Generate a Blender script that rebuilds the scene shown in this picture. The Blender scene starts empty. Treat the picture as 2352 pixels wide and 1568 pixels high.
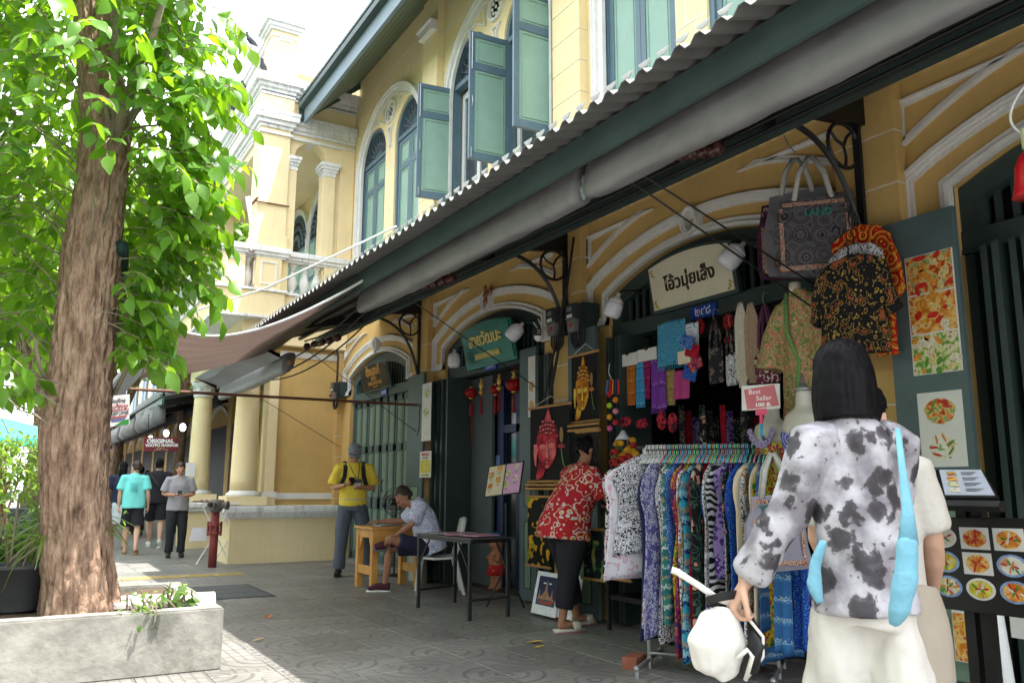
import bpy, bmesh, math, random
from mathutils import Vector, Matrix, noise
random.seed(7)
SC_ = bpy.context.scene
COL = SC_.collection
# -- camera
CAM_H = 1.195; PITCH = math.radians(9.998); YAW = math.radians(30.42); ROLL = math.radians(.218); FPX = 1907.4
cam_d = bpy.data.cameras.new('camera'); cam = bpy.data.objects.new('camera', cam_d); COL.objects.link(cam)
cam_d.sensor_width = 36; cam_d.lens = FPX/2352*36; cam_d.clip_start = .05; cam_d.clip_end = 900
cam_d.dof.use_dof = True; cam_d.dof.focus_distance = 8.5; cam_d.dof.aperture_fstop = 9.0
_f = Vector((math.sin(YAW)*math.cos(PITCH), math.cos(YAW)*math.cos(PITCH), math.sin(PITCH)))
_r = Vector((math.cos(YAW), -math.sin(YAW), 0)); _u = _r.cross(_f)
_r2 = _r*math.cos(ROLL)+_u*math.sin(ROLL); _u2 = _u*math.cos(ROLL)-_r*math.sin(ROLL)
cam.matrix_world = Matrix(((_r2.x, _u2.x, -_f.x, 0), (_r2.y, _u2.y, -_f.y, 0), (_r2.z, _u2.z, -_f.z, CAM_H), (0, 0, 0, 1)))
SC_.camera = cam
# -- sky, sun, exposure
SUN = Vector((.21, -.25, 1)).normalized()
world = bpy.data.worlds.new('World'); SC_.world = world; world.use_nodes = True
nt = world.node_tree; nt.nodes.clear()
wo = nt.nodes.new('ShaderNodeOutputWorld'); bg = nt.nodes.new('ShaderNodeBackground'); sky = nt.nodes.new('ShaderNodeTexSky')
sky.sky_type = 'NISHITA'; sky.sun_disc = False; sky.sun_elevation = math.asin(SUN.z); sky.sun_rotation = math.atan2(SUN.x, SUN.y)
sky.dust_density = 4.0; sky.air_density = 1.0; sky.ozone_density = 1.0
mx = nt.nodes.new('ShaderNodeMixRGB'); mx.inputs['Fac'].default_value = .62; mx.inputs['Color2'].default_value = (11, 11.3, 11.6, 1)  # thin bright cloud veil
nt.links.new(sky.outputs[0], mx.inputs['Color1']); nt.links.new(mx.outputs[0], bg.inputs['Color']); bg.inputs['Strength'].default_value = .15
nt.links.new(bg.outputs[0], wo.inputs[0])
sd = bpy.data.lights.new('sun', 'SUN'); sd.energy = 4.2; sd.angle = math.radians(.53); sd.color = (1, .955, .88)
so = bpy.data.objects.new('sun', sd); COL.objects.link(so); so.rotation_euler = SUN.to_track_quat('Z', 'Y').to_euler(); so.location = (0, 0, 30)
vs = SC_.view_settings; vs.view_transform = 'Standard'; vs.look = 'None'; vs.gamma = 1; vs.exposure = 1.75; vs.use_curve_mapping = False
SC_.render.engine = 'CYCLES'; SC_.cycles.max_bounces = 8; SC_.cycles.transparent_max_bounces = 12
# -- measuring helpers (a pixel of the 2352 px wide photograph to a place on a known plane)
def ray(px, py):
 x = (px-1176)/FPX; y = -(py-784)/FPX
 return _f + _r2*x + _u2*y
def onX(px, py, X):
 d = ray(px, py); t = X/d.x; return Vector((X, d.y*t, CAM_H+d.z*t))
def onY(px, py, Y):
 d = ray(px, py); t = Y/d.y; return Vector((d.x*t, Y, CAM_H+d.z*t))
def onZ(px, py, z=0.):
 d = ray(px, py); t = (z-CAM_H)/d.z; return Vector((d.x*t, d.y*t, z))
def onD(px, py, dist):
 d = ray(px, py); t = dist/math.hypot(d.x, d.y); return Vector((d.x*t, d.y*t, CAM_H+d.z*t))
# -- object helpers
def thing(name, label, cat, loc=(0, 0, 0), group=None):
 o = bpy.data.objects.new(name, None); COL.objects.link(o); o.location = loc; o.empty_display_size = .1
 o['label'] = label; o['category'] = cat
 if group: o['group'] = group
 return o
def tag(o, label, cat, group=None):
 o['label'] = label; o['category'] = cat
 if group: o['group'] = group
 return o
def link(name, me, parent=None, mat=None, kind=None, label=None):
 o = bpy.data.objects.new(name, me); COL.objects.link(o)
 if mat is not None:
  for m in (mat if isinstance(mat, (list, tuple)) else [mat]): me.materials.append(m)
 if parent is not None:
  o.parent = parent
  pm = Matrix.Translation(parent.location) if parent.parent is None else Matrix.Translation(parent.parent.location)
  o.matrix_parent_inverse = pm.inverted() if parent.type == 'EMPTY' else Matrix.Identity(4)
 if kind: o['kind'] = kind
 if label: o['label'] = label
 return o
def dup_tree(o, loc=None, label=None, parent=None):
 c = o.copy(); COL.objects.link(c)
 if parent is not None: c.parent = parent
 if loc is not None: c.location = loc
 if label: c['label'] = label
 for ch in list(o.children): dup_tree(ch, None, None, c)
 return c
Zv = Vector((0, 0, 1)); Xv = Vector((1, 0, 0)); Yv = Vector((0, 1, 0))
V3 = lambda *a: Vector(a)
class MB:
 def __init__(s): s.v = []; s.f = []; s.m = []; s.cm = 0
 def add(s, vs, fs):
  n = len(s.v); s.v += [tuple(p) for p in vs]; s.f += [tuple(i+n for i in f) for f in fs]; s.m += [s.cm]*len(fs); return s
 def box(s, x0, x1, y0, y1, z0, z1):
  return s.add([(x, y, z) for x in (x0, x1) for y in (y0, y1) for z in (z0, z1)],
                     [(0, 1, 3, 2), (4, 6, 7, 5), (0, 4, 5, 1), (2, 3, 7, 6), (0, 2, 6, 4), (1, 5, 7, 3)])
 def obox(s, c, ax, ay, az):    # centre and three half-axes
  c, ax, ay, az = map(Vector, (c, ax, ay, az))
  return s.add([c+ax*i+ay*j+az*k for i in (-1, 1) for j in (-1, 1) for k in (-1, 1)],
                     [(0, 1, 3, 2), (4, 6, 7, 5), (0, 4, 5, 1), (2, 3, 7, 6), (0, 2, 6, 4), (1, 5, 7, 3)])
 def bar(s, a, b, w, h=None, up=Zv):   # rectangular bar from a to b
  a, b = Vector(a), Vector(b); d = (b-a).normalized()
  x = d.cross(up)
  if x.length < 1e-4: x = d.cross(Xv)
  x.normalize(); y = x.cross(d); h = h or w
  return s.obox((a+b)/2, (b-a)/2, x*w/2, y*h/2)
 def loft(s, loops, cap=True, closed=True):
  n = len(loops[0]); vs = [p for l in loops for p in l]; fs = []
  for i in range(len(loops)-1):
   for j in range(n if closed else n-1):
    k = (j+1) % n; fs.append((i*n+j, i*n+k, (i+1)*n+k, (i+1)*n+j))
  if cap and closed:
   fs.append(tuple(range(n))[::-1]); fs.append(tuple((len(loops)-1)*n+j for j in range(n)))
  return s.add(vs, fs)
 def tube(s, pts, r, n=8, cap=True, flat=None, side=None):
  pts = [Vector(p) for p in pts]; N = len(pts); rs = r if isinstance(r, list) else [r]*N
  loops = []; prev = None
  for i, p in enumerate(pts):
   d = (pts[min(i+1, N-1)]-pts[max(i-1, 0)])
   d = d.normalized() if d.length > 1e-9 else Zv
   if side is not None:
    x = Vector(side); x = (x-d*x.dot(d))
   elif prev is None:
    x = d.cross(Zv)
    if x.length < .1: x = d.cross(Yv)
   else: x = prev-d*prev.dot(d)
   x.normalize(); y = d.cross(x); prev = x
   rr = rs[i]; ra, rb = rr if isinstance(rr, tuple) else (rr, rr*(flat or 1))
   loops.append([p+x*ra*math.cos(2*math.pi*k/n)+y*rb*math.sin(2*math.pi*k/n) for k in range(n)])
  return s.loft(loops, cap)
 def lathe(s, prof, c, n=16, axis=Zv, xa=None):
  c = Vector(c); axis = Vector(axis).normalized(); x = Vector(xa) if xa else axis.orthogonal(); x.normalize(); y = axis.cross(x)
  return s.loft([[c+axis*h+(x*math.cos(2*math.pi*k/n)+y*math.sin(2*math.pi*k/n))*max(r, 1e-4) for k in range(n)] for r, h in prof])
 def ell(s, c, r, n=12, m=8, R=None):
  c = Vector(c); r = r if isinstance(r, (list, tuple)) else (r, r, r); loops = []
  for i in range(m+1):
   t = math.pi*i/m; st = max(math.sin(t), .02)
   lp = []
   for k in range(n):
    q = Vector((r[0]*st*math.cos(2*math.pi*k/n), r[1]*st*math.sin(2*math.pi*k/n), -r[2]*math.cos(t)))
    lp.append(c+(R @ q if R else q))
   loops.append(lp)
  return s.loft(loops)
 def prism(s, poly, o, u, v, w):   # polygon (a,b) in the plane o+u*a+v*b extruded by vector w
  o, u, v, w = map(Vector, (o, u, v, w)); n = len(poly)
  A = [o+u*a+v*b for a, b in poly]; B = [p+w for p in A]
  return s.add(A+B, [tuple(range(n))[::-1], tuple(range(n, 2*n))]+[(i, (i+1) % n, n+(i+1) % n, n+i) for i in range(n)])
 def ribbon(s, path, w, x0, x1, closed=False):   # moulding strip: path of (y,z), to the left of it by w, between planes X=x0 and X=x1
  n = len(path); P = [Vector((0, a, b)) for a, b in path]; off = []
  for i in range(n):
   a = P[i-1] if (i > 0 or closed) else P[i]; b = P[(i+1) % n] if (i < n-1 or closed) else P[i]
   d1 = (P[i]-a); d2 = (b-P[i])
   if d1.length < 1e-9: d1 = d2
   if d2.length < 1e-9: d2 = d1
   d1.normalize(); d2.normalize(); n1 = Vector((0, -d1.z, d1.y)); n2 = Vector((0, -d2.z, d2.y))
   m = n1+n2; m = m/max(m.length_squared, .3)*2
   off.append(P[i]+m*w)
  loops = [[V3(x0, p.y, p.z), V3(x1, p.y, p.z), V3(x1, q.y, q.z), V3(x0, q.y, q.z)] for p, q in zip(P, off)]
  if closed: loops.append(loops[0])
  return s.loft(loops, cap=not closed)
 def mesh(s, name, smooth=False, remesh=None):
  me = bpy.data.meshes.new(name); me.from_pydata(s.v, [], s.f)
  if any(s.m): me.polygons.foreach_set('material_index', s.m)
  bm = bmesh.new(); bm.from_mesh(me); bmesh.ops.recalc_face_normals(bm, faces=bm.faces); bm.to_mesh(me); bm.free()
  if smooth: me.polygons.foreach_set('use_smooth', [True]*len(me.polygons))
  return me
 def build(s, name, mat=None, parent=None, smooth=False, kind=None, label=None, bevel=0, auto=False):
  me = s.mesh(name, smooth)
  if bevel:
   bm = bmesh.new(); bm.from_mesh(me)
   bmesh.ops.bevel(bm, geom=[e for e in bm.edges if len(e.link_faces) == 2 and e.calc_face_angle(0) > .6], offset=bevel, segments=2, affect='EDGES', profile=.6)
   bm.to_mesh(me); bm.free()
  if auto: me.shade_auto(35) if hasattr(me, 'shade_auto') else me.set_sharp_from_angle(angle=math.radians(35)) or None
  return link(name, me, parent, mat, kind, label)
def smooth_sharp(me, ang=35):
 me.polygons.foreach_set('use_smooth', [True]*len(me.polygons)); me.set_sharp_from_angle(angle=math.radians(ang))
def bez(a, b, c, n=8):
 a, b, c = map(Vector, (a, b, c)); return [a*(1-t)**2+b*2*t*(1-t)+c*t*t for t in [i/n for i in range(n+1)]]
def sag(a, b, dz, n=10):
 a, b = Vector(a), Vector(b); return [a.lerp(b, i/n)-Zv*dz*4*(i/n)*(1-i/n) for i in range(n+1)]
def remesh(mb, name, voxel=.01, it=2, fac=.5, disp=None):
 me = mb.mesh(name); o = bpy.data.objects.new(name, me); COL.objects.link(o)
 m = o.modifiers.new('r', 'REMESH'); m.mode = 'VOXEL'; m.voxel_size = voxel; m.use_smooth_shade = True
 if it:
  m2 = o.modifiers.new('s', 'SMOOTH'); m2.iterations = it; m2.factor = fac
 dg = bpy.context.evaluated_depsgraph_get(); ev = o.evaluated_get(dg); out = bpy.data.meshes.new_from_object(ev, depsgraph=dg)
 bpy.data.objects.remove(o); bpy.data.meshes.remove(me); out.name = name
 if disp:
  out.calc_loop_triangles() if False else None
  nr = [v.normal.copy() for v in out.vertices]
  for v, n_ in zip(out.vertices, nr): v.co += n_*disp(v.co)
 out.polygons.foreach_set('use_smooth', [True]*len(out.polygons)); out.materials.clear()
 return out
def text_mesh(txt, size=1., extrude=0., bold=0., align='CENTER', space=1.):
 cu = bpy.data.curves.new('t', 'FONT'); cu.body = txt; cu.size = size; cu.extrude = extrude; cu.offset = bold; cu.align_x = align; cu.align_y = 'CENTER'; cu.space_character = space; cu.resolution_u = 3
 o = bpy.data.objects.new('t', cu); COL.objects.link(o)
 dg = bpy.context.evaluated_depsgraph_get(); me = bpy.data.meshes.new_from_object(o.evaluated_get(dg)); bpy.data.objects.remove(o)
 return me
def text(name, txt, o, u, v, size, mat, parent=None, extrude=.002, bold=0., sx=1., align='CENTER', space=1.):
 """lettering lying in the plane through o with unit axes u (reading direction) and v (up)"""
 me = text_mesh(txt, size, extrude, bold, align, space); o, u, v = Vector(o), Vector(u).normalized(), Vector(v).normalized(); n = u.cross(v).normalized()
 for p in me.vertices: p.co = o+u*p.co.x*sx+v*p.co.y+n*(p.co.z)
 me.materials.clear()
 return link(name, me, parent, mat)
# -- materials
def srgb(r, g, b):
 f = lambda c: (c/255/12.92 if c/255 <= .04045 else ((c/255+.055)/1.055)**2.4)
 return (f(r), f(g), f(b), 1)
_mc = {}
def mat(name, col, rough=.7, var=.12, scale=6., bump=.0, bscale=40., metal=0., spec=.4, dirt=0., dirtcol=None, trans=0., alpha=1., emit=0., streak=False, sheen=0.):
 if name in _mc: return _mc[name]
 m = bpy.data.materials.new(name); m.use_nodes = True; n = m.node_tree.nodes; l = m.node_tree.links; b = n['Principled BSDF']
 col = tuple(col[:3])+(1,)
 b.inputs['Roughness'].default_value = rough; b.inputs['Metallic'].default_value = metal; b.inputs['Specular IOR Level'].default_value = spec
 tc = n.new('ShaderNodeTexCoord')
 last = None
 if var > 0:
  no = n.new('ShaderNodeTexNoise'); no.inputs['Scale'].default_value = scale; no.inputs['Detail'].default_value = 6; no.inputs['Roughness'].default_value = .62
  l.new(tc.outputs['Object'], no.inputs['Vector'])
  r = n.new('ShaderNodeValToRGB'); r.color_ramp.elements[0].position = .3; r.color_ramp.elements[1].position = .7
  r.color_ramp.elements[0].color = tuple(max(0, c*(1-var)) for c in col[:3])+(1,); r.color_ramp.elements[1].color = tuple(min(1, c*(1+var*.7)) for c in col[:3])+(1,)
  l.new(no.outputs['Fac'], r.inputs['Fac']); last = r.outputs['Color']
  rr = n.new('ShaderNodeMapRange'); rr.inputs['To Min'].default_value = max(0, rough-.12); rr.inputs['To Max'].default_value = min(1, rough+.12)
  l.new(no.outputs['Fac'], rr.inputs['Value']); l.new(rr.outputs[0], b.inputs['Roughness'])
 if dirt > 0:
  mp = n.new('ShaderNodeMapping'); l.new(tc.outputs['Object'], mp.inputs['Vector']); mp.inputs['Scale'].default_value = (6, 6, .7) if streak else (1.7, 1.7, 1.7)
  n2 = n.new('ShaderNodeTexNoise'); n2.inputs['Scale'].default_value = 2.2; n2.inputs['Detail'].default_value = 8; n2.inputs['Roughness'].default_value = .7; l.new(mp.outputs[0], n2.inputs['Vector'])
  r2 = n.new('ShaderNodeValToRGB'); r2.color_ramp.elements[0].position = .52; r2.color_ramp.elements[1].position = .78
  r2.color_ramp.elements[0].color = (0, 0, 0, 1); r2.color_ramp.elements[1].color = (dirt,)*3+(1,); l.new(n2.outputs['Fac'], r2.inputs['Fac'])
  x = n.new('ShaderNodeMixRGB'); x.inputs['Color2'].default_value = dirtcol or (.06, .05, .04, 1); l.new(r2.outputs['Color'], x.inputs['Fac'])
  if last: l.new(last, x.inputs['Color1'])
  else: x.inputs['Color1'].default_value = col
  last = x.outputs['Color']
 if last: l.new(last, b.inputs['Base Color'])
 else: b.inputs['Base Color'].default_value = col
 if bump > 0:
  nb = n.new('ShaderNodeTexNoise'); nb.inputs['Scale'].default_value = bscale; nb.inputs['Detail'].default_value = 5; l.new(tc.outputs['Object'], nb.inputs['Vector'])
  bu = n.new('ShaderNodeBump'); bu.inputs['Strength'].default_value = bump; bu.inputs['Distance'].default_value = .01; l.new(nb.outputs['Fac'], bu.inputs['Height']); l.new(bu.outputs[0], b.inputs['Normal'])
 if trans > 0:     # thin cloth or leaf that lets light through
  tr = n.new('ShaderNodeBsdfTranslucent'); ms = n.new('ShaderNodeMixShader'); ms.inputs['Fac'].default_value = trans
  if last: l.new(last, tr.inputs['Color'])
  else: tr.inputs['Color'].default_value = col
  l.new(b.outputs[0], ms.inputs[1]); l.new(tr.outputs[0], ms.inputs[2]); l.new(ms.outputs[0], n['Material Output'].inputs['Surface'])
 if sheen: b.inputs['Sheen Weight'].default_value = sheen
 if emit: b.inputs['Emission Color'].default_value = col; b.inputs['Emission Strength'].default_value = emit
 if alpha < 1: b.inputs['Alpha'].default_value = alpha
 _mc[name] = m; return m
def fabric(name, kind, cols, scale=12., rough=.85, seed=0., stretch=(1, 1, 1), trans=0.):
 """printed cloth: kind is floral, ring, zebra, band, leafy, check; cols = list of (position, rgb)"""
 if name in _mc: return _mc[name]
 m = bpy.data.materials.new(name); m.use_nodes = True; n = m.node_tree.nodes; l = m.node_tree.links; b = n['Principled BSDF']; b.inputs['Roughness'].default_value = rough; b.inputs['Specular IOR Level'].default_value = .2
 tc = n.new('ShaderNodeTexCoord'); mp = n.new('ShaderNodeMapping'); mp.inputs['Location'].default_value = (seed*3.1, seed*1.7, seed*2.3); mp.inputs['Scale'].default_value = stretch
 l.new(tc.outputs['Object'], mp.inputs['Vector']); vec = mp.outputs[0]
 r = n.new('ShaderNodeValToRGB'); cr = r.color_ramp; cr.interpolation = 'CONSTANT' if kind != 'soft' else 'LINEAR'
 while len(cr.elements) > 1: cr.elements.remove(cr.elements[0])
 cr.elements[0].position = cols[0][0]; cr.elements[0].color = tuple(cols[0][1][:3])+(1,)
 for p, c in cols[1:]:
  e = cr.elements.new(p); e.color = tuple(c[:3])+(1,)
 if kind in ('floral', 'ring'):
  ds = n.new('ShaderNodeTexNoise'); ds.inputs['Scale'].default_value = scale*1.3; l.new(vec, ds.inputs['Vector'])
  ma = n.new('ShaderNodeMixRGB'); ma.blend_type = 'ADD'; ma.inputs['Fac'].default_value = .035 if kind == 'floral' else .012; l.new(vec, ma.inputs['Color1']); l.new(ds.outputs['Color'], ma.inputs['Color2'])
  vo = n.new('ShaderNodeTexVoronoi'); vo.inputs['Scale'].default_value = scale; l.new(ma.outputs[0], vo.inputs['Vector'])
  if kind == 'ring':
   mu = n.new('ShaderNodeMath'); mu.operation = 'MULTIPLY'; mu.inputs[1].default_value = 3.3; l.new(vo.outputs['Distance'], mu.inputs[0])
   fr = n.new('ShaderNodeMath'); fr.operation = 'FRACT'; l.new(mu.outputs[0], fr.inputs[0]); l.new(fr.outputs[0], r.inputs['Fac'])
  else:
   v2 = n.new('ShaderNodeTexVoronoi'); v2.inputs['Scale'].default_value = scale*2.7; l.new(ma.outputs[0], v2.inputs['Vector'])
   m1 = n.new('ShaderNodeMath'); m1.operation = 'MULTIPLY_ADD'; m1.inputs[1].default_value = .40; l.new(v2.outputs['Distance'], m1.inputs[0])
   m2 = n.new('ShaderNodeMath'); m2.operation = 'MULTIPLY'; m2.inputs[1].default_value = .48; l.new(vo.outputs['Distance'], m2.inputs[0]); l.new(m2.outputs[0], m1.inputs[2]); l.new(m1.outputs[0], r.inputs['Fac'])
 elif kind == 'zebra':
  w = n.new('ShaderNodeTexWave'); w.inputs['Scale'].default_value = scale; w.inputs['Distortion'].default_value = 9; w.inputs['Detail'].default_value = 1.5; w.inputs['Detail Scale'].default_value = .8; w.bands_direction = 'Z'; l.new(vec, w.inputs['Vector']); l.new(w.outputs['Fac'], r.inputs['Fac'])
 elif kind == 'band':
  sx = n.new('ShaderNodeSeparateXYZ'); l.new(vec, sx.inputs[0]); mu = n.new('ShaderNodeMath'); mu.operation = 'MULTIPLY'; mu.inputs[1].default_value = scale; l.new(sx.outputs['Z'], mu.inputs[0])
  fr = n.new('ShaderNodeMath'); fr.operation = 'FRACT'; l.new(mu.outputs[0], fr.inputs[0])
  vo = n.new('ShaderNodeTexVoronoi'); vo.inputs['Scale'].default_value = scale*9; l.new(vec, vo.inputs['Vector'])
  ad = n.new('ShaderNodeMath'); ad.operation = 'MULTIPLY_ADD'; ad.inputs[1].default_value = .35; l.new(vo.outputs['Distance'], ad.inputs[0]); l.new(fr.outputs[0], ad.inputs[2])
  f2 = n.new('ShaderNodeMath'); f2.operation = 'FRACT'; l.new(ad.outputs[0], f2.inputs[0]); l.new(f2.outputs[0], r.inputs['Fac'])
 else:
  no = n.new('ShaderNodeTexNoise'); no.inputs['Scale'].default_value = scale; no.inputs['Detail'].default_value = 3.5; no.inputs['Distortion'].default_value = 1.2 if kind == 'leafy' else .2; l.new(vec, no.inputs['Vector']); l.new(no.outputs['Fac'], r.inputs['Fac'])
 l.new(r.outputs['Color'], b.inputs['Base Color'])
 if trans:
  tr = n.new('ShaderNodeBsdfTranslucent'); ms = n.new('ShaderNodeMixShader'); ms.inputs['Fac'].default_value = trans; l.new(r.outputs['Color'], tr.inputs['Color'])
  l.new(b.outputs[0], ms.inputs[1]); l.new(tr.outputs[0], ms.inputs[2]); l.new(ms.outputs[0], n['Material Output'].inputs['Surface'])
 bu = n.new('ShaderNodeBump'); bn = n.new('ShaderNodeTexNoise'); bn.inputs['Scale'].default_value = 9; bn.inputs['Detail'].default_value = 3; l.new(tc.outputs['Object'], bn.inputs['Vector']); bu.inputs['Distance'].default_value = .03; bu.inputs['Strength'].default_value = .5; l.new(bn.outputs['Fac'], bu.inputs['Height']); l.new(bu.outputs[0], b.inputs['Normal'])
 _mc[name] = m; return m
M = {}
M['yellow'] = mat('yellow_plaster_shaded', (.58, .385, .14), .85, .10, 2.2, .25, 30, dirt=.28, dirtcol=(.36, .22, .08, 1), streak=True)  # base darkened to carry the canopy's shade, plus ochre dirt streaks
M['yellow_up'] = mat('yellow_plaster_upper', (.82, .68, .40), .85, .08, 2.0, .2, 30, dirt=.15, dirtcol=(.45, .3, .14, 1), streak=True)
M['cream'] = mat('cream_plaster', (.80, .66, .40), .85, .08, 1.6, .25, 22, dirt=.2, dirtcol=(.42, .3, .16, 1), streak=True)
M['white'] = mat('white_moulding', (.72, .71, .69), .75, .10, 5, .25, 40, dirt=.35, dirtcol=(.33, .32, .31, 1))
M['whitedirty'] = mat('weathered_white_cornice', (.74, .74, .74), .8, .14, 7, .35, 30, dirt=.75, dirtcol=(.16, .15, .14, 1), streak=True)
M['dgreen'] = mat('dark_green_paint', (.032, .052, .050), .5, .18, 5, .12, 60, dirt=.15, dirtcol=(.09, .1, .09, 1))
M['bgrey'] = mat('blue_grey_paint', (.10, .165, .21), .5, .12, 5, .12, 60, dirt=.25, dirtcol=(.22, .27, .28, 1))
M['sage'] = mat('sage_panel_paint', (.25, .40, .33), .5, .10, 4, .1, 60, dirt=.25, dirtcol=(.36, .47, .40, 1))
M['dframe'] = mat('door_frame_paint_shaded', (.075, .115, .12), .5, .15, 5, .12, 60, dirt=.2, dirtcol=(.16, .2, .19, 1))  # upstairs frame paint again, darkened for the shade under the canopy
M['dsage'] = mat('door_panel_paint_shaded', (.15, .23, .17), .5, .12, 5, .1, 60, dirt=.2, dirtcol=(.22, .28, .22, 1))  # sage panel paint again, darkened for the shade under the canopy
M['fret'] = mat('fretwork_paint', (.13, .18, .23), .6, .1)
M['black'] = mat('unlit_void_black', (.006, .007, .008), .7, .2)  # near-black colour stands in for unlit space behind openings
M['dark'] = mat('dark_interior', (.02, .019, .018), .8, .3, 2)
M['steelblk'] = mat('black_steel', (.013, .014, .016), .42, .3, 12, .1, 90)
M['cable'] = mat('black_cable', (.012, .012, .013), .5, .2)
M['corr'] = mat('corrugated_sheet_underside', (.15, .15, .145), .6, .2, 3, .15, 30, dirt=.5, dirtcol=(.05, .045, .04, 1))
M['roller'] = mat('grey_rolled_canvas', (.20, .20, .207), .55, .2, 2.2, .5, 9, dirt=.6, dirtcol=(.10, .092, .088, 1))
M['fascia'] = mat('green_fascia_board', (.05, .082, .08), .55, .2, 3, .15, 30, dirt=.3, dirtcol=(.09, .09, .08, 1))
M['brown'] = mat('brown_tarpaulin', (.15, .105, .092), .6, .15, 1.2, .3, 8, trans=.25)
M['porc'] = mat('brown_porcelain', (.085, .035, .032), .2, .2, 20)
M['galv'] = mat('galvanised_steel', (.33, .34, .35), .42, .15, 12, .1, 60, metal=.7)
M['plastic_w'] = mat('white_plastic', (.72, .73, .74), .35, .04, 6)
M['lamp'] = mat('milk_white_bulb', (.74, .75, .82), .25, .03, 6, spec=.6)
M['grey'] = mat('grey_plastic', (.16, .165, .17), .4, .15, 8)
M['meter'] = mat('dark_meter_glass', (.045, .05, .05), .15, .2, 8, spec=.7)
M['rust'] = mat('rusty_steel', (.13, .055, .03), .7, .35, 20, .3, 60)
M['tan'] = mat('terracotta_pipe_end', (.36, .14, .07), .6, .2, 14)
M['blue'] = mat('enamel_blue', (.012, .055, .36), .3, .08, 8)
M['white_p'] = mat('white_paint', (.8, .8, .8), .5, .03, 6)
M['gold'] = mat('gold_paint', (.62, .40, .10), .35, .15, 20, metal=.5)
M['goldtxt'] = mat('pale_gold_letters', (.72, .58, .20), .45, .06, 20)
M['black_p'] = mat('black_paint', (.008, .008, .009), .45, .2)
# == SETTING: ground and paving
def node_paver():
 m = bpy.data.materials.new('stamped_paving'); m.use_nodes = True; n = m.node_tree.nodes; l = m.node_tree.links; b = n['Principled BSDF']
 tc = n.new('ShaderNodeTexCoord'); T = .42
 def math_(op, a, c=None, d=None):
  x = n.new('ShaderNodeMath'); x.operation = op
  for i, q in enumerate((a, c, d)):
   if q is None: continue
   if isinstance(q, (int, float)): x.inputs[i].default_value = q
   else: l.new(q, x.inputs[i])
  return x.outputs[0]
 sp = n.new('ShaderNodeSeparateXYZ'); l.new(tc.outputs['Object'], sp.inputs[0]); x, y = sp.outputs['X'], sp.outputs['Y']
 def dist(cx, cy):
  return math_('SQRT', math_('ADD', math_('POWER', math_('SUBTRACT', x, cx), 2), math_('POWER', math_('SUBTRACT', y, cy), 2)))
 d1 = dist(-T/2, -T/2); d2 = dist(T/2, T/2)
 def lines(v, per, w):
  f = math_('FRACT', math_('DIVIDE', v, per)); return math_('LESS_THAN', math_('ABSOLUTE', math_('SUBTRACT', f, .5)), w)
 a1 = math_('MULTIPLY', lines(d1, .105, .13), math_('LESS_THAN', d1, T*.78)); a2 = math_('MULTIPLY', lines(d2, .085, .13), math_('LESS_THAN', d2, T*.42))
 out = math_('MULTIPLY', math_('GREATER_THAN', d1, T*.78), math_('GREATER_THAN', d2, T*.42))
 g = math_('MULTIPLY', math_('MAXIMUM', lines(x, .07, .08), lines(y, .14, .05)), out)
 gr = math_('MAXIMUM', math_('MAXIMUM', a1, a2), g)
 no = n.new('ShaderNodeTexNoise'); no.inputs['Scale'].default_value = 1.3; no.inputs['Detail'].default_value = 8; no.inputs['Roughness'].default_value = .7
 geo = n.new('ShaderNodeNewGeometry'); l.new(geo.outputs['Position'], no.inputs['Vector'])
 r = n.new('ShaderNodeValToRGB'); r.color_ramp.elements[0].position = .3; r.color_ramp.elements[1].position = .75; r.color_ramp.elements[0].color = (.135, .13, .122, 1); r.color_ramp.elements[1].color = (.27, .26, .245, 1); l.new(no.outputs['Fac'], r.inputs['Fac'])
 oi = n.new('ShaderNodeObjectInfo'); hv = n.new('ShaderNodeHueSaturation'); l.new(r.outputs[0], hv.inputs['Color']); l.new(math_('MULTIPLY_ADD', oi.outputs['Random'], .26, .87), hv.inputs['Value'])
 mxx = n.new('ShaderNodeMixRGB'); l.new(math_('MULTIPLY', gr, .48), mxx.inputs['Fac']); l.new(hv.outputs[0], mxx.inputs['Color1']); mxx.inputs['Color2'].default_value = (.045, .045, .045, 1)
 l.new(mxx.outputs[0], b.inputs['Base Color'])
 bu = n.new('ShaderNodeBump'); bu.inputs['Distance'].default_value = .012; bu.inputs['Strength'].default_value = .9
 n3 = n.new('ShaderNodeTexNoise'); n3.inputs['Scale'].default_value = 60; l.new(geo.outputs['Position'], n3.inputs['Vector'])
 l.new(math_('ADD', math_('SUBTRACT', 1, gr), math_('MULTIPLY', n3.outputs['Fac'], .3)), bu.inputs['Height']); l.new(bu.outputs[0], b.inputs['Normal'])
 l.new(math_('MULTIPLY_ADD', no.outputs['Fac'], .35, .28), b.inputs['Roughness']); b.inputs['Specular IOR Level'].default_value = .45
 return m
M['paver'] = node_paver()
M['ground'] = mat('grey_ground', (.17, .17, .165), .8, .2, 1.5, .3, 30)
M['mortar'] = mat('paving_bed', (.06, .06, .058), .9, .2, 10)
M['pale'] = mat('pale_footway_paving', (.42, .41, .39), .8, .12, 3, .3, 40)
M['road'] = mat('asphalt', (.055, .055, .056), .85, .25, 8, .5, 90)
MB().box(-160, 160, -60, 260, -.3, -.012).build('ground', M['ground'], kind='structure')
MB().box(-60, -3.2, -30, 200, -.011, -.006).build('road', M['road'], kind='structure')
bed = MB().box(-3.0, 5.2, -1, 40, -.011, -.005).build('pavement', M['mortar'], kind='structure')
T = .42
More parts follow.
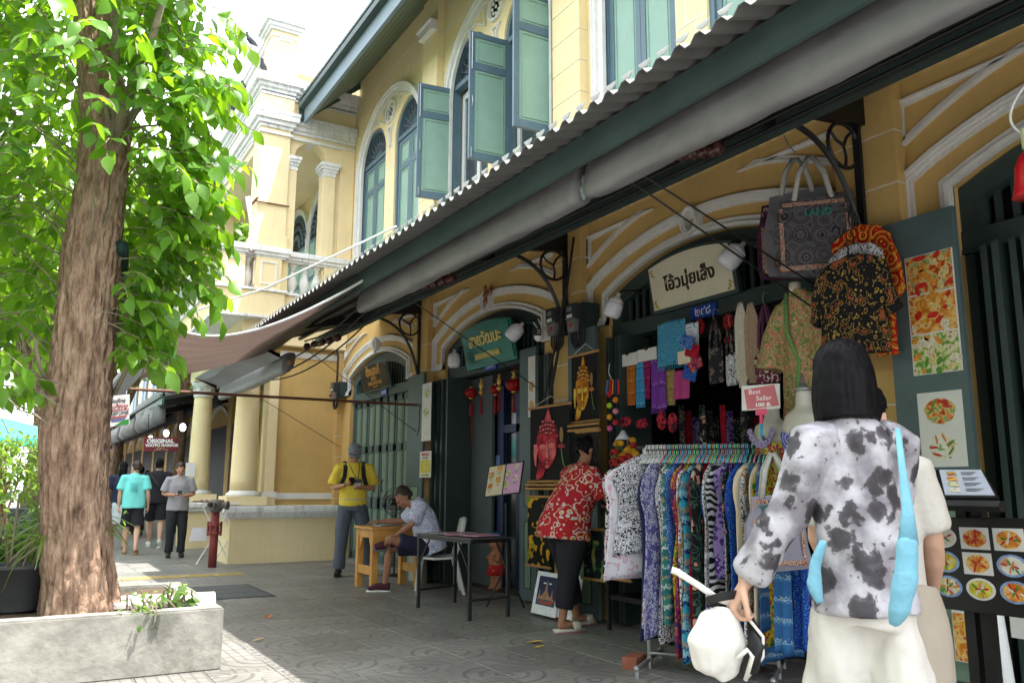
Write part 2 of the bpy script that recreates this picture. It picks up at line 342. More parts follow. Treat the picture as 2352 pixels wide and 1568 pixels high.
def tile_mesh(h=.004):
 a = T/2-.0028; b = a-.004
 mb = MB(); lo = [(-a, -a), (a, -a), (a, a), (-a, a)]; hi = [(-b, -b), (b, -b), (b, b), (-b, b)]
 mb.loft([[V3(x, y, -.005) for x, y in lo], [V3(x, y, h-.003) for x, y in lo], [V3(x, y, h) for x, y in hi]]); return mb.mesh('paving_tile')
tm = tile_mesh(); tm.materials.append(M['paver'])
slots = []
for i in range(-8, 20):
 for j in range(-2, 85):
  x, y = -2.96+.21+i*T*1.0+.35, j*T+.1
  if x > 4.86 or x < -2.8: continue
  if y > 12.15 and x < 2.8 and y < 12.5: continue
  slots.append((x, y))
def vis(x, y):
 d = Vector((x, y, 0))-Vector((0, 0, CAM_H)); z = d.dot(_f)
 if z < .5: return 9
 px = 1176+FPX*d.dot(_r2)/z; py = 784-FPX*d.dot(_u2)/z
 return 0 if (-60 < px < 2400 and py < 1640 and not (px < 517 and 1395 < py)) else 9
slots.sort(key=lambda s: (vis(*s), math.hypot(*s)))
rr = random.Random(3)
for k, (x, y) in enumerate(slots[:298]):
 o = bpy.data.objects.new('paving_tile', tm); COL.objects.link(o); o.parent = bed; o.location = (x, y, rr.uniform(-.0012, .0012)); o.rotation_euler = (rr.uniform(-.002, .002), rr.uniform(-.002, .002), (math.pi/2)*(0 if (round(x/T)+round(y/T)) % 2 else 1)+math.pi*((round(x/T)) % 2))
rest = MB()
for x, y in slots[298:]:
 a = T/2-.003; rest.box(x-a, x+a, y-a, y+a, -.005, .0035)
rest.build('far_paving_tiles', M['paver'], bed, kind='stuff')
M['tact'] = mat('yellow_tactile_paving', (.42, .32, .13), .75, .15, 6)
ts = MB()
for k in range(14):
 x = -2.7+k*.4
 if x > 2.6: break
 ts.box(x, x+.385, 12.16, 12.48, -.004, .004)
 for q in range(4): ts.box(x+.03, x+.35, 12.2+q*.07, 12.225+q*.07, .004, .008)
ts.build('tactile_strip', M['tact'], bed)
M['slab'] = mat('dark_cover_slab', (.075, .08, .082), .7, .2, 4, .3, 30)
c_ = thing('drain_cover', 'dark rectangular concrete drain cover slabs set in the paving between planter and columns', 'drain cover', (2.0, 10.3, 0))
cs = [(1.45, 2.55, 9.62, 10.02), (1.45, 2.55, 10.04, 10.44), (1.45, 2.55, 10.46, 10.86)]
for a in cs: MB().box(a[0], a[1], a[2], a[3], -.004, .012).build('slab', M['slab'], c_, bevel=.004)
MB().box(1.4, 2.6, 9.57, 10.91, -.005, .0075).build('frame', M['road'], c_)
# == SHOPHOUSE (main facade: wall plane X = 4.8, running along Y)
XW, XP = 4.80, 4.69
HB = thing('shophouse', 'long yellow shophouse with white arch mouldings, green shutters and a green eave, on the right', 'building', (4.8, 5, 0))
PIL = [(-.42, .08), (3.11, 3.58), (6.63, 7.14), (10.28, 10.79), (13.99, 14.5)]   # ground-floor pilasters (Y ranges)
BAYS = [(1.59, 'open'), (5.09, 'shop'), (8.71, 'cafe'), (12.39, 'shut')]              # arch centres
def arc(c, hw, z0, z1, n=14):   # segmental arch from (c+hw,z0) over (c,z1) to (c-hw,z0)
 s = z1-z0; R = (hw*hw+s*s)/(2*s); zc = z1-R; a = math.asin(hw/R)
 return [(c+R*math.sin(a-2*a*i/n), zc+R*math.cos(a-2*a*i/n)) for i in range(n+1)]
ZG, ZB, HW = 3.98, 2.73, 1.235
wall = MB()
ys = [-4.0]
for c, k in BAYS: ys += [c-HW, c+HW]
ys += [14.6]
prev = -4.0
for c, k in BAYS:
 wall.box(XW, XW+.3, prev, c-HW, 0, ZG); prev = c+HW
 top = arc(c, HW, 3.03, 3.31)
 poly = [(c+HW, ZG), (c+HW, 3.03)]+top[1:-1]+[(c-HW, 3.03), (c-HW, ZG)]
 wall.prism(poly, (XW, 0, 0), (0, 1, 0), (0, 0, 1), (.3, 0, 0))
wall.box(XW, XW+.3, prev, 14.6, 0, ZG)
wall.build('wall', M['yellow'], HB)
def pilaster(y0, y1, z0, z1, matb, pitch=.355, parent=HB, zoff=0.):
 core = MB().box(XP+.006, XW, y0+.006, y1-.006, z0, z1).build('pilaster', M['white'], parent)
 z = z0+zoff; k = 0
 while z < z1-.02:
  zt = min(z+pitch, z1); MB().box(XP, XW+.001, y0, y1, max(z, z0), zt-.011).build('pilaster_block', matb, core, bevel=.004); z = zt; k += 1
 return core
for y0, y1 in PIL: pilaster(y0, y1, 0, ZG, M['yellow'], zoff=-.05)
for c, kind in BAYS:
 lim0, lim1 = c-1.6, c+1.6
 o = MB()
 outer = [(c-HW, 2.75), (lim0+.03, 2.75), (lim0+.03, 3.19)]+arc(c, 1.55, 3.21, 3.56)[::-1][1:-1]+[(lim1-.03, 3.19), (lim1-.03, 2.75), (c+HW, 2.75)]
 o.ribbon(outer, -.085, XW-.02, XW+.01); o.ribbon([p for p in outer], -.03, XW-.045, XW-.018); o.ribbon(outer, -.055, XW-.034, XW-.019)
 inner = [(c-HW+.0, 2.75), (c-HW, 3.03)]+arc(c, HW, 3.03, 3.31)[::-1][1:-1]+[(c+HW, 3.03), (c+HW, 2.75)]
 o.ribbon(inner, .075, XW-.026, XW+.01); o.ribbon(inner, .03, XW-.05, XW-.024);
 o.build('arch_moulding', M['white'], HB)
 for s in (-1, 1):      # curved triangular spandrel mouldings
  yo = c+s*1.56; tip = c+s*.62
  a2 = [(c+s*q, 3.375+.335*math.sqrt(max(0, 1-((q-.62)/.94)**2))) for q in [.62+.94*i/8 for i in range(9)]]
  tri = [(yo, 3.71), (yo, 3.375)]+[(c+s*q, 3.375+(3.71-3.375)*(1-((q-.55)/(1.56-.55))**1.7)) for q in [1.5, 1.4, 1.25, 1.1, .95, .8, .7]]+[(tip-s*.1, 3.71)]
  if s > 0: tri = tri[::-1]
  m_ = MB().ribbon(tri, .05, XW-.022, XW+.01, closed=True).ribbon(tri, .02, XW-.038, XW-.02, closed=True); m_.build('spandrel_moulding', M['white'], HB)
 ring = [(c+.105*math.cos(t)*.95, 3.44+.125*math.sin(t)) for t in [2*math.pi*i/20 for i in range(20)]]
 MB().ribbon(ring, .04, XW-.075, XW, closed=True).ribbon(ring, .018, XW-.09, XW-.07, closed=True).build('keystone_ring', M['white'], HB)
 fr = MB(); inn = [(c-HW, 2.74), (c-HW, 3.02)]+arc(c, HW, 3.02, 3.30)[::-1][1:-1]+[(c+HW, 3.02), (c+HW, 2.74)]
 fr.ribbon(inn, -.14, XW+.05, XW+.14); fr.box(XW+.04, XW+.16, c-HW, c+HW, 2.60, 2.745); fr.box(XW+.03, XW+.05, c-HW, c+HW, 2.60, 2.63)
 fr.box(XW+.06, XW+.15, c-HW, c-HW+.06, 0, 2.6); fr.box(XW+.06, XW+.15, c+HW-.06, c+HW, 0, 2.6)
 fr.build('door_frame', M['dframe' if kind == 'shut' else 'dgreen'], HB)
 nb = 22
 for i in range(1, nb):
  y = c-HW+.1+(2*HW-.2)*i/nb
  s_ = .28; R = (HW*HW+s_*s_)/(2*s_); zt = 3.31-R+math.sqrt(R*R-(y-c)**2)-.12
  MB().box(XW+.10, XW+.125, y-.019, y+.019, 2.745, zt).build('fanlight_bar', M['dgreen'], HB)
 MB().box(XW+.28, XW+.29, c-HW-.02, c+HW+.02, 2.5, 3.4).build('fanlight_back', M['black'], HB)  # black sheet in place of the unlit space behind the bars
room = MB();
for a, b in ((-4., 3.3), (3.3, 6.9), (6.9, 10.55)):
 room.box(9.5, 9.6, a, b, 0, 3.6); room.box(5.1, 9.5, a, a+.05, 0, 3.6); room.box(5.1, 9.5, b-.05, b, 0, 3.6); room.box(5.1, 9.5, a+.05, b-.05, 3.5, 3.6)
room.build('interior', M['dark'], HB)  # shop darkness put into the near-black wall colour
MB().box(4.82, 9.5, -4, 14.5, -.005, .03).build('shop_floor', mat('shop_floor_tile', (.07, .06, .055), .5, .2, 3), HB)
MB().box(4.72, 5.1, 10.85, 13.95, 0, .05).build('door_step', mat('grey_step', (.22, .215, .2), .8, .15, 5), HB)
c = 12.39; n_ = 8; w_ = (2*HW-.12)/n_
for i in range(n_):
 y0 = c-HW+.06+i*w_; lf = MB(); X0 = 4.868+(.012 if i % 2 else 0)
 lf.box(X0+.012, X0+.045, y0+.003, y0+w_-.003, .05, 2.6)
 for (a, b) in ((.05, .17), (.87, 1.04), (1.74, 1.85), (2.50, 2.6)): lf.box(X0, X0+.02, y0+.003, y0+w_-.003, a, b)
 lf.box(X0, X0+.02, y0+.003, y0+.055, .05, 2.6); lf.box(X0, X0+.02, y0+w_-.055, y0+w_-.003, .05, 2.6)
 d = lf.build('door_leaf', M['dframe'], HB, bevel=.003)
 for (a, b) in ((.17, .87), (1.04, 1.74), (1.85, 2.50)):
  p = MB().loft([[V3(X0+.014, y0+.055, a), V3(X0+.014, y0+w_-.055, a), V3(X0+.014, y0+w_-.055, b), V3(X0+.014, y0+.055, b)],
                       [V3(X0+.001, y0+.085, a+.035), V3(X0+.001, y0+w_-.085, a+.035), V3(X0+.001, y0+w_-.085, b-.035), V3(X0+.001, y0+.085, b-.035)]])
  p.build('panel', M['dsage'], d)
 if i in (3, 4):
  MB().tube(bez((X0, y0+.15, 1.32), (X0-.05, y0+.15, 1.22), (X0, y0+.15, 1.12), 6), .009, 6).build('handle', M['steelblk'], d)
MB().tube([(4.85, 12.1, .9), (4.85, 12.1, .96)], .03, 8).build('padlock', M['steelblk'], HB)
def leaf(y0, y1, X0, z0=.03, z1=2.72, n_fold=0, fm='dframe', lower=True, label=None):
 d = MB().box(X0, X0+.04, y0, y1, z0, z1)
 e = d.build('open_door_leaf', M[fm], HB, bevel=.004, label=label)
 for (a, b) in ((.15, .85), (1.0, 1.22)) if lower else ():
  MB().ribbon([(y0+.1, a), (y1-.1, a), (y1-.1, b), (y0+.1, b)], .012, X0-.006, X0, closed=True).build('bead', M['dgreen'], e)
  MB().box(X0-.004, X0+.001, y0+.115, y1-.115, a+.015, b-.015).build('panel', M['dsage'], e)
 return e
LF_B = leaf(10.18, 10.70, 4.60)
LF_C = leaf(6.28, 6.74, 4.60)
LF_D = leaf(2.70, 3.16, 4.56, z1=2.83, fm='dframe')
LF_S = leaf(7.56, 7.90, 4.74)
for (ya, yb) in ((9.62, 10.16), (7.22, 7.52), (6.0, 6.27), (2.35, 2.68), (3.62, 3.9)):
 n = max(3, int((yb-ya)/.075))
 for i in range(n):
  y = ya+(yb-ya)*(i+.5)/n; MB().box(4.70+(i % 2)*.03, 5.05, y-.019, y+.019, .03, 2.6).build('folded_leaf', M['dgreen'], HB)
def plate(yc, zc, txt, w=.3, h=.11):
 MB().box(XW+.012, XW+.03, yc-w/2, yc+w/2, zc-h/2, zc+h/2).build('number_plate', M['blue'], HB, bevel=.004)
 text('plate_numerals', txt, (XW+.0115, yc, zc+.005), -Yv, Zv, h*1.05, M['white_p'], HB, extrude=.001)
plate(5.05, 2.655, '๒๙๘'); plate(8.72, 2.655, '๓๐๐', .29); plate(12.15, 2.66, '๓๐๒', .26, .1)
# -- upper floor of the shophouse
ZU0, ZU1 = 3.98, 8.55
UB = [(1.45, 'shut'), (5.05, 'shut'), (8.6, 'open'), (12.15, 'shut')]      # window-pair centres
UP = [(-.42, .08), (3.05, 3.55), (6.61, 7.13), (10.17, 10.68), (13.99, 14.3)]
def arch_pts(c, hw, zs, za, n=16): return [(c+hw*math.cos(math.pi*i/n), zs+(za-zs)*math.sin(math.pi*i/n)) for i in range(n+1)]
uw = MB(); WH, WG = .555, .20     # half width of a light, half gap between the two
prev = -4.
for c, k in UB:
 for s in (-1, 1):
  yc = c+s*(WG+WH)
  uw.box(XW, XW+.3, prev, yc-WH, ZU0, ZU1); prev = yc+WH
  uw.box(XW, XW+.3, yc-WH, yc+WH, ZU0, 5.0)
  uw.prism([(yc+WH, ZU1), (yc+WH, 6.75)]+arch_pts(yc, WH, 6.75, 7.30)[1:-1]+[(yc-WH, 6.75), (yc-WH, ZU1)], (XW, 0, 0), (0, 1, 0), (0, 0, 1), (.3, 0, 0))
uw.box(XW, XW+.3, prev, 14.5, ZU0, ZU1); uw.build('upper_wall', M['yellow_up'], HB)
MB().box(XW+.31, XW+.33, -4, 14.4, 4.0, 8.4).build('upper_back', M['black'], HB)  # black sheet in place of the unlit upstairs rooms
for y0, y1 in UP:
 pilaster(y0, y1, ZU0, ZU1, M['yellow_up'], zoff=-.12)
 b = MB().box(XP-.09, XP, y0+.02, y1-.02, 7.78, 7.9).box(XP-.13, XP, y0, y1, 7.9, 7.93); b.build('corbel', M['white'], HB, bevel=.01)
jl = MB()
def hline(ya, yb, z):
 if yb-ya > .03: jl.box(XW-.003, XW+.002, ya, yb, z-.006, z+.006)
for c, k in UB:
 R0 = 1.5
 for i in range(30):
  z = ZU0+.235+i*.355
  if z > 8.4: break
  for s in (-1, 1):
   lim = R0 if z < 6.55 else (math.sqrt(max(0, 1-((z-6.55)/1.3)**2))*R0 if z < 7.85 else 0)
   hline(*sorted((c+s*max(lim, 0), c+s*1.52)), z) if lim < 1.5 else None
   if z < 6.6: hline(*sorted((c+s*1.42, c+s*1.52)), z)
  if z < 6.8: hline(c-WG+.01, c+WG-.01, z);
  if z < 6.8: jl.box(XW-.003, XW+.002, c-.006+(.06 if i % 2 else -.06), c+.006+(.06 if i % 2 else -.06), z, min(z+.355, 6.8))
 for i in range(1, 14):      # radiating voussoir joints
  t = math.pi*i/14; a = (c+1.36*math.cos(t), 6.55+1.12*math.sin(t)); b = (c+1.55*math.cos(t)*(1.02), 6.55+1.35*math.sin(t));
  if abs(b[0]-c) < 1.52: jl.bar((XW-.001, a[0], a[1]), (XW-.001, b[0], b[1]), .012, .006, up=Xv)
jl.build('block_joints', M['white'], HB, kind='stuff')
FW = lambda y, z: V3(0, y, z)
def shutter(hy, sgn, z0, z1, w, ang, X0=XW+.07, parent=HB, name='shutter'):
 """one leaf hinged at Y=hy; sgn=+1: the leaf spans towards +Y when shut; ang opens it outwards"""
 d = Vector((-math.sin(ang), sgn*math.cos(ang), 0)); nrm = Vector((-math.cos(ang), -sgn*math.sin(ang), 0)); o = Vector((X0, hy, 0))
 C = lambda a, z, t: o+d*a+Zv*z+nrm*t
 def slab(mb, a0, a1, b0, b1, t0, t1): mb.add([C(a, z, t) for a in (a0, a1) for z in (b0, b1) for t in (t0, t1)], [(0, 1, 3, 2), (4, 6, 7, 5), (0, 4, 5, 1), (2, 3, 7, 6), (0, 2, 6, 4), (1, 5, 7, 3)])
 m = MB(); s_ = .07; zm = z1-(z1-z0)*.27
 slab(m, 0, s_, z0, z1, -.02, .02); slab(m, w-s_, w, z0, z1, -.02, .02)
 for a, b in ((z0, z0+.1), (zm-.05, zm+.05), (z1-.07, z1)): slab(m, s_, w-s_, a, b, -.02, .02)
 f = m.build(name, M['bgrey'], parent, bevel=.003)
 for a, b in ((z0+.1, zm-.05), (zm+.05, z1-.07)):
  p = MB(); slab(p, s_-.002, w-s_+.002, a-.002, b+.002, -.008, .008)
  p.build('panel', M['sage'], f)
  q = MB()
  for t in (.0125, -.0125):
   u0, u1, v0, v1 = s_+.03, w-s_-.03, a+.03, b-.03
   for (x0, x1, y0, y1) in ((u0, u1, v0, v0+.009), (u0, u1, v1-.009, v1), (u0, u0+.009, v0+.009, v1-.009), (u1-.009, u1, v0+.009, v1-.009)):
    slab(q, x0, x1, y0, y1, t-.006, t+.006)
  q.build('bead', M['sage'], f)
 if ang > .1:
  for a, b in ((z1-.02, zm-.06), (z0+.02, z0+.14)): MB().tube([C(w-.03, a, -.028), C(w-.03, b, -.028)], .009, 6).build('bolt', M['galv'], f)
  h = MB(); h.tube(bez(C(w-.035, (z0+z1)/2-.17, -.02), C(w-.035, (z0+z1)/2-.1, -.07), C(w-.035, (z0+z1)/2-.02, -.02), 6), .008, 6)
  h.build('handle', M['galv'], f)
 return f
for c, kind in UB:
 o = MB(); out = [(c-1.40, 4.9)]+arch_pts(c, 1.40, 6.55, 7.70, 22)[::-1]+[(c+1.40, 4.9)]
 o.ribbon(out, -.14, XW-.035, XW+.01); o.ribbon(out, -.06, XW-.07, XW-.03); o.ribbon([(p[0], p[1]) for p in out], -.02, XW-.085, XW-.06)
 o.build('window_arch_moulding', M['white'], HB)
 ring = [(c-.1+.2*math.cos(t), 7.30+.2*math.sin(t)) for t in [2*math.pi*i/24 for i in range(24)]]
 ring = [(c+.2*math.cos(t), 7.33+.2*math.sin(t)) for t in [2*math.pi*i/24 for i in range(24)]]
 md = MB().ribbon(ring, .035, XW-.04, XW+.01, closed=True)
 md.lathe([(.165, 0), (.165, .012), (.14, .012), (.14, .0)], (XW-.003, c, 7.33), 20, -Xv)
 for i in range(9):
  t = i*2*math.pi/8; rr_ = .095 if i < 8 else 0
  md.ell((XW-.008, c+rr_*math.cos(t), 7.33+rr_*math.sin(t)), (.016, .028, .028), 8, 4)
 md.build('medallion', M['white'], HB)
 for pts in ([(c-.34, 7.50), (c-.86, 7.34), (c-.52, 7.36), (c-.3, 7.24)], [(c+.34, 7.50), (c+.86, 7.34), (c+.52, 7.36), (c+.3, 7.24)], [(c-.12, 7.06), (c-.04, 6.95), (c-.03, 6.72), (c+.03, 6.72), (c+.04, 6.95), (c+.12, 7.06)]):
  MB().ribbon(pts if pts[0][0] < pts[-1][0] or len(pts) == 6 else pts, .022, XW-.03, XW+.005, closed=True).build('spandrel_moulding', M['white'], HB)
 for s in (-1, 1):
  yc = c+s*(WG+WH)
  fr = MB(); path = [(yc-WH, 5.0)]+arch_pts(yc, WH, 6.75, 7.30)[::-1]+[(yc+WH, 5.0)]
  fr.ribbon(path, -.06, XW+.03, XW+.14); fr.box(XW+.03, XW+.14, yc-WH+.06, yc+WH-.06, 6.70, 6.77)
  f = fr.build('window', M['bgrey'], HB)
  fm = MB(); rn = random.Random(int(yc*100))
  for i in range(11):
   t = math.pi*(i+.5)/11
   for r0 in (.1, .22, .34):
    p = V3(XW+.095, yc+r0*math.cos(t)*1.3, 6.79+r0*math.sin(t)*1.22);
    fm.tube([p+V3(0, .035*math.cos(q+t)*(1-q*.12), .035*math.sin(q+t)*(1-q*.12)) for q in [0, .9, 1.8, 2.7, 3.6, 4.5]], .0085, 4)
   fm.bar((XW+.095, yc+.04*math.cos(t), 6.79+.04*math.sin(t)), (XW+.095, yc+.5*math.cos(t), 6.79+.46*math.sin(t)), .014, .01)
  fm.build('fretwork', M['fret'], f)
  MB().prism(arch_pts(yc, WH-.05, 6.75, 7.26), (XW+.11, 0, 0), (0, 1, 0), (0, 0, 1), (.01, 0, 0)).build('fan_back', mat('fan_back_board', (.05, .07, .085), .7), f)
  if kind == 'shut':
   shutter(yc-WH+.062, 1, 5.0, 6.69, WH-.065, 0, parent=HB); shutter(yc+WH-.062, -1, 5.0, 6.69, WH-.065, 0, parent=HB)
  else:
   g = MB().box(XW+.16, XW+.2, yc-WH+.06, yc-WH+.13, 5., 6.68).box(XW+.16, XW+.2, yc+WH-.13, yc+WH-.06, 5., 6.68).box(XW+.16, XW+.2, yc-.04, yc+.04, 5, 6.68).box(XW+.16, XW+.2, yc-WH+.13, yc+WH-.13, 6.58, 6.68)
   g.build('sliding_window', M['plastic_w'], f)
   MB().box(XW+.185, XW+.19, yc-WH+.1, yc+WH-.1, 5, 6.6).build('pane', mat('dark_glass', (.05, .065, .07), .06, .1, 3, spec=.8), f)
   shutter(yc+WH-.03, -1, 5.08, 6.74, .56, math.radians(97 if s > 0 else 93), parent=HB)
   if s < 0: shutter(yc-WH+.03, 1, 5.08, 6.74, .56, math.radians(88), parent=HB)
XE, ZE = 3.80, 7.50
sl = (8.52-ZE)/(XW-XE)
for i in range(6):
 a, b = XE+.02+i*.165, XE+.02+(i+1)*.165-.012
 MB().add([(a, -4, ZE+.02+(a-XE)*sl), (b, -4, ZE+.02+(b-XE)*sl), (b, 13.62, ZE+.02+(b-XE)*sl), (a, 13.62, ZE+.02+(a-XE)*sl), (a, -4, ZE+.05+(a-XE)*sl), (b, -4, ZE+.05+(b-XE)*sl), (b, 13.62, ZE+.05+(b-XE)*sl), (a, 13.62, ZE+.05+(a-XE)*sl)],
             [(0, 1, 2, 3), (4, 7, 6, 5), (0, 4, 5, 1), (1, 5, 6, 2), (2, 6, 7, 3), (3, 7, 4, 0)]).build('soffit_board', M['sage2'] if 'sage2' in M else mat('soffit_paint', (.17, .225, .17), .6, .12, 3, .1, 40, dirt=.3, dirtcol=(.08, .09, .07, 1)), HB)
MB().box(XE-.03, XE+.02, -4, 13.66, ZE-.02, ZE+.26).build('eave_fascia', mat('eave_fascia_paint', (.17, .23, .27), .55, .1, 3, dirt=.2), HB)
MB().box(XE-.13, XE-.03, -4, 13.7, ZE+.24, ZE+.34).build('gutter', M['fascia'], HB)
rf = MB()
for i in range(90):
 y = 13.72-i*.2; rf.add([(XE-.14, y, ZE+.36), (XE-.14, y-.19, ZE+.36), (XE-.14, y-.19, ZE+.41), (XE-.14, y, ZE+.41), (7, y, ZE+.36+3.34*.85), (7, y-.19, ZE+.36+3.34*.85), (7, y-.19, ZE+.41+3.34*.85), (7, y, ZE+.41+3.34*.85)], [(0, 1, 2, 3), (4, 7, 6, 5), (0, 4, 5, 1), (1, 5, 6, 2), (2, 6, 7, 3), (3, 7, 4, 0)])
rf.build('roof_sheets', M['fascia'], HB, kind='stuff')
MB().add([(XE-.1, 13.72, ZE-.02), (XE-.1, 13.72, ZE+.4), (7, 13.72, ZE+.4+3.3*.85), (7, 13.72, ZE+3.3*.85)], [(0, 1, 2, 3)]).add([(XE-.1, 13.76, ZE-.02), (XE-.1, 13.76, ZE+.4), (7, 13.76, ZE+.4+3.3*.85), (7, 13.76, ZE+3.3*.85)], [(0, 1, 2, 3)]).build('barge_board', M['fascia'], HB)
# == CORRUGATED CANOPY over the pavement
CX0, CZ0, CS = 2.29, 3.06, .335
zroof = lambda x: CZ0+CS*(x-CX0)
CA = thing('corrugated_canopy', 'grey corrugated sheet canopy with green fascia board over the shopfronts', 'canopy', (3.8, 5, 3.3))
P_, AMP = .125, .022
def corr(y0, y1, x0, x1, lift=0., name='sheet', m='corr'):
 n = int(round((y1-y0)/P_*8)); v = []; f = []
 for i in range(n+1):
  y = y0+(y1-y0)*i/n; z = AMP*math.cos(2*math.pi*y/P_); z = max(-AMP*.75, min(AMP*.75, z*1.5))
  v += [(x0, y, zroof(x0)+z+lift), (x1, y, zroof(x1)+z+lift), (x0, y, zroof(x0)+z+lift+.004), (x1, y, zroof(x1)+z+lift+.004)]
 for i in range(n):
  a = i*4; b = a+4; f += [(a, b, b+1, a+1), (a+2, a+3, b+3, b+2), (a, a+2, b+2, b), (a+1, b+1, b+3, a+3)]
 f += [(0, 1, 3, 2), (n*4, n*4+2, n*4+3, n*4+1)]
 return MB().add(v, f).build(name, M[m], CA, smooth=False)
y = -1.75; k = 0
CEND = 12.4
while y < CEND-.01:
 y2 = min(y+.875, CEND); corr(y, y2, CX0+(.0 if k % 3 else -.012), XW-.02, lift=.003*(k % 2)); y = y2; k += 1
M['edge_white'] = mat('sunlit_edge_white', (.62, .63, .63), .5, .15, 9, trans=.45)
tt = MB()      # white teeth added along the outer edge for sunlit sheet ends, one per valley
i = 0; y = -1.75
while y < CEND:
 yc = (math.floor(y/P_)+.5)*P_
 tt.prism([(yc-.040, .008), (yc-.031, -.008), (yc-.017, -.017), (yc, -.0195), (yc+.017, -.017), (yc+.031, -.008), (yc+.040, .008)], (CX0-.03, 0, zroof(CX0)+.018), (0, 1, 0), (0, 0, 1), (.006, 0, 0))
 y += P_
tt.build('sunlit_edge_teeth', M['edge_white'], CA, kind='stuff')
FX = 2.52
MB().box(FX, FX+.025, -1.7, CEND, zroof(FX)-.185, zroof(FX)-.02).build('fascia_board', M['fascia'], CA)
MB().box(3.82, 3.90, -1.7, CEND+.2, 3.36, 3.50).build('purlin', M['dgreen'], CA)
for x in (2.75, 3.15, 3.5): MB().box(x, x+.04, -1.7, CEND, zroof(x)-.065, zroof(x)-.022).build('batten', M['steelblk'], CA)
for y0, y1 in PIL:
 yc = (y0+y1)/2;
 MB().prism([(2.56, zroof(2.56)-.03), (XP, zroof(XP)-.03), (XP, 3.60), (3.84, 3.51), (3.84, 3.40), (3.6, 3.34)], (0, yc-.03, 0), (1, 0, 0), (0, 0, 1), (0, .06, 0)).build('rafter', M['black_p'], CA)
for idx, (y0, y1) in enumerate(PIL[1:4]):
 yc = (y0+y1)/2+(.03 if idx == 0 else 0)
 lab = ['black iron bracket with a ring above the hanging tote bags', 'black iron bracket with a ring above the electricity meters', 'black iron bracket with a ring beside the far folding doors'][idx]
 B = thing('awning_bracket', lab, 'bracket', (XP, yc, 3.2), 'curved iron brackets under the canopy')
 MB().bar((XP-.02, yc, 2.72), (XP-.02, yc, 3.62), .05, .03, up=Xv).build('upright', M['steelblk'], B)
 arcp = bez((XP-.03, yc, 2.75), (XP-.18, yc, 3.50), (3.93, yc, 3.49), 16)
 MB().tube(arcp, .02, 6).build('arched_brace', M['steelblk'], B)
 cR, rR = V3(4.53, yc, 3.44), .155
 ring = [cR+V3(rR*math.cos(t), 0, rR*math.sin(t)) for t in [2*math.pi*i/24 for i in range(25)]]
 MB().tube(ring, .014, 6, cap=False).build('ring', M['steelblk'], B)
 yy = MB()
 for t in (.9, 2.6, 4.75): yy.tube([cR, cR+V3(rR*.5*math.cos(t+.2), 0, rR*.5*math.sin(t+.2)), cR+V3(rR*math.cos(t), 0, rR*math.sin(t))], .011, 6)
 yy.build('ring_spokes', M['steelblk'], B)
def roller(y0, y1, label, X=2.70, zt=3.10, r=.125):
 R = thing('rolled_awning', label, 'awning', (X, (y0+y1)/2, zt-r), 'rolled canvas awnings under the canopy')
 n = 70; loops = []; rn = random.Random(int(y0*10))
 for i in range(n+1):
  y = y0+(y1-y0)*i/n; e = .96 if i in (0, n) else 1; lp = []
  for k in range(20):
   t = 2*math.pi*k/20; ct, st = math.cos(t), math.sin(t); sq = (abs(ct)**3.2+abs(st)**3.2)**(-1/3.2); rad = r*e*sq*(1+.10*noise.noise(V3(y*1.1, ct, st))+.05*noise.noise(V3(y*6, ct*2, st*2))+.02*math.sin(y*9+t*3))
   lp.append(V3(X+rad*ct*.62+rad*st*.22, y, zt-r-.02+rad*st*1.12-.012*math.sin((y-y0)/(y1-y0)*math.pi)))
  loops.append(lp)
 MB().loft(loops).build('canvas_roll', M['roller'], R, smooth=True)
 fl = []     # flap of canvas running up to the fascia
 for i in range(n+1):
  y = y0+(y1-y0)*i/n; z = .01*math.sin(y*3)
  fl.append([V3(X-r*.93, y, zt-r+.03), V3(X-r*1.02+z*.3, y, zt-.045+z), V3(FX+.027, y, zroof(FX)-.06+z*.5), V3(FX+.035, y, zroof(FX)-.06+z*.5), V3(X-r*1.0+z*.3, y, zt-.05+z), V3(X-r*.85, y, zt-r+.03)])
 MB().loft(fl).build('canvas_flap', M['roller'], R, smooth=True)
 e = MB()
 for yy_ in (y0-.05, y1+.05): e.tube([(X, yy_-.05, zt-r-.02), (X, yy_+.05, zt-r-.02)], .028, 10)
 e.build('roller_tube', M['tan'], R)
 MB().tube([(X, y0+.1, zt-r), (X, y0+.1, zt-.02)], .006, 6).build('hanger_rod', M['galv'], R)
roller(-1.6, 3.66, 'long rolled grey canvas awning nearest the camera, above the clothes rack')
roller(3.76, 7.35, 'long rolled grey canvas awning above the hotel sign and the meters'.replace('hotel', 'green shop'))
for (y_, lab) in ((3.70, 'reddish timber bearing block between the two long rolled awnings'), (7.43, 'reddish timber bearing block where the brown sail meets the rolled awning')):
 bk = MB().box(2.56, 2.72, y_-.055, y_+.055, 3.07, 3.115).build('bearing_block', M['tan'], bevel=.004); tag(bk, lab, 'block', 'timber bearing blocks of the awnings')
rope = MB().tube([V3(2.70+.034*math.cos(t*6), 3.66+t*.03, 2.955+.034*math.sin(t*6)) for t in [i*.12 for i in range(60)]][:24], .008, 5)
rope.tube([(2.68, 3.68, 2.94), (2.66, 3.72, 2.88), (2.67, 3.73, 2.83)], [.02, .025, .01], 6)
tag(rope.build('rope', mat('frayed_blue_rope', (.25, .34, .36), .9, .3, 40)), 'pale blue rope wound round the roller tube between the long awnings', 'rope')
def far_roll():
 a = onX(596, 806, 2.6);
roller(11.2, 15.4, 'far rolled grey canvas awning hanging in front of the round columns', X=3.05, zt=3.02, r=.13)
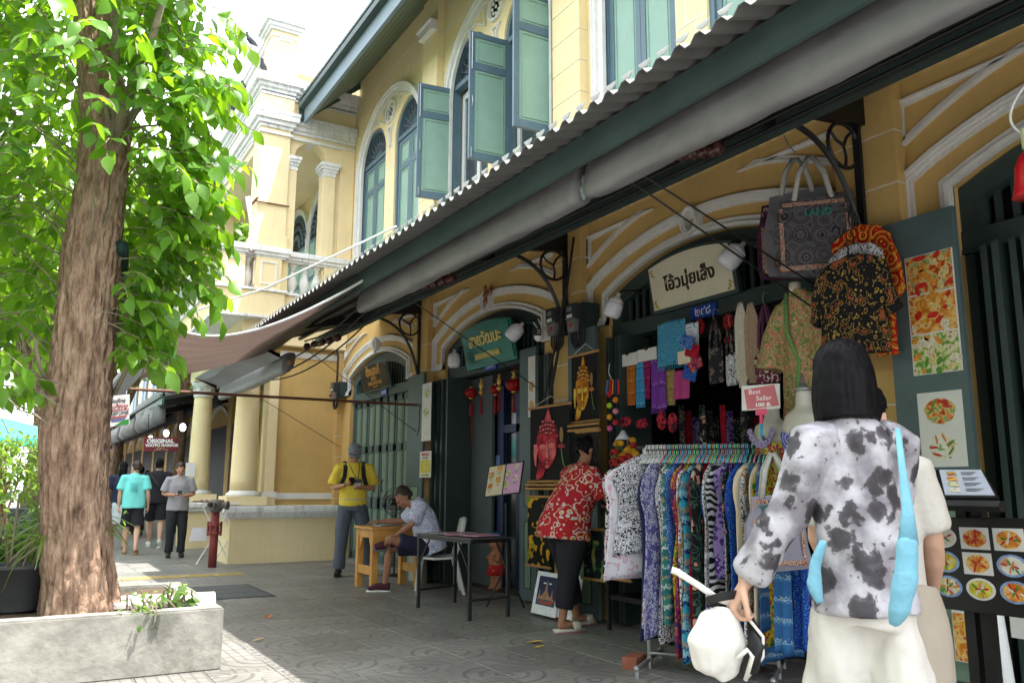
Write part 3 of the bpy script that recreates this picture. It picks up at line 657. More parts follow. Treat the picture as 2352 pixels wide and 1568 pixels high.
def insulators(pts, r, lab):
 I = thing('insulator_rack', lab, 'insulator', pts[0], 'porcelain insulators on the wires under the canopy')
 for p in pts:
  MB().lathe([(.3*r, -.9*r), (r, -.75*r), (r, -.45*r), (.55*r, -.2*r), (.55*r, .2*r), (r, .45*r), (r, .75*r), (.3*r, .9*r)], p, 14, Yv).build('porcelain_spool', M['porc'], I, smooth=True)
  MB().tube([Vector(p)+V3(0, .02, .0), Vector(p)+V3(-.02, .02, r*1.2), Vector(p)+V3(0, 0, r*1.9)], .005, 5).build('clamp', M['galv'], I)
 a, b = Vector(pts[0]), Vector(pts[-1]); d = (b-a).normalized()*.12
 MB().bar(a-d+Zv*r*1.9, b+d+Zv*r*1.9, .03, .012).build('rack_bar', M['steelblk'], I)
insulators([onX(1525+i*24, 360-i*3.5, 3.35) for i in range(6)], .042, 'row of brown porcelain insulators above the cream shop sign')
insulators([onX(x, y_, 3.35) for x, y_ in ((925, 668), (945, 662), (980, 655), (998, 650), (1018, 645), (1036, 640))], .045, 'row of brown porcelain insulators above the second arch, over a pilaster')
insulators([onX(x, y_, 3.4) for x, y_ in ((705, 795), (722, 790), (740, 786), (757, 782), (775, 776))], .045, 'row of brown porcelain insulators at the far end of the canopy')
def cable(lab, pts, r=.009, name='cable', m='cable', grp=None):
 return tag(MB().tube(pts, r, 6).build(name, M[m], smooth=True), lab, 'cable', grp)
def span(p, q, dz, n=14): return sag(p, q, dz, n)
g_ = 'black cables strung under the canopy'
cable('black cable looping below the canopy, uppermost of the bundle at the far end', span((3.3, 1.0, 3.22), (3.3, 9.3, 3.28), .02)+span((3.3, 9.3, 3.28), (3.2, 13.2, 3.02), .12)[1:], .011, grp=g_)
cable('black cable running close below the corrugated sheets to the far columns', span((3.45, 1.0, 3.24), (3.45, 9.3, 3.30), .03)+span((3.45, 9.3, 3.30), (3.3, 13.4, 2.95), .16)[1:], .012, grp=g_)
cable('black cable along the purlin, dipping most before the round column', span((3.6, 1.0, 3.27), (3.6, 9.3, 3.32), .03)+span((3.6, 9.3, 3.32), (3.35, 13.5, 2.9), .22)[1:], .011, grp=g_)
# == PORTICO BUILDING beyond the shophouse
PB = thing('portico_house', 'cream two-storey portico house with round columns, balusters and roof parapet beyond the shophouse', 'building', (3.5, 14.5, 0))
def band(mb, x0, y0, x1, y1, steps):     # stepped cornice round the street side and both flanks; steps = (projection, z0, z1)
 for p, a, b in steps: mb.box(x0-p, x1, y0-p, y1+p, a, b)
Y0 = 13.8
def cbox(name, a, m='cream', bev=.008, parent=PB, lab=None): return MB().box(*a).build(name, M[m], parent, bevel=bev, label=lab)
cbox('podium', (2.95, 4.68, 13.78, 14.6, 0, .70))
cbox('podium', (2.95, 4.68, 17.6, 18.8, 0, .70))
MB().box(4.68, 4.9, 13.95, 14.6, 0, .70).build('podium_end', M['cream'], PB)
for (ya, yb) in ((13.78, 14.6), (17.6, 18.8)):
 c_ = MB(); band(c_, 2.95, ya, 4.69, yb, [(.03, .70, .735), (.075, .735, .80), (.12, .80, .87), (.10, .87, .90)]); c_.build('podium_cap', M['whitedirty'], PB)
def column(cx, cy, top=3.52):
 k = MB().box(cx-.32, cx+.33, cy-.3, cy+.3, .905, 1.05).build('column_plinth', M['cream'], PB, bevel=.008)
 MB().lathe([(.27, 1.05), (.275, 1.075), (.255, 1.10), (.225, 1.115), (.215, 1.14)], (cx, cy, 0), 28).build('column_base', M['white'], PB, smooth=True)
 MB().lathe([(.212-.035*(i/10)**1.4, 1.14+(3.02-1.14)*i/10) for i in range(11)], (cx, cy, 0), 28).build('column_shaft', M['cream'], PB, smooth=True)
 cp = MB().lathe([(.178, 3.02), (.20, 3.03), (.20, 3.06), (.178, 3.07), (.175, 3.20), (.19, 3.215), (.235, 3.26), (.25, 3.30), (.25, 3.33), (.18, 3.335)], (cx, cy, 0), 28).build('capital', M['whitedirty'], PB, smooth=True)
 g = MB()
 for q in range(6):
  a0 = q*math.pi/3; pts = [(cx+.19*math.cos(a0+t*math.pi/3), cy+.19*math.sin(a0+t*math.pi/3), 3.17-.07*math.sin(t*math.pi)) for t in [i/8 for i in range(9)]]
  g.tube(pts, [.012+.016*math.sin(i/8*math.pi) for i in range(9)], 6); g.ell((cx+.195*math.cos(a0), cy+.195*math.sin(a0), 3.175), .028, 8, 5); g.tube([(cx+.195*math.cos(a0), cy+.195*math.sin(a0), 3.17), (cx+.193*math.cos(a0), cy+.193*math.sin(a0), 3.09)], [.018, .006], 6)
 g.build('garland', M['white'], cp)
 MB().box(cx-.24, cx+.24, cy-.24, cy+.24, 3.335, 3.42).build('abacus', M['cream'], PB, bevel=.006)
column(3.20, 14.12); column(3.20, 18.15)
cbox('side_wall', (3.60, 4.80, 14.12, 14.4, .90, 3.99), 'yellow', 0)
cbox('wall_pilaster', (3.52, 3.68, 14.02, 14.42, 1.12, 3.3), 'cream')
w = MB(); w.box(3.66, 4.69, 14.09, 14.12, 1.00, 1.08).box(3.68, 4.69, 14.10, 14.12, 1.08, 1.10); w.box(3.48, 3.72, 13.98, 14.44, 1.03, 1.12); w.box(3.68, 4.69, 14.07, 14.12, 3.42, 3.49); w.box(3.68, 4.69, 14.085, 14.12, 3.39, 3.42)
w.build('wall_moulding', M['white'], PB)
cbox('pilaster_foot', (3.50, 3.70, 14.0, 14.42, .905, 1.03), 'cream')
cbox('porch_wall', (4.80, 5.0, 14.4, 19.2, 0, 3.99), 'cream', 0)
for yc in (15.2, 19.0):
 for i in range(11): MB().box(4.70, 4.80, yc-.25, yc+.25, .0+i*.355, i*.355+.343).build('pilaster_block', M['cream'], PB)
 MB().box(4.706, 4.80, yc-.244, yc+.244, 0, 3.9).build('pilaster', M['white'], PB)
o = MB(); outm = [(18.3, 1.9), (18.3, 2.7)]+arc(17.1, 1.2, 2.72, 3.2)+[(15.9, 2.7), (15.9, 1.9)]
o.ribbon(outm, .09, 4.77, 4.80); o.build('arch_moulding', M['white'], PB)
MB().prism([(18.2, 0), (18.2, 2.7)]+arc(17.1, 1.1, 2.7, 3.1)[1:-1]+[(16., 2.7), (16., 0)], (4.79, 0, 0), (0, 1, 0), (0, 0, 1), (-.015, 0, 0)).build('doorway', M['black_p'], PB)  # black slab on the wall stands in for the unlit opening
M['red'] = mat('red_enamel', (.42, .02, .02), .45, .1)
MB().box(4.72, 4.76, 15.5, 16.0, 1.75, 2.35).build('notice_board', M['red'], PB, bevel=.004)
cbox('architrave', (2.99, 3.42, 13.9, 18.6, 3.42, 3.99), 'cream'); cbox('architrave', (3.42, 4.8, 13.9, 14.1, 3.56, 3.99), 'cream')
cbox('balcony_slab', (2.50, 3.60, 13.68, 19.0, 3.99, 4.40), 'cream'); cbox('balcony_slab', (3.60, 4.79, Y0, 19.0, 3.97, 4.40), 'cream')
b = MB(); b.box(2.46, 3.63, 13.64, 19.05, 4.40, 4.44).box(3.63, 4.79, 13.76, 19.05, 4.40, 4.44).box(2.46, 3.63, 13.66, 19.02, 3.95, 3.99); b.build('slab_moulding', M['whitedirty'], PB)
def pedestal(x0, x1, y0, y1):
 p = cbox('pedestal', (x0, x1, y0, y1, 4.44, 4.985))
 for (ax, a0, a1, c_) in (('y', x0, x1, y0), ('x', y0, y1, x0)):
  q = MB(); d = .08
  u0, u1, v0, v1 = a0+d, a1-d, 4.52, 4.92
  for (s0, s1, t0, t1) in ((u0, u1, v0, v0+.028), (u0, u1, v1-.028, v1), (u0, u0+.028, v0+.028, v1-.028), (u1-.028, u1, v0+.028, v1-.028)):
   if ax == 'y': q.box(s0, s1, c_-.018, c_+.002, t0, t1)
   else: q.box(c_-.018, c_+.002, s0, s1, t0, t1)
  q.build('panel_moulding', M['white'], p)
pedestal(2.53, 2.93, 13.70, 14.10); pedestal(3.10, 3.53, 13.70, 14.10); pedestal(2.53, 2.93, 17.9, 18.4); cbox('pedestal', (4.3, 4.78, 13.83, 14.1, 4.44, 4.985)); cbox('pedestal', (3.53, 3.66, 13.8, 14.1, 4.44, 4.985))
r = MB()
for p, a, b_ in ((.0, 4.985, 5.02), (.035, 5.02, 5.075), (.07, 5.075, 5.14), (.05, 5.14, 5.17)):
 r.box(2.53-p, 2.93+p, 13.7-p, 18.4, a, b_); r.box(3.10-p, 3.60+p, 13.7-p, 14.1, a, b_); r.box(2.93+p, 4.79, 13.83-p, 14.05+p*.5, a+.0015, b_-.0015)
r.build('handrail', M['whitedirty'], PB)
bp = [(.075, 4.44), (.075, 4.475), (.045, 4.49), (.035, 4.51), (.05, 4.53), (.078, 4.60), (.085, 4.66), (.07, 4.73), (.04, 4.82), (.032, 4.87), (.045, 4.885), (.032, 4.90), (.06, 4.94), (.075, 4.95), (.075, 4.985)]
bm_ = MB().lathe(bp, (0, 0, 0), 14).mesh('baluster', True); bm_.materials.append(M['white'])
bal = [(3.01, 13.92), (3.78, 13.95), (3.99, 13.95), (4.2, 13.95)]+[(2.73, 14.25+i*.235) for i in range(15)]
for x, y in bal:
 o = link('baluster', bm_, PB); o.location = (x, y, 0)
def pillar(x0, x1, y0, y1):
 cbox('pillar', (x0, x1, y0, y1, 5.17, 7.25)); cbox('pillar_base', (x0-.03, x1+.03, y0-.03, y1+.02, 5.172, 5.42))
pillar(3.08, 3.59, 13.80, 14.3); pillar(3.08, 3.59, 18.15, 18.65)
aw = MB(); a0, a1, ca = 3.70, 4.28, 3.99
aw.prism([(3.59, 7.26), (3.59, 5.17), (a0, 5.17), (a0, 6.93)]+[(ca-.29*math.cos(math.pi*i/10), 6.93+.30*math.sin(math.pi*i/10)) for i in range(1, 10)]+[(a1, 6.93), (a1, 4.44), (4.79, 4.44), (4.79, 7.26)], (0, 13.9, 0), (1, 0, 0), (0, 0, 1), (0, .26, 0))
aw.build('arcade_wall', M['cream'], PB)
cbox('wall_pilaster', (4.52, 4.79, 13.85, 13.9, 4.44, 7.25))
for xa, xb in ((3.585, 3.74), (4.22, 4.44)):
 cbox('jamb_pilaster', (xa, xb, 13.84, 14.12, 5.17, 6.66)); c_ = MB()
 for p, a, b_ in ((.01, 6.66, 6.69), (.0, 6.69, 6.74), (.02, 6.74, 6.79), (.045, 6.79, 6.84), (.065, 6.84, 6.90)): c_.box(xa-(p if xa > 4 else -.001), xb+p, 13.84-p, 14.12+p, a, b_)
 c_.build('jamb_capital', M['whitedirty'], PB)
def entab(z, kind):
 m = MB()
 for x0, x1, y0, y1, q in ((3.08, 3.59, 13.8, 14.32, 0.), (3.11, 4.79, 13.87, 14.2, .0015), (3.11, 3.5, 14.2, 18.2, .0015), (3.08, 3.59, 18.13, 18.66, 0)):
  for p, a, b_ in kind: m.box(x0-p, x1+(p if x1 < 4.7 else 0), y0-p, y1+p, z+a+q, z+b_-q)
 return m
entab(7.22, [(.035, 0, .05)]).build('astragal', M['white'], PB)
for a, b_, nm in ((7.18, 7.22, 'beam'),): pass
cbox('beam', (3.12, 3.5, 14.3, 18.15, 7.05, 7.30)); cbox('beam', (3.5, 4.79, 18.2, 18.6, 7.05, 7.30)); cbox('porch_ceiling', (3.5, 4.79, 14.2, 18.2, 7.20, 7.28))
entab(7.33, [(.03, 0, .06), (.07, .06, .14), (.12, .14, .24), (.13, .24, .30)]).build('cornice', M['whitedirty'], PB)
entab(7.63, [(.0, 0, .32)]).build('frieze', M['cream'], PB); entab(7.27, [(.0, 0, .06)]).build('frieze', M['cream'], PB); cbox('frieze_block', (3.04, 3.62, 13.76, 14.3, 7.70, 7.90))
entab(7.92, [(.04, 0, .04)]).build('astragal', M['white'], PB)
entab(7.99, [(.05, 0, .06), (.10, .06, .13), (.16, .13, .22), (.17, .22, .27)]).build('cornice', M['whitedirty'], PB)
def rosette(c, u, nrm):
 g = MB(); c = Vector(c); u = Vector(u)
 for i in range(4):
  t = math.pi/4*(1+2*i)*1.0+math.pi/4
  q = c+u*.042*math.cos(t)+Zv*.042*math.sin(t); ring = [q+u*.026*math.cos(k*.785)+Zv*.026*math.sin(k*.785) for k in range(9)]; g.tube(ring, .011, 5)
 g.build('rosette', M['white'], PB)
rosette((3.36, 13.755, 7.80), Xv, -Yv)
for i in range(9): rosette((3.10, 14.7+i*.42, 7.80), Yv, -Xv)
def pier(x0, x1, y0, y1, zt=9.2):
 p = cbox('attic_pier', (x0, x1, y0, y1, 8.26, zt)); c_ = MB()
 for pr, a, b_ in ((.02, -.12, -.09), (.04, 0, .05), (.08, .05, .12), (.13, .12, .2), (.14, .2, .25)): c_.box(x0-pr, x1+pr, y0-pr, y1+pr, zt+a, zt+b_)
 c_.build('pier_cap', M['whitedirty'], p); q = MB()
 for (s0, s1, t0, t1) in ((x0+.1, x1-.1, 8.5, 8.54), (x0+.1, x1-.1, 9.02, 9.06), (x0+.1, x0+.14, 8.54, 9.02), (x1-.14, x1-.1, 8.54, 9.02)): q.box(s0, s1, y0-.02, y0+.001, t0, t1)
 q.build('panel_moulding', M['white'], p)
pier(3.18, 3.66, 13.85, 14.35); pier(3.18, 3.66, 17.9, 18.4); pier(3.4, 4.0, 16.0, 16.5, 9.9)
cbox('parapet', (3.30, 3.5, 14.35, 17.9, 8.26, 9.1)); m = MB()
for p, a, b_ in ((.04, 9.1, 9.16), (.09, 9.16, 9.24), (.12, 9.24, 9.34)): m.box(3.3-p, 3.5+p, 14.35, 17.9, a, b_)
m.build('parapet_cap', M['whitedirty'], PB)
for i in range(4):
 q = MB(); y0 = 14.5+i*.86; y1 = y0+.74
 for (s0, s1, t0, t1) in ((y0, y1, 8.4, 8.45), (y0, y1, 8.93, 8.98), (y0, y0+.05, 8.45, 8.93), (y1-.05, y1, 8.45, 8.93)): q.box(3.27, 3.301, s0, s1, t0, t1)
 q.build('panel_moulding', M['white'], PB)
M['tile'] = mat('pale_roof_tile', (.42, .40, .40), .7, .25, 7, .3, 40, dirt=.4, dirtcol=(.2, .17, .16, 1))
rt = MB().box(0, .225, -.13, .15, 0, .022).mesh('roof_tile'); rt.materials.append(M['tile'])
roof = MB().add([(3.66, 14.3, 8.86), (6.4, 14.3, 8.86), (6.4, 18, 10.9), (3.66, 18, 10.9)], [(0, 1, 2, 3)]).build('roof', M['tile'], PB)
ang = math.atan2(2.04, 3.7)
for j in range(16):
 for i in range(11):
  o = link('roof_tile', rt, roof); o.location = (3.68+i*.23+(.115 if j % 2 else 0), 14.36+j*.2*math.cos(ang), 8.90+j*.2*math.sin(ang)); o.rotation_euler = (ang-.06, random.uniform(-.01, .01), 0)
cbox('roof_flashing', (3.66, 4.8, 14.1, 14.36, 8.72, 8.84), 'whitedirty'); cbox('gable_wall', (3.66, 4.8, 14.36, 18, 7.6, 8.8), 'cream', 0)
uw = MB().box(4.80, 5.0, 14.3, 19.2, 3.99, 8.3).build('upper_wall', M['yellow_up'], PB)
for yc in (15.6, 17.4):
 o = MB(); out = [(yc-.95, 4.44)]+arch_pts(yc, .95, 6.2, 7.15, 18)[::-1]+[(yc+.95, 4.44)]
 o.ribbon(out, -.13, 4.75, 4.80); o.ribbon(out, -.05, 4.72, 4.752); o.build('window_arch_moulding', M['white'], PB)
 f = MB().prism([(yc+.82, 4.44)]+arch_pts(yc, .82, 6.2, 7.02, 16)+[(yc-.82, 4.44)], (4.79, 0, 0), (0, 1, 0), (0, 0, 1), (-.02, 0, 0)).build('window', M['bgrey'], PB)
 g = MB()
 for i in range(15):
  t = math.pi*(i+.5)/15
  for r0 in (.25, .45, .62):
   p = V3(4.757, yc+r0*math.cos(t)*1.1, 6.25+r0*math.sin(t)*1.05); g.tube([p+V3(0, .06*math.cos(q+t)*(1-q*.1), .06*math.sin(q+t)*(1-q*.1)) for q in [0, .9, 1.8, 2.7, 3.6, 4.5]], .012, 4)
 g.build('fretwork', M['fret'], f)
 MB().prism(arch_pts(yc, .74, 6.2, 6.93, 14), (4.765, 0, 0), (0, 1, 0), (0, 0, 1), (.01, 0, 0)).build('fan_back', M['black'], f)
 for k in range(4):
  for a, b_ in ((4.55, 5.3), (5.4, 6.1)): MB().box(4.755, 4.771, yc-.74+k*.38, yc-.42+k*.38, a, b_).build('panel', M['sage'], f)
MB().box(3.02, 3.06, 13.6, 14.34, 5.95, 5.965).box(3.04, 3.62, 13.76, 13.795, 5.95, 5.965).build('strap', M['rust'], PB)
MB().tube([(3.0, 13.72, 5.55), (2.9, 13.7, 5.98)], .045, 10).build('floodlight_tube', M['plastic_w'], PB)
def pigeon(c, lab, ang=0):
 c = Vector(c); R = Matrix.Rotation(ang, 3, 'Z'); g = MB()
 Q = lambda x, y, z: c+R @ V3(x, y, z)
 g.tube([Q(0, -.16, .05), Q(0, -.1, .07), Q(0, 0, .09), Q(0, .06, .12), Q(0, .085, .17), Q(0, .09, .2)], [.012, .035, .058, .052, .03, .024], 10); g.ell(Q(0, .1, .205), .028, 10, 6); g.tube([Q(0, .12, .205), Q(0, .15, .2)], [.01, .003], 5)
 for s in (-1, 1): g.tube([Q(s*.02, 0, .05), Q(s*.02, .01, 0)], .006, 5)
 me = remesh(g, 'pigeon', .008, 1); o = link('pigeon', me, None, mat('pigeon_feathers', (.045, .05, .06), .7, .3, 20)); tag(o, lab, 'pigeon', 'pigeons on the portico')
pigeon((3.05, 13.75, 8.27), 'dark pigeon on the corner of the upper cornice', 2.5)
pigeon((2.98, 14.7, 8.27), 'dark pigeon perched a little behind the cornice corner', 1.8)
pigeon((2.96, 15.6, 8.27), 'large dark pigeon half hidden by leaves on the middle of the cornice', 1.2)
pigeon((2.96, 18.5, 8.27), 'dark pigeon at the far end of the portico cornice', .5)
pigeon((3.04, 14.9, 9.35), 'dark pigeon on the topmost parapet near its pier', 2)
# == FAR ROW of shophouses
FR = thing('far_shophouse_row', 'far row of yellow shophouses with dark shopfronts beyond the round columns', 'building', (4.8, 25, 0))
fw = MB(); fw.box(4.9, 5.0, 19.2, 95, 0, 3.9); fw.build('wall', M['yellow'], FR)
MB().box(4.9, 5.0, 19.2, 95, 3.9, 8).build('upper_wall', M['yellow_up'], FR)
for i in range(20):
 y = 19.3+i*3.6
 MB().box(4.78, 4.9, y, y+.5, 0, 3.9).build('pilaster', M['yellow'], FR)
 MB().box(4.80, 4.9, y+.62, y+3.55, 0, 2.85).build('shopfront', M['black'], FR)  # black slab in place of a shaded shop opening
 MB().ribbon([(y+.7, 2.2), (y+.7, 3.0)]+arc(y+2.1, 1.35, 3.0, 3.4)[::-1]+[(y+3.45, 3.0), (y+3.45, 2.2)], .1, 4.85, 4.9).build('arch_moulding', M['white'], FR)
 for s in range(2):
  MB().box(4.8, 4.88, y+1.0+s*1.0, y+1.7+s*1.0, 4.7, 6.6).build('window', M['bgrey'], FR)
FC = thing('far_canopy', 'far dark canopy with hanging grey rolled awnings beyond the columns', 'canopy', (3.5, 24, 3))
MB().add([(2.5, 19.3, 3.1), (4.9, 19.3, 3.75), (4.9, 92, 3.75), (2.5, 92, 3.1), (2.5, 19.3, 3.16), (4.9, 19.3, 3.8), (4.9, 92, 3.8), (2.5, 92, 3.16)], [(0, 1, 2, 3), (4, 7, 6, 5), (0, 4, 5, 1), (2, 6, 7, 3), (0, 3, 7, 4)]).build('roof_sheet', M['corr'], FC)
MB().box(2.55, 2.6, 19.3, 24, 2.95, 3.3).build('fascia_board', mat('far_green_board', (.02, .10, .065), .5), FC)
for i in range(20): MB().bar((2.6, 20+i*3.6, 3.02), (4.8, 20+i*3.6, 3.55), .08, .14).build('rafter', M['black_p'], FC)
MB().box(3.7, 3.8, 19.3, 92, 3.0, 3.25).build('purlin', M['black_p'], FC)
for i in range(19):
 y = 19.8+i*3.7; lp = []
 for k in range(12):
  yy_ = y+k/11*3.3; s_ = .05*math.sin(k*1.3+i)
  lp.append([V3(2.62+s_*.3, yy_, 3.06), V3(2.45+s_, yy_, 2.9), V3(2.42+s_, yy_, 2.62), V3(2.55, yy_, 2.52+s_*.4), V3(2.72, yy_, 2.6), V3(2.7, yy_, 3.0)])
 MB().loft(lp).build('hanging_canvas', M['roller'], FC, smooth=True)
for i, y in enumerate((20.5, 23.0, 26.0)):
 L = thing('hanging_lamp', ['white lamp glowing under the far canopy, nearest the columns', 'second white lamp under the far canopy, glowing', 'farthest glowing lamp under the far canopy'][i], 'lamp', (3.2, y, 2.6), 'lamps under the far canopy')
 MB().tube([(3.2, y, 2.62), (3.2, y, 3.1)], .006, 5).build('cord', M['cable'], L); MB().ell((3.2, y, 2.55), (.07, .07, .09), 12, 8).build('bulb', mat('glowing_bulb', (.9, .93, 1), .3, 0, emit=3.), L, smooth=True)
SG = thing('massage_sign', 'dark red sign reading ORIGINAL WATPO MASSAGE hanging before the far shopfronts', 'sign', (3, 19.4, 2.2))
p0, p1, p2 = onY(330, 1004, 19.6), onY(410, 1004, 19.6), onY(330, 1036, 19.6)
u = (p1-p0); wd = u.length; u.normalize(); v = (p0-p2); hg = v.length; v.normalize()
n_ = u.cross(v)
o_ = p2-n_*.05
MB().prism([(0, 0), (wd, 0), (wd, hg), (0, hg)], o_, u, v, n_*.05).build('board', mat('maroon_sign', (.16, .012, .02), .5, .15), SG, bevel=.005)
c0 = p2+n_*.004; text('lettering', 'ORIGINAL', c0+u*wd*.48+v*hg*.72, u, v, hg*.40, M['white_p'], SG, bold=.006); text('lettering', 'WATPO MASSAGE', c0+u*wd*.52+v*hg*.42, u, v, hg*.27, M['white_p'], SG, bold=.004)
text('lettering', '★★★★★', c0+u*wd*.48+v*hg*.22, u, v, hg*.12, M['goldtxt'], SG); text('lettering', 'SINCE 1999', c0+u*wd*.5+v*hg*.1, u, v, hg*.12, M['white_p'], SG, space=1.6)
MB().tube([p0+u*.1, p0+u*.1+v*.5], .008, 5).tube([p1-u*.1, p1-u*.1+v*.5], .008, 5).build('hanging_rod', M['steelblk'], SG)
q = onY(437, 1077, 17.9); nb = MB().box(q.x-.09, q.x+.1, 17.9, 17.905, q.z-.14, q.z+.13).build('paper_notice', M['white_p']); tag(nb, 'white paper notice stuck on the far round column', 'notice')
# == PLANTER, TREE AND GREENERY
PLZ = .40
M['conc'] = mat('stained_concrete', (.25, .245, .22), .9, .35, 4, .7, 18, dirt=1., dirtcol=(.10, .10, .08, 1), streak=False)
M['soil'] = mat('soil_with_litter', (.085, .055, .035), .95, .5, 14, .8, 40)
PLX1, PLY0, PLY1 = 1.28, 5.98, 7.75
PT = thing('planter', 'low rectangular concrete tree planter, stained grey, at the lower left', 'planter', (0, 6.8, 0))
pw = MB(); pw.box(-2.6, PLX1, PLY0, PLY0+.15, 0, PLZ); pw.box(PLX1-.15, PLX1, PLY0+.15, PLY1-.15, 0, PLZ); pw.box(-2.6, PLX1, PLY1-.15, PLY1, 0, PLZ); pw.box(-2.75, -2.6, PLY0, PLY1, 0, PLZ)
me = pw.mesh('planter_wall'); bm = bmesh.new(); bm.from_mesh(me); bmesh.ops.bevel(bm, geom=[e for e in bm.edges if e.calc_face_angle(0) > .5], offset=.012, segments=2, affect='EDGES'); bm.to_mesh(me); bm.free()
link('planter_wall', me, PT, M['conc'])
v = []; f = []; nx, ny = 60, 26
for j in range(ny+1):
 for i in range(nx+1):
  x = -2.6+(PLX1-.15+2.6)*i/nx; y = PLY0+.15+(PLY1-.3-PLY0)*j/ny; v.append((x, y, PLZ-.045+.03*noise.noise(V3(x*3, y*3, 0))+.012*noise.noise(V3(x*17, y*17, 3))))
for j in range(ny):
 for i in range(nx): a = j*(nx+1)+i; f.append((a, a+1, a+nx+2, a+nx+1))
MB().add(v, f).build('soil', M['soil'], PT)
tag(MB().obox(onZ(640*.574+10, 1378, PLZ), (.34, -.05, 0), (.03, .17, .01), (0, 0, .018)).build('flat_stone', mat('pale_stone', (.5, .48, .46), .8, .1, 5, .3, 30), bevel=.006), 'flat pale stone slab lying at the right end of the planter', 'stone')
TB = onZ(186, 1392, PLZ); TD = math.hypot(TB.x, TB.y)
def bark():
 m = bpy.data.materials.new('furrowed_bark'); m.use_nodes = True; n = m.node_tree.nodes; l = m.node_tree.links; b = n['Principled BSDF']; b.inputs['Roughness'].default_value = .92; b.inputs['Specular IOR Level'].default_value = .15
 tc = n.new('ShaderNodeTexCoord'); mp = n.new('ShaderNodeMapping'); mp.inputs['Scale'].default_value = (1, 1, .38); l.new(tc.outputs['Object'], mp.inputs[0])
 no = n.new('ShaderNodeTexNoise'); no.inputs['Scale'].default_value = 16; no.inputs['Detail'].default_value = 9; no.inputs['Roughness'].default_value = .7; l.new(mp.outputs[0], no.inputs['Vector'])
 vo = n.new('ShaderNodeTexVoronoi'); vo.feature = 'DISTANCE_TO_EDGE'; vo.inputs['Scale'].default_value = 22; l.new(mp.outputs[0], vo.inputs['Vector'])
 r = n.new('ShaderNodeValToRGB'); e = r.color_ramp.elements; e[0].position = .28; e[0].color = (.07, .042, .028, 1); e[1].position = .70; e[1].color = (.46, .33, .24, 1); k = r.color_ramp.elements.new(.48); k.color = (.26, .17, .12, 1); l.new(no.outputs['Fac'], r.inputs['Fac'])
 l.new(r.outputs[0], b.inputs['Base Color'])
 m1 = n.new('ShaderNodeMath'); m1.operation = 'MULTIPLY_ADD'; m1.inputs[1].default_value = 1.6; l.new(vo.outputs[0], m1.inputs[0]); l.new(no.outputs['Fac'], m1.inputs[2])
 bu = n.new('ShaderNodeBump'); bu.inputs['Distance'].default_value = .03; bu.inputs['Strength'].default_value = .85; l.new(m1.outputs[0], bu.inputs['Height']); l.new(bu.outputs[0], b.inputs['Normal'])
 return m
M['bark'] = bark()
TR = thing('street_tree', 'large broadleaf street tree with thick furrowed trunk and leafy shoots, in the planter', 'tree', TB)
axis = []
for px0, px1, py in ((98, 270, 1400), (104, 265, 1340), (97, 254, 1170), (93, 251, 987), (112, 258, 860), (132, 268, 700), (152, 276, 560), (176, 288, 430), (186, 300, 300), (180, 285, 200), (172, 262, 90), (168, 250, -60), (165, 240, -260), (160, 230, -500)):
 a, b = onD(px0, py, TD), onD(px1, py, TD); axis.append(((a+b)/2, (a-b).length/2))
def at_axis(z):
 for (a, ra), (b, rb) in zip(axis, axis[1:]):
  if a.z <= z <= b.z: t = (z-a.z)/(b.z-a.z); return a.lerp(b, t), ra+(rb-ra)*t
 return (axis[0] if z < axis[0][0].z else axis[-1])
v = []; f = []; NZ, NA = 330, 120; z0, z1 = PLZ-.08, axis[-1][0].z
for j in range(NZ+1):
 z = z0+(z1-z0)*j/NZ; c, r = at_axis(z)
 for i in range(NA):
  t = 2*math.pi*i/NA; p = V3(math.cos(t), math.sin(t), 0)
  rg = abs(noise.noise(V3(p.x*3.2, p.y*3.2, z*.9)))*1.2+.5*noise.noise(V3(p.x*7, p.y*7, z*3.2))+.45*noise.noise(V3(p.x*14, p.y*14, z*9))+.35*noise.noise(V3(p.x*26, p.y*26, z*18))
  base = max(0, 1-(z-PLZ)/.9); rad = r*(1.0+.05*rg*2.2-.10*(1-min(1, 5*abs(noise.noise(V3(p.x*4.2, p.y*4.2, z*.55)))))+base*base*.16*max(0, math.sin(5*t+1))+.06*noise.noise(V3(p.x*1.5, p.y*1.5, z*.8))*2)
  v.append((c.x+p.x*rad, c.y+p.y*rad, z))
for j in range(NZ):
 for i in range(NA): k = (i+1) % NA; f.append((j*NA+i, j*NA+k, (j+1)*NA+k, (j+1)*NA+i))
MB().add(v, f).build('trunk', M['bark'], TR, smooth=True)
rt_ = random.Random(5)
limbs = []
def limb(pix, r0, r1, dd=0):
 pts = [onD(x, y, TD+d+dd) for x, y, d in pix]; n = len(pts); limbs.append(pts)
 MB().tube(pts, [r0+(r1-r0)*i/(n-1) for i in range(n)], 9).build('limb', M['twig'], TR, smooth=True)
M['twig'] = mat('grey_green_stem', (.20, .17, .12), .8, .25, 15, .3, 50)
limb([(262, 300, -.22), (262, 240, -.3), (266, 120, -.35), (268, 0, -.35), (268, -150, -.3)], .035, .022)
limb([(272, 312, -.22), (282, 262, -.36), (312, 170, -.5), (352, 80, -.62), (380, -20, -.7)], .042, .02)
limb([(282, 300, -.15), (300, 272, -.2), (340, 210, -.25), (380, 130, -.3), (430, 40, -.3)], .035, .018)
limb([(254, 300, -.22), (246, 262, -.3), (243, 240, -.33)], .025, .012)
limb([(285, 300, -.1), (330, 290, -.15), (390, 286, -.15)], .012, .006); limb([(205, 560, -.22), (213, 520, -.3), (216, 430, -.36)], .012, .005)
limb([(120, 900, -.1), (90, 840, -.2), (80, 780, -.3)], .02, .01); limb([(262, 905, 0), (290, 850, -.1), (330, 760, -.2)], .018, .008)
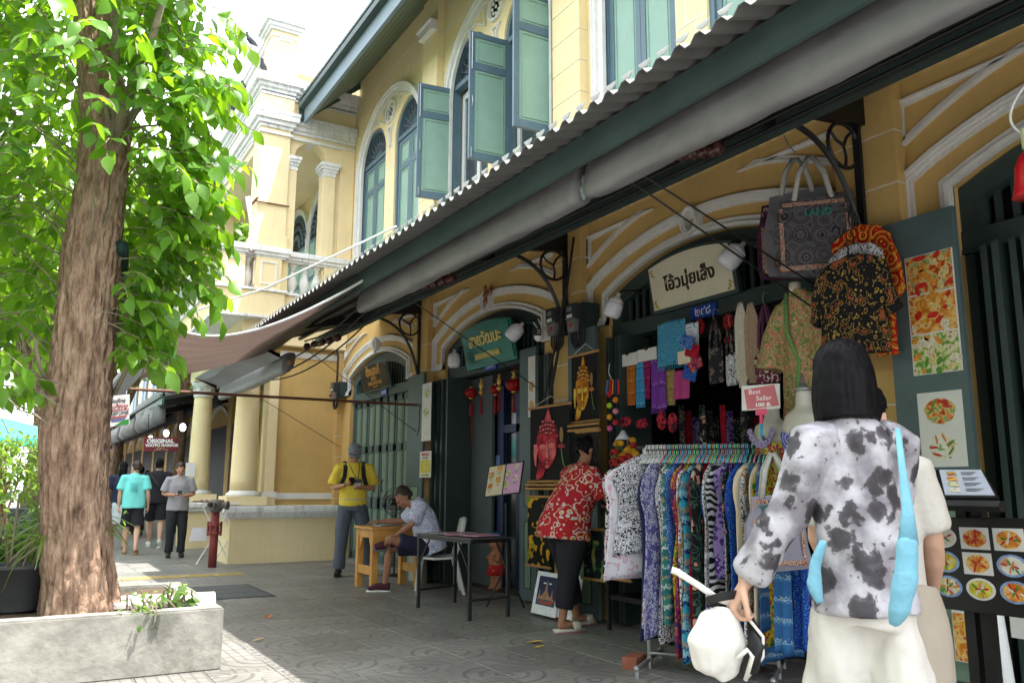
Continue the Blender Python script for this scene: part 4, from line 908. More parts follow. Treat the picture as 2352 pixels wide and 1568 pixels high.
def leafmat(name, c1, c2):
 m = bpy.data.materials.new(name); m.use_nodes = True; n = m.node_tree.nodes; l = m.node_tree.links; b = n['Principled BSDF']; b.inputs['Roughness'].default_value = .38; b.inputs['Specular IOR Level'].default_value = .45
 geo = n.new('ShaderNodeNewGeometry'); no = n.new('ShaderNodeTexNoise'); no.inputs['Scale'].default_value = 4.5; no.inputs['Detail'].default_value = 3; l.new(geo.outputs['Position'], no.inputs['Vector'])
 ad = n.new('ShaderNodeMath'); ad.operation = 'MULTIPLY_ADD'; ad.inputs[1].default_value = .5; l.new(geo.outputs['Random Per Island'], ad.inputs[0]); l.new(no.outputs['Fac'], ad.inputs[2])
 mr = n.new('ShaderNodeMapRange'); mr.inputs['From Min'].default_value = .3; mr.inputs['From Max'].default_value = 1.2; l.new(ad.outputs[0], mr.inputs['Value'])
 r = n.new('ShaderNodeValToRGB'); r.color_ramp.elements[0].color = c1+(1,); r.color_ramp.elements[1].color = c2+(1,); l.new(mr.outputs[0], r.inputs['Fac']); l.new(r.outputs[0], b.inputs['Base Color'])
 tr = n.new('ShaderNodeBsdfTranslucent'); hs = n.new('ShaderNodeHueSaturation'); hs.inputs['Value'].default_value = 2.6; hs.inputs['Hue'].default_value = .47; hs.inputs['Saturation'].default_value = 1.1; l.new(r.outputs[0], hs.inputs['Color']); l.new(hs.outputs[0], tr.inputs['Color'])
 ms = n.new('ShaderNodeMixShader'); ms.inputs['Fac'].default_value = .5; l.new(b.outputs[0], ms.inputs[1]); l.new(tr.outputs[0], ms.inputs[2]); l.new(ms.outputs[0], n['Material Output'].inputs['Surface'])
 return m
M['leaf'] = leafmat('broad_leaf', (.045, .14, .018), (.14, .30, .035)); M['leaf2'] = leafmat('far_leaf', (.05, .11, .02), (.12, .22, .04)); M['leaf3'] = leafmat('pot_plant_leaf', (.05, .12, .02), (.11, .20, .05))
def leaf_pts(o, d, nrm, L, W, curl):
 """pointed oval leaf, folded on its midrib and drooping: returns verts, faces"""
 d = d.normalized(); s = d.cross(nrm).normalized(); n_ = s.cross(d); vs = []; prof = [0.02, .62, 1., .92, .55, .04]
 for i, w in enumerate(prof):
  t = i/5; c = o+d*L*t-n_*curl*L*t*t
  vs += [c-s*W*w/2+n_*.10*W*w, c, c+s*W*w/2+n_*.10*W*w]
 fs = []
 for i in range(5): a = i*3; fs += [(a, a+1, a+4, a+3), (a+1, a+2, a+5, a+4)]
 return vs, fs
LV = []; TW = MB()
def spray(p, d, n=6, L=.14, ok=None):
 q = p.copy(); dd = d.normalized(); pts = [q.copy()]
 for i in range(n):
  dd = (dd+V3(rt_.uniform(-.12, .12), rt_.uniform(-.12, .12), -.13)).normalized(); q = q+dd*L*.42; pts.append(q.copy())
  s = dd.cross(Zv).normalized()*(1 if i % 2 else -1)
  ld = (s*.9+dd*.55+V3(0, 0, -rt_.uniform(.15, .8))+V3(rt_.uniform(-.3, .3), rt_.uniform(-.3, .3), 0))
  if i == n-1: ld = dd+V3(0, 0, -.5)
  sz = L*rt_.uniform(.7, 1.2)
  if ok is None or ok(q): LV.append((q.copy(), ld, Zv+V3(rt_.uniform(-.7, .7), rt_.uniform(-.7, .7), 0), sz, sz*rt_.uniform(.52, .68), rt_.uniform(.1, .45)))
 TW.tube(pts, [.004, ]*len(pts), 4, cap=False)
def okp(q):
 c, r = at_axis(q.z); d = q-c; d.z = 0
 cam_dir = V3(-c.x, -c.y, 0).normalized(); side = d.dot(V3(-cam_dir.y, cam_dir.x, 0))
 if d.length < r*1.02: return False
 front = d.dot(cam_dir)
 if front > 0 and abs(side) < r*1.05:
  if q.z < 2.62: return False
  if q.z < 3.9: return rt_.random() < .38
  return rt_.random() < .95
 if q.z < 1.75: return False
 return True
cdir = V3(-TB.x, -TB.y, 0).normalized(); sdir = _r.copy()       # towards the camera, and to the photo's right
def sil(z, side):      # how far the shoots reach from the bole at height z
 if side > 0: return 1.0 if z > 4.9 else (.80 if z > 2.65 else .38)
 return 1.5
N = 0
while N < 1150:
 z = rt_.uniform(1.95, 6.2); c, r = at_axis(z); t = rt_.uniform(0, 2*math.pi); dv = sdir*math.cos(t)+cdir*math.sin(t)
 sd_ = 1 if math.cos(t) > 0 else -1; R_ = sil(z, math.cos(t))
 if math.sin(t) > .75 and z < 3.1: continue
 if sd_ > 0 and z < 2.35 and rt_.random() < .55: continue
 if sd_ < 0 and z < 2.15 and rt_.random() < .3: continue
 if z > 4.2 and math.sin(t) > .3 and rt_.random() < .4: continue
 rad = r+(R_-r)*rt_.uniform(.12, .78)**.8
 p = c+dv*rad+Zv*.15; spray(p, dv+V3(rt_.uniform(-.5, .5), rt_.uniform(-.5, .5), rt_.uniform(-.2, .5)), rt_.choice((5, 6, 7)), rt_.uniform(.095, .165), okp); N += 1
 if rad > r+.3 and rt_.random() < .06: TW.tube(bez(c+dv*r*.9-Zv*.25, c+dv*(rad*.6)+Zv*.05, p, 6), [.008, .007, .006, .005, .005, .004, .004], 5)
for (x, y, d, n) in ((500, 640, -.2, 3), (470, 600, -.1, 4), (520, 200, 0, 3), (560, 60, 0, 4), (480, 400, 0, 3), (480, 500, .1, 4), (450, 650, 0, 3), (350, 690, -.1, 3), (450, 560, .2, 4), (300, 700, -.3, 3), (310, 760, -.3, 3), (400, 620, .0, 4), (20, 880, -.3, 3), (60, 920, -.2, 3), (100, 880, -.2, 3), (30, 820, -.4, 3)):
 for k in range(n): spray(onD(x-40+rt_.uniform(-60, 10), y+rt_.uniform(-50, 20), TD+d+rt_.uniform(-.2, .2)), sdir*rt_.uniform(.2, 1)+V3(0, 0, rt_.uniform(-.6, .2)), 6, .145, okp)
TW.build('leaf_stalks', M['twig'], TR, kind='stuff')
campos = V3(0, 0, CAM_H)
def inview(q):
 d = q-campos; z = d.dot(_f)
 if z < .3: return False
 x = 1176+FPX*d.dot(_r2)/z; y = 784-FPX*d.dot(_u2)/z; return -20 < x < 2370 and -20 < y < 1590
LV.sort(key=lambda a: (0 if inview(a[0]) else 1, (a[0]-campos).length))
for a in LV[:290]:
 vs, fs = leaf_pts(*a); me = bpy.data.meshes.new('leaf'); me.from_pydata([tuple(p) for p in vs], [], fs); me.polygons.foreach_set('use_smooth', [True]*len(fs)); link('leaf', me, TR, M['leaf'])
big = MB()
for a in LV[290:]: big.add(*leaf_pts(*a))
big.build('foliage', M['leaf'], TR, smooth=True, kind='stuff')
def bgtree(base, h, R, n, lab, seed, lsz=.3, trunk=.2, m='leaf2', grp='trees beyond the planter', zs=.75):
 r_ = random.Random(seed); base = Vector(base); T_ = thing('background_tree', lab, 'tree', base, grp)
 top = base+Zv*(h-R*zs); MB().tube([base, base+V3(.1, .1, h*.3), top+V3(r_.uniform(-.3, .3), 0, 0)], [trunk, trunk*.8, trunk*.4], 10).build('trunk', M['bark'], T_, smooth=True)
 br = MB(); cl = []
 for i in range(16):
  t = r_.uniform(0, 6.28); e = r_.uniform(-.6, 1); q = top+V3(math.cos(t)*R*.7*math.sqrt(1-e*e*.6), math.sin(t)*R*.7*math.sqrt(1-e*e*.6), e*R*zs*.8); cl.append(q)
  br.tube([base+Zv*h*r_.uniform(.3, .6), (base+Zv*h*.5+q)/2+V3(0, 0, .3), q], [trunk*.35, trunk*.2, .02], 6)
 br.build('limb', M['bark'], T_, kind='stuff')
 fo = MB()
 for i in range(n):
  q = r_.choice(cl)+V3(r_.gauss(0, 1), r_.gauss(0, 1), r_.gauss(0, .8))*R*.26
  d = V3(r_.uniform(-1, 1), r_.uniform(-1, 1), r_.uniform(-1, .3)); fo.add(*leaf_pts(q, d, Zv+V3(r_.uniform(-.8, .8), r_.uniform(-.8, .8), 0), lsz*r_.uniform(.6, 1.3), lsz*.5, .3))
 fo.build('crown', M[m], T_, smooth=True, kind='stuff')
def gnd(px, d): p = onD(px, 1200, d); return V3(p.x, p.y, 0)
bgtree(gnd(395, 24), 9.5, 2.6, 4200, 'leafy tree behind the street tree, left of the portico', 11, .30, .16)
bgtree(gnd(250, 30), 9, 3.2, 3600, 'leafy tree farther back, seen behind the big trunk', 12, .34, .2)
bgtree(gnd(60, 22), 8.5, 3.0, 4200, 'leafy tree at the far left behind the potted plants', 13, .30, .2)
bgtree(gnd(-120, 26), 9, 3.4, 3000, 'leafy tree at the left edge of the street', 14, .34, .22)
0 and bgtree(gnd(340, 14.5), 4.2, .9, 1500, 'small pale green tree beside the far awnings', 15, .16, .05)
bgtree(gnd(0, 13.0), 1.9, .6, 2000, 'fine-leaved shrub tree behind the potted palm', 16, .09, .05, zs=.9)
def pot(c, r, h, lab):
 c = Vector(c); P = thing('plant_pot', lab, 'plant pot', c); MB().lathe([(r*.7, 0), (r*.72, .01), (r, h*.92), (r*1.08, h*.93), (r*1.08, h), (r*.95, h), (r*.9, h*.9), (.01, h*.88)], c, 28).build('pot', mat('dark_grey_pot', (.045, .048, .05), .6, .2, 6), P, smooth=True); return P
pc = onD(30, 1392, 6.75); pc.z = PLZ-.03
pot(pc, .21, .30, 'dark grey round plant pot in the planter, left of the trunk')
LP = thing('potted_palm', 'lady palm with long blade leaves in the dark grey pot', 'plant', pc+Zv*.3)
rp = random.Random(4)
for i in range(9):
 b0 = pc+V3(rp.uniform(-.1, .1), rp.uniform(-.1, .1), .28); t_ = b0+V3(rp.uniform(-.35, .42), rp.uniform(-.4, .2), rp.uniform(.2, .5)); st = bez(b0, (b0+t_)/2+V3(0, 0, .1), t_, 6)
 MB().tube(st, .008, 6).build('stem', M['twig'], LP)
 for k in range(9):
  a = rp.uniform(0, 6.28); d = V3(math.cos(a), math.sin(a), rp.uniform(-.3, .5)); fo = MB(); fo.add(*leaf_pts(t_, d, Zv, rp.uniform(.22, .36), rp.uniform(.022, .034), rp.uniform(.4, .9))); fo.build('leaf', M['leaf3'], LP, smooth=True)
def bush(c, R, n, lab, seed, L=.07, W=.02, m='leaf3'):
 r_ = random.Random(seed); c = Vector(c); B = thing('shrub', lab, 'plant', (c.x, c.y, PLZ)); st = MB()
 for i in range(12): st.tube(bez((c.x, c.y, PLZ-.05), c+V3(r_.uniform(-.2, .2), r_.uniform(-.2, .2), -.2), c+V3(r_.uniform(-1, 1)*R, r_.uniform(-1, 1)*R, r_.uniform(0, 1)*R), 6), .006, 5)
 st.build('stem', M['twig'], B, kind='stuff'); fo = MB()
 for i in range(n):
  q = c+V3(r_.gauss(0, .45), r_.gauss(0, .45), r_.gauss(0, .5))*R; d = V3(r_.uniform(-1, 1), r_.uniform(-1, 1), r_.uniform(-.6, .6)); fo.add(*leaf_pts(q, d, Zv+V3(r_.uniform(-.6, .6), r_.uniform(-.6, .6), 0), L*r_.uniform(.6, 1.4), W*r_.uniform(.8, 1.3), .3))
 fo.build('foliage', M[m], B, smooth=True, kind='stuff')
q = onD(30, 1290, 7.6); bush(q, .32, 1500, 'bushy fine-leaved shrub behind the potted palm, left of the trunk', 21, .11, .022)
q = onD(115, 1250, 7.4); bush(q, .3, 800, 'feathery green weed growing against the left side of the trunk', 22, .1, .014)
q = onZ(405, 1385, PLZ); bush(V3(q.x, q.y, PLZ+.04), .10, 26, 'small bright weed growing at the right corner of the planter', 23, .13, .05)
q = onZ(330, 1402, PLZ); bush(V3(q.x, q.y, PLZ+.0), .12, 60, 'low patch of ground weeds on the planter edge before the trunk', 24, .05, .03)
def fallen(px, py, lab, col, L=.12, z=.006, yaw=0):
 p = onZ(px, py, z); vs, fs = leaf_pts(p, V3(math.cos(yaw), math.sin(yaw), .05), Zv, L, L*.5, -.15); me = bpy.data.meshes.new('fallen_leaf'); me.from_pydata([tuple(a) for a in vs], [], fs)
 tag(link('fallen_leaf', me, None, mat('fallen_'+col, {'yellow': (.55, .38, .03), 'brown': (.35, .13, .05), 'tan': (.42, .28, .12)}[col], .6, .3, 30)), lab, 'leaf', 'fallen leaves on the paving')
fallen(1208, 1475, 'curled yellow fallen leaf on the paving before the clothes rack', 'yellow', .16, yaw=-.9); fallen(1225, 1487, 'second small yellow leaf touching the larger curled one', 'yellow', .09, yaw=-.3)
fallen(615, 1420, 'reddish brown fallen leaf on the paving near the middle', 'brown', .13, yaw=1.2); fallen(580, 1472, 'small yellow fallen leaf on the shadow edge of the paving', 'tan', .10, yaw=.2)
fallen(122, 1398, 'pale tan fallen leaf on the planter soil by the trunk foot', 'tan', .12, z=PLZ+.0, yaw=0)
# == PEOPLE
def skin(name, c): return mat(name, c, .55, .10, 9, .12, 60, spec=.35)
M['skin1'] = skin('skin_tan', (.46, .24, .15)); M['skin2'] = skin('skin_light', (.58, .35, .25)); M['skin3'] = skin('skin_brown', (.32, .15, .09)); M['skin4'] = skin('skin_mid', (.42, .22, .14))
M['hair'] = mat('black_hair', (.008, .0075, .009), .45, .35, 30, .10, 90, spec=.06); M['hair2'] = mat('dark_brown_hair', (.03, .016, .010), .5, .3, 30, .1, 90); M['hairg'] = mat('thin_greying_hair', (.035, .025, .022), .6, .4, 40)
def L3(a, b, t): return Vector(a).lerp(Vector(b), t)
class Fig:
 def __init__(s, label, loc, yaw, sc=1., group=None, cat='person'):
  s.loc = Vector(loc); s.R = Matrix.Rotation(yaw, 3, 'Z'); s.sc = sc
  s.e = thing('person', label, cat, s.loc, group)
 def w(s, p): return s.loc+s.R @ (Vector(p)*s.sc)
 def wt(s, pts): return [s.w(p) for p in pts]
 def side(s): return s.R @ Xv
def hand(mb, F, wr, d, palmn, curl=.5, sc=1., thumb=1):
 """palm, four unequal bent fingers and a thumb leaving the side; d along the hand, palmn out of the palm"""
 d = Vector(d).normalized(); n = Vector(palmn); n = (n-d*n.dot(d)).normalized(); s = d.cross(n).normalized()*thumb
 W = F.w; wr = Vector(wr); k = F.sc*sc
 mb.tube([W(wr-d*.02), W(wr+d*.02*sc), W(wr+d*.055*sc), W(wr+d*.09*sc)], [(.023*k, .017*k), (.032*k, .017*k), (.040*k, .016*k), (.037*k, .013*k)], 10, side=F.R @ s)
 for i, (o, L) in enumerate(((-.028, .062), (-.0095, .074), (.0095, .080), (.027, .072))):
  p = wr+d*.085*sc+s*o*sc; pts = [p-d*.02*sc]; a = curl*.25
  for q, l in enumerate((.42, .33, .25)):
   a += curl*.75; dd = d*math.cos(a)+n*math.sin(a); pts.append(p); p = p+dd*L*l*1.05*sc
  pts.append(p); mb.tube([W(x) for x in pts], [.0095*k, .0098*k, .0088*k, .008*k, .0062*k], 7)
 p = wr+d*.02*sc+s*.026*sc; q1 = p+(s*.75+d*.6+n*.35)*.035*sc; q2 = q1+(s*.35+d*.8+n*.6)*.032*sc; q3 = q2+(d*.8+n*.6)*.024*sc
 mb.tube([W(p), W(q1), W(q2), W(q3)], [.013*k, .0115*k, .010*k, .0075*k], 7)
def head(F, mb, c, fwd, up=(0, 0, 1), sc=1., skinm='skin1', eyes=True, jaw=1.):
 fwd = Vector(fwd).normalized(); up = Vector(up); up = (up-fwd*up.dot(fwd)).normalized(); rt = fwd.cross(up); k = F.sc*sc
 R = Matrix((F.R @ rt, F.R @ fwd, F.R @ up)).transposed(); P = lambda x, y, z: F.w(Vector(c)+(rt*x+fwd*y+up*z)*sc)
 mb.ell(P(0, -.012, .028), (.078*k, .096*k, .094*k), 18, 12, R); mb.ell(P(0, .022, -.018), (.063*k, .072*k, .085*k), 16, 10, R)
 mb.ell(P(0, .045, -.075*jaw), (.04*k, .038*k, .034*k), 12, 8, R)
 mb.ell(P(0, .088, .012), (.045*k, .016*k, .012*k), 10, 6, R)          # brow
 mb.tube([P(0, .088, .02), P(0, .103, -.008), P(0, .112, -.028), P(0, .09, -.036)], [.008*k, .0105*k, .015*k, .009*k], 8)
 mb.ell(P(0, .088, -.058), (.024*k, .012*k, .010*k), 10, 6, R)
 for s in (-1, 1):
  mb.ell(P(s*.079, -.012, -.012), (.010*k, .018*k, .030*k), 8, 6, R); mb.ell(P(s*.038, .07, -.03), (.022*k, .02*k, .022*k), 8, 6, R)
 return P, R, k
def face(F, P, R, k, glasses=None):
 for s in (-1, 1):
  MB().ell(P(s*.030, .084, -.004), (.013*k, .006*k, .0055*k), 8, 5, R).build('eye', mat('dark_eye', (.02, .015, .012), .2, 0), F.e, smooth=True)
  MB().ell(P(s*.031, .096, .018), (.018*k, .005*k, .004*k), 8, 4, R).build('eyebrow', M['hair'], F.e)
 MB().ell(P(0, .099, -.060), (.022*k, .006*k, .0045*k), 10, 5, R).build('mouth', mat('lips', (.26, .09, .075), .5, 0), F.e, smooth=True)
def cloth(mb, name, F, m, voxel=.013, amp=.006, freq=7., it=3):
 sd = random.random()*50
 me = remesh(mb, name, voxel, it, .5, lambda c: amp*(noise.noise(V3(c.x*freq+sd, c.y*freq, c.z*freq*.55))*1.2+.6*abs(noise.noise(V3(c.x*freq*2, c.y*freq*2+sd, c.z*freq*1.2)))))
 return link(name, me, F.e, m)
def std_body(F, J, sk, legs=True, arms=True, hs=1., voxel=.0095, fat=1.):
 b = MB(); k = F.sc; sd = F.side(); W = F.w
 b.tube([W(J['pelvis']-V3(0, 0, .08)), W(J['pelvis']), W(J['waist']), W(J['chest']), W(L3(J['chest'], J['neck'], .75)), W(J['neck'])], [(.13*k*fat, .1*k*fat), (.155*k*fat, .115*k*fat), (.13*k*fat, .1*k*fat), (.155*k*fat, .11*k*fat), (.12*k, .08*k), (.055*k, .055*k)], 14, side=sd)
 b.tube([W(J['neck']-V3(0, 0, .03)), W(J['head']+V3(0, 0, -.03))], [.057*k, .052*k], 12)
 for s in 'lr':
  if arms and J.get('sh_'+s) is not None:
   sh, el, wr = J['sh_'+s], J['el_'+s], J['wr_'+s]
   b.tube([W(L3(J['chest'], sh, .6)+V3(0, 0, .02)), W(sh), W(L3(sh, el, .4)), W(el), W(L3(el, wr, .3)), W(L3(el, wr, .75)), W(wr)], [.05*k, .055*k, .046*k, .036*k, .040*k, .029*k, .024*k], 10)
   if J.get('hd_'+s): hand(b, F, wr, *J['hd_'+s])
  if legs and J.get('hip_'+s) is not None:
   hp, kn, an, to = J['hip_'+s], J['kn_'+s], J['an_'+s], J['to_'+s]
   b.tube([W(hp), W(L3(hp, kn, .4)), W(kn), W(L3(kn, an, .28)+ (Vector(0*kn) if 0 else V3(0, 0, 0))), W(L3(kn, an, .7)), W(an)], [.085*k*fat, .075*k*fat, .052*k, .056*k, .040*k, .034*k], 12)
   to = Vector(to); an = Vector(an); d = (to-an); d.z = 0; d.normalize()
   b.tube([W(an-d*.035+V3(0, 0, -.035)), W(an+d*.02+V3(0, 0, -.03)), W(L3(an, to, .6)+V3(0, 0, .0)), W(to)], [(.03*k, .032*k), (.036*k, .036*k), (.044*k, .022*k), (.036*k, .014*k)], 10, side=F.R @ d.cross(Zv))
 P, R, kk = head(F, b, J['head'], J['face'], sc=hs, up=J.get('up', (0, 0, 1)))
 me = remesh(b, 'body', voxel, 2); link('body', me, F.e, M[sk])
 return P, R, kk
def shoe(F, an, to, m, sole, name='shoe'):
 an, to = Vector(an), Vector(to); d = to-an; d.z = 0; L = d.length; d.normalize(); s = F.R @ d.cross(Zv); k = F.sc; z = min(an.z, to.z)
 b = MB(); b.tube([F.w(an-d*.06+V3(0, 0, -.03)), F.w(an+V3(0, 0, -.025)), F.w(L3(an, to, .55)+V3(0, 0, .005)), F.w(to+d*.01)], [(.036*k, .042*k), (.043*k, .046*k), (.05*k, .034*k), (.038*k, .022*k)], 12, side=s)
 o = link(name, remesh(b, name, .008, 1), F.e, m)
 q = MB(); zz = to.z-.028
 q.tube([F.w(V3(an.x, an.y, zz)-d*.068), F.w(V3(an.x, an.y, zz)), F.w(V3(to.x, to.y, zz)-d*.04), F.w(V3(to.x, to.y, zz)+d*.03)], [(.036*k, .012*k), (.042*k, .012*k), (.05*k, .012*k), (.034*k, .012*k)], 12, side=s)
 q.build('sole', sole, o, smooth=True)
def hairshell(F, P, R, k, m, back=.0, side=.0, top=1., long=0., front=.055, bun=False):
 b = MB(); b.ell(P(0, -.018, .040), (.086*k, .101*k, .098*k*top), 18, 10, R); b.ell(P(0, -.045, .0), (.082*k, .072*k, .085*k), 14, 8, R)
 me = remesh(b, 'hair', .008, 1, .5, lambda c: .004*noise.noise(c*38));
 fw = (P(0, 1, 0)-P(0, 0, 0)).normalized(); up_ = (P(0, 0, 1)-P(0, 0, 0)).normalized(); o_ = P(0, 0, 0)
 bm = bmesh.new(); bm.from_mesh(me); dl = []
 for v_ in bm.verts:
  q = v_.co-o_; y = q.dot(fw)/k; z = q.dot(up_)/k
  if y > front and z < .075-side: dl.append(v_)
  elif y > .0 and z < .03: dl.append(v_)
  elif z < -.055: dl.append(v_)
 bmesh.ops.delete(bm, geom=dl, context='VERTS'); bm.to_mesh(me); bm.free()
 link('hair', me, F.e, m)
def yawto(loc, tx, ty): return math.atan2(ty-loc[1], tx-loc[0])-math.pi/2
V = Vector
# ---- man in yellow polo
def man_yellow():
 loc = V((4.05, 11.25, 0)); F = Fig('man in yellow polo shirt and grey cap looking at his phone before the folding doors', loc, yawto(loc, .4, -.5), 1.05)
 J = dict(pelvis=V((0, 0, .93)), waist=V((0, .0, 1.08)), chest=V((0, .01, 1.28)), neck=V((0, .01, 1.46)), head=V((0, .045, 1.575)), face=V((0, 1, -.42)),
  sh_l=V((-.19, 0, 1.40)), sh_r=V((.19, 0, 1.40)), el_l=V((-.27, .02, 1.13)), el_r=V((.27, .02, 1.13)), wr_l=V((-.08, .23, 1.14)), wr_r=V((.12, .22, 1.17)),
  hd_l=((.75, .5, -.1), (0, .3, 1), 1.1, 1., -1), hd_r=((-.7, .6, .15), (0, .1, 1), 1.0, 1., 1),
  hip_l=V((-.09, 0, .9)), hip_r=V((.09, 0, .9)), kn_l=V((-.17, .03, .49)), kn_r=V((.13, .04, .49)), an_l=V((-.24, -.02, .09)), an_r=V((.15, 0, .09)), to_l=V((-.29, .15, .035)), to_r=V((.18, .17, .035)))
 P, R, k = std_body(F, J, 'skin1'); face(F, P, R, k)
 W = F.wt; s = F.side(); sc = F.sc
 sh = MB(); sh.tube(W([(0, 0, .90), (0, 0, 1.0), (0, .02, 1.12), (0, .01, 1.28), (0, .0, 1.40), (0, .01, 1.47)]), [(.185*sc, .135*sc), (.18*sc, .135*sc), (.175*sc, .13*sc), (.185*sc, .13*sc), (.165*sc, .1*sc), (.075*sc, .07*sc)], 20, side=s)
 for q in (-1, 1): sh.tube(W([(q*.10, 0, 1.39), (q*.19, 0, 1.39), (q*.235, .01, 1.28), (q*.268, .015, 1.17)]), [.07*sc, .075*sc, .072*sc, .078*sc], 14)
 o = cloth(sh, 'polo_shirt', F, mat('yellow_cotton', (.72, .56, .06), .85, .1, 12, .2, 60), amp=.008)
 MB().tube(W([(-.075, -.02, 1.46), (-.05, .07, 1.45), (0, .115, 1.40), (.05, .07, 1.45), (.075, -.02, 1.46)]), .014*sc, 8, flat=.6).build('collar', _mc['yellow_cotton'], o)
 t = MB(); t.tube(W([(0, 0, .83), (0, 0, .95), (0, 0, 1.02)]), [(.175*sc, .13*sc), (.17*sc, .125*sc), (.155*sc, .12*sc)], 18, side=s)
 for q, kn, an in ((-1, J['kn_l'], J['an_l']), (1, J['kn_r'], J['an_r'])): t.tube(W([(q*.08, 0, .93), tuple(L3((q*.09, 0, .9), kn, .5)), tuple(kn), tuple(L3(kn, an, .5)), tuple(L3(kn, an, .97))]), [.1*sc, .1*sc, .082*sc, .075*sc, .078*sc], 14)
 cloth(t, 'trousers', F, mat('grey_trouser', (.085, .10, .135), .85, .12, 10, .2, 60), amp=.012)
 shoe(F, J['an_l'], J['to_l'], M['black_p'], M['black_p']); shoe(F, J['an_r'], J['to_r'], M['black_p'], M['black_p'])
 MB().tube(W([(.165*math.cos(a), .125*math.sin(a), .985) for a in [2*math.pi*i/24 for i in range(25)]]), (.012*sc, .018*sc), 8, side=Zv, cap=False).build('belt', mat('canvas_belt', (.5, .47, .38), .8, .2, 30), F.e)
 c = MB(); c.ell(P(0, -.012, .058), (.092*k, .105*k, .088*k), 20, 10, R); me = c.mesh('cap', True); fw = (P(0, 1, 0)-P(0, 0, 0)).normalized(); up_ = (P(0, 0, 1)-P(0, 0, 0)).normalized()
 bm = bmesh.new(); bm.from_mesh(me); bmesh.ops.bisect_plane(bm, geom=bm.verts[:]+bm.edges[:]+bm.faces[:], plane_co=P(0, 0, .035), plane_no=up_, clear_inner=True); bm.to_mesh(me); bm.free(); cap = link('cap', me, F.e, mat('grey_cap_cloth', (.19, .22, .27), .85, .08, 12, .2, 80))
 br = MB(); n = 9; lo = []
 for i in range(n):
  a = math.pi*(.12+.76*i/(n-1)); lo.append([P(.085*math.cos(a), .085*math.sin(a), .037), P(.085*math.cos(a), .055+.125*math.sin(a), .022), P(.085*math.cos(a), .055+.125*math.sin(a), .014), P(.085*math.cos(a), .085*math.sin(a), .028)])
 br.loft(lo); br.build('peak', _mc['grey_cap_cloth'], cap, smooth=True)
 MB().ell(P(0, .093, .07), (.022*k, .004*k, .008*k), 8, 4, R).build('cap_badge', M['red'], cap)
 g = MB()
 for q in (-1, 1): g.ell(P(q*.034, .092, -.004), (.030*k, .010*k, .02*k), 12, 6, R)
 g.bar(P(-.01, .1, 0), P(.01, .1, 0), .006); g.bar(P(-.06, .085, 0), P(-.082, -.01, 0), .005); g.bar(P(.06, .085, 0), P(.082, -.01, 0), .005)
 g.build('sunglasses', M['black_p'], F.e, smooth=True)
 for q in (-1, 1): MB().tube(W([(q*.11, -.11, 1.36), (q*.12, -.02, 1.475), (q*.115, .10, 1.40), (q*.125, .145, 1.28), (q*.16, .12, 1.18), (q*.18, .0, 1.12)]), (.028*sc, .008*sc), 8, side=s).build('rucksack_strap', M['black_p'], F.e)
 ph = thing('phone', 'dark mobile phone held by the man in the yellow polo', 'phone', F.w((-.0, .3, 1.2))); MB().obox(F.w((.035, .29, 1.215)), F.R @ V3(.036, 0, 0)*sc, F.R @ V3(0, .05, .05)*sc, F.R @ V3(0, -.004, .004)).build('case', M['black_p'], ph, bevel=.004)
 ly = thing('lanyard_pouch', 'black neck pouch hanging on a lanyard over the yellow polo', 'pouch', F.w((-.05, .2, 1.2)))
 MB().tube(W([(-.07, .05, 1.46), (-.06, .14, 1.33), (-.05, .17, 1.25)]), .005, 5).tube(W([(.07, .05, 1.46), (.02, .15, 1.33), (-.04, .17, 1.25)]), .005, 5).build('cord', M['black_p'], ly)
 MB().obox(F.w((-.05, .185, 1.18)), F.R @ V3(.05, 0, 0)*sc, (0, 0, .065*sc), F.R @ V3(0, .012, 0)).build('pouch', M['black_p'], ly, bevel=.006)
 MB().obox(F.w((-.05, .199, 1.165)), F.R @ V3(.036, 0, 0)*sc, (0, 0, .03*sc), F.R @ V3(0, .001, 0)).build('window', mat('pouch_window', (.3, .33, .36), .3, .3, 60), ly)
man_yellow()
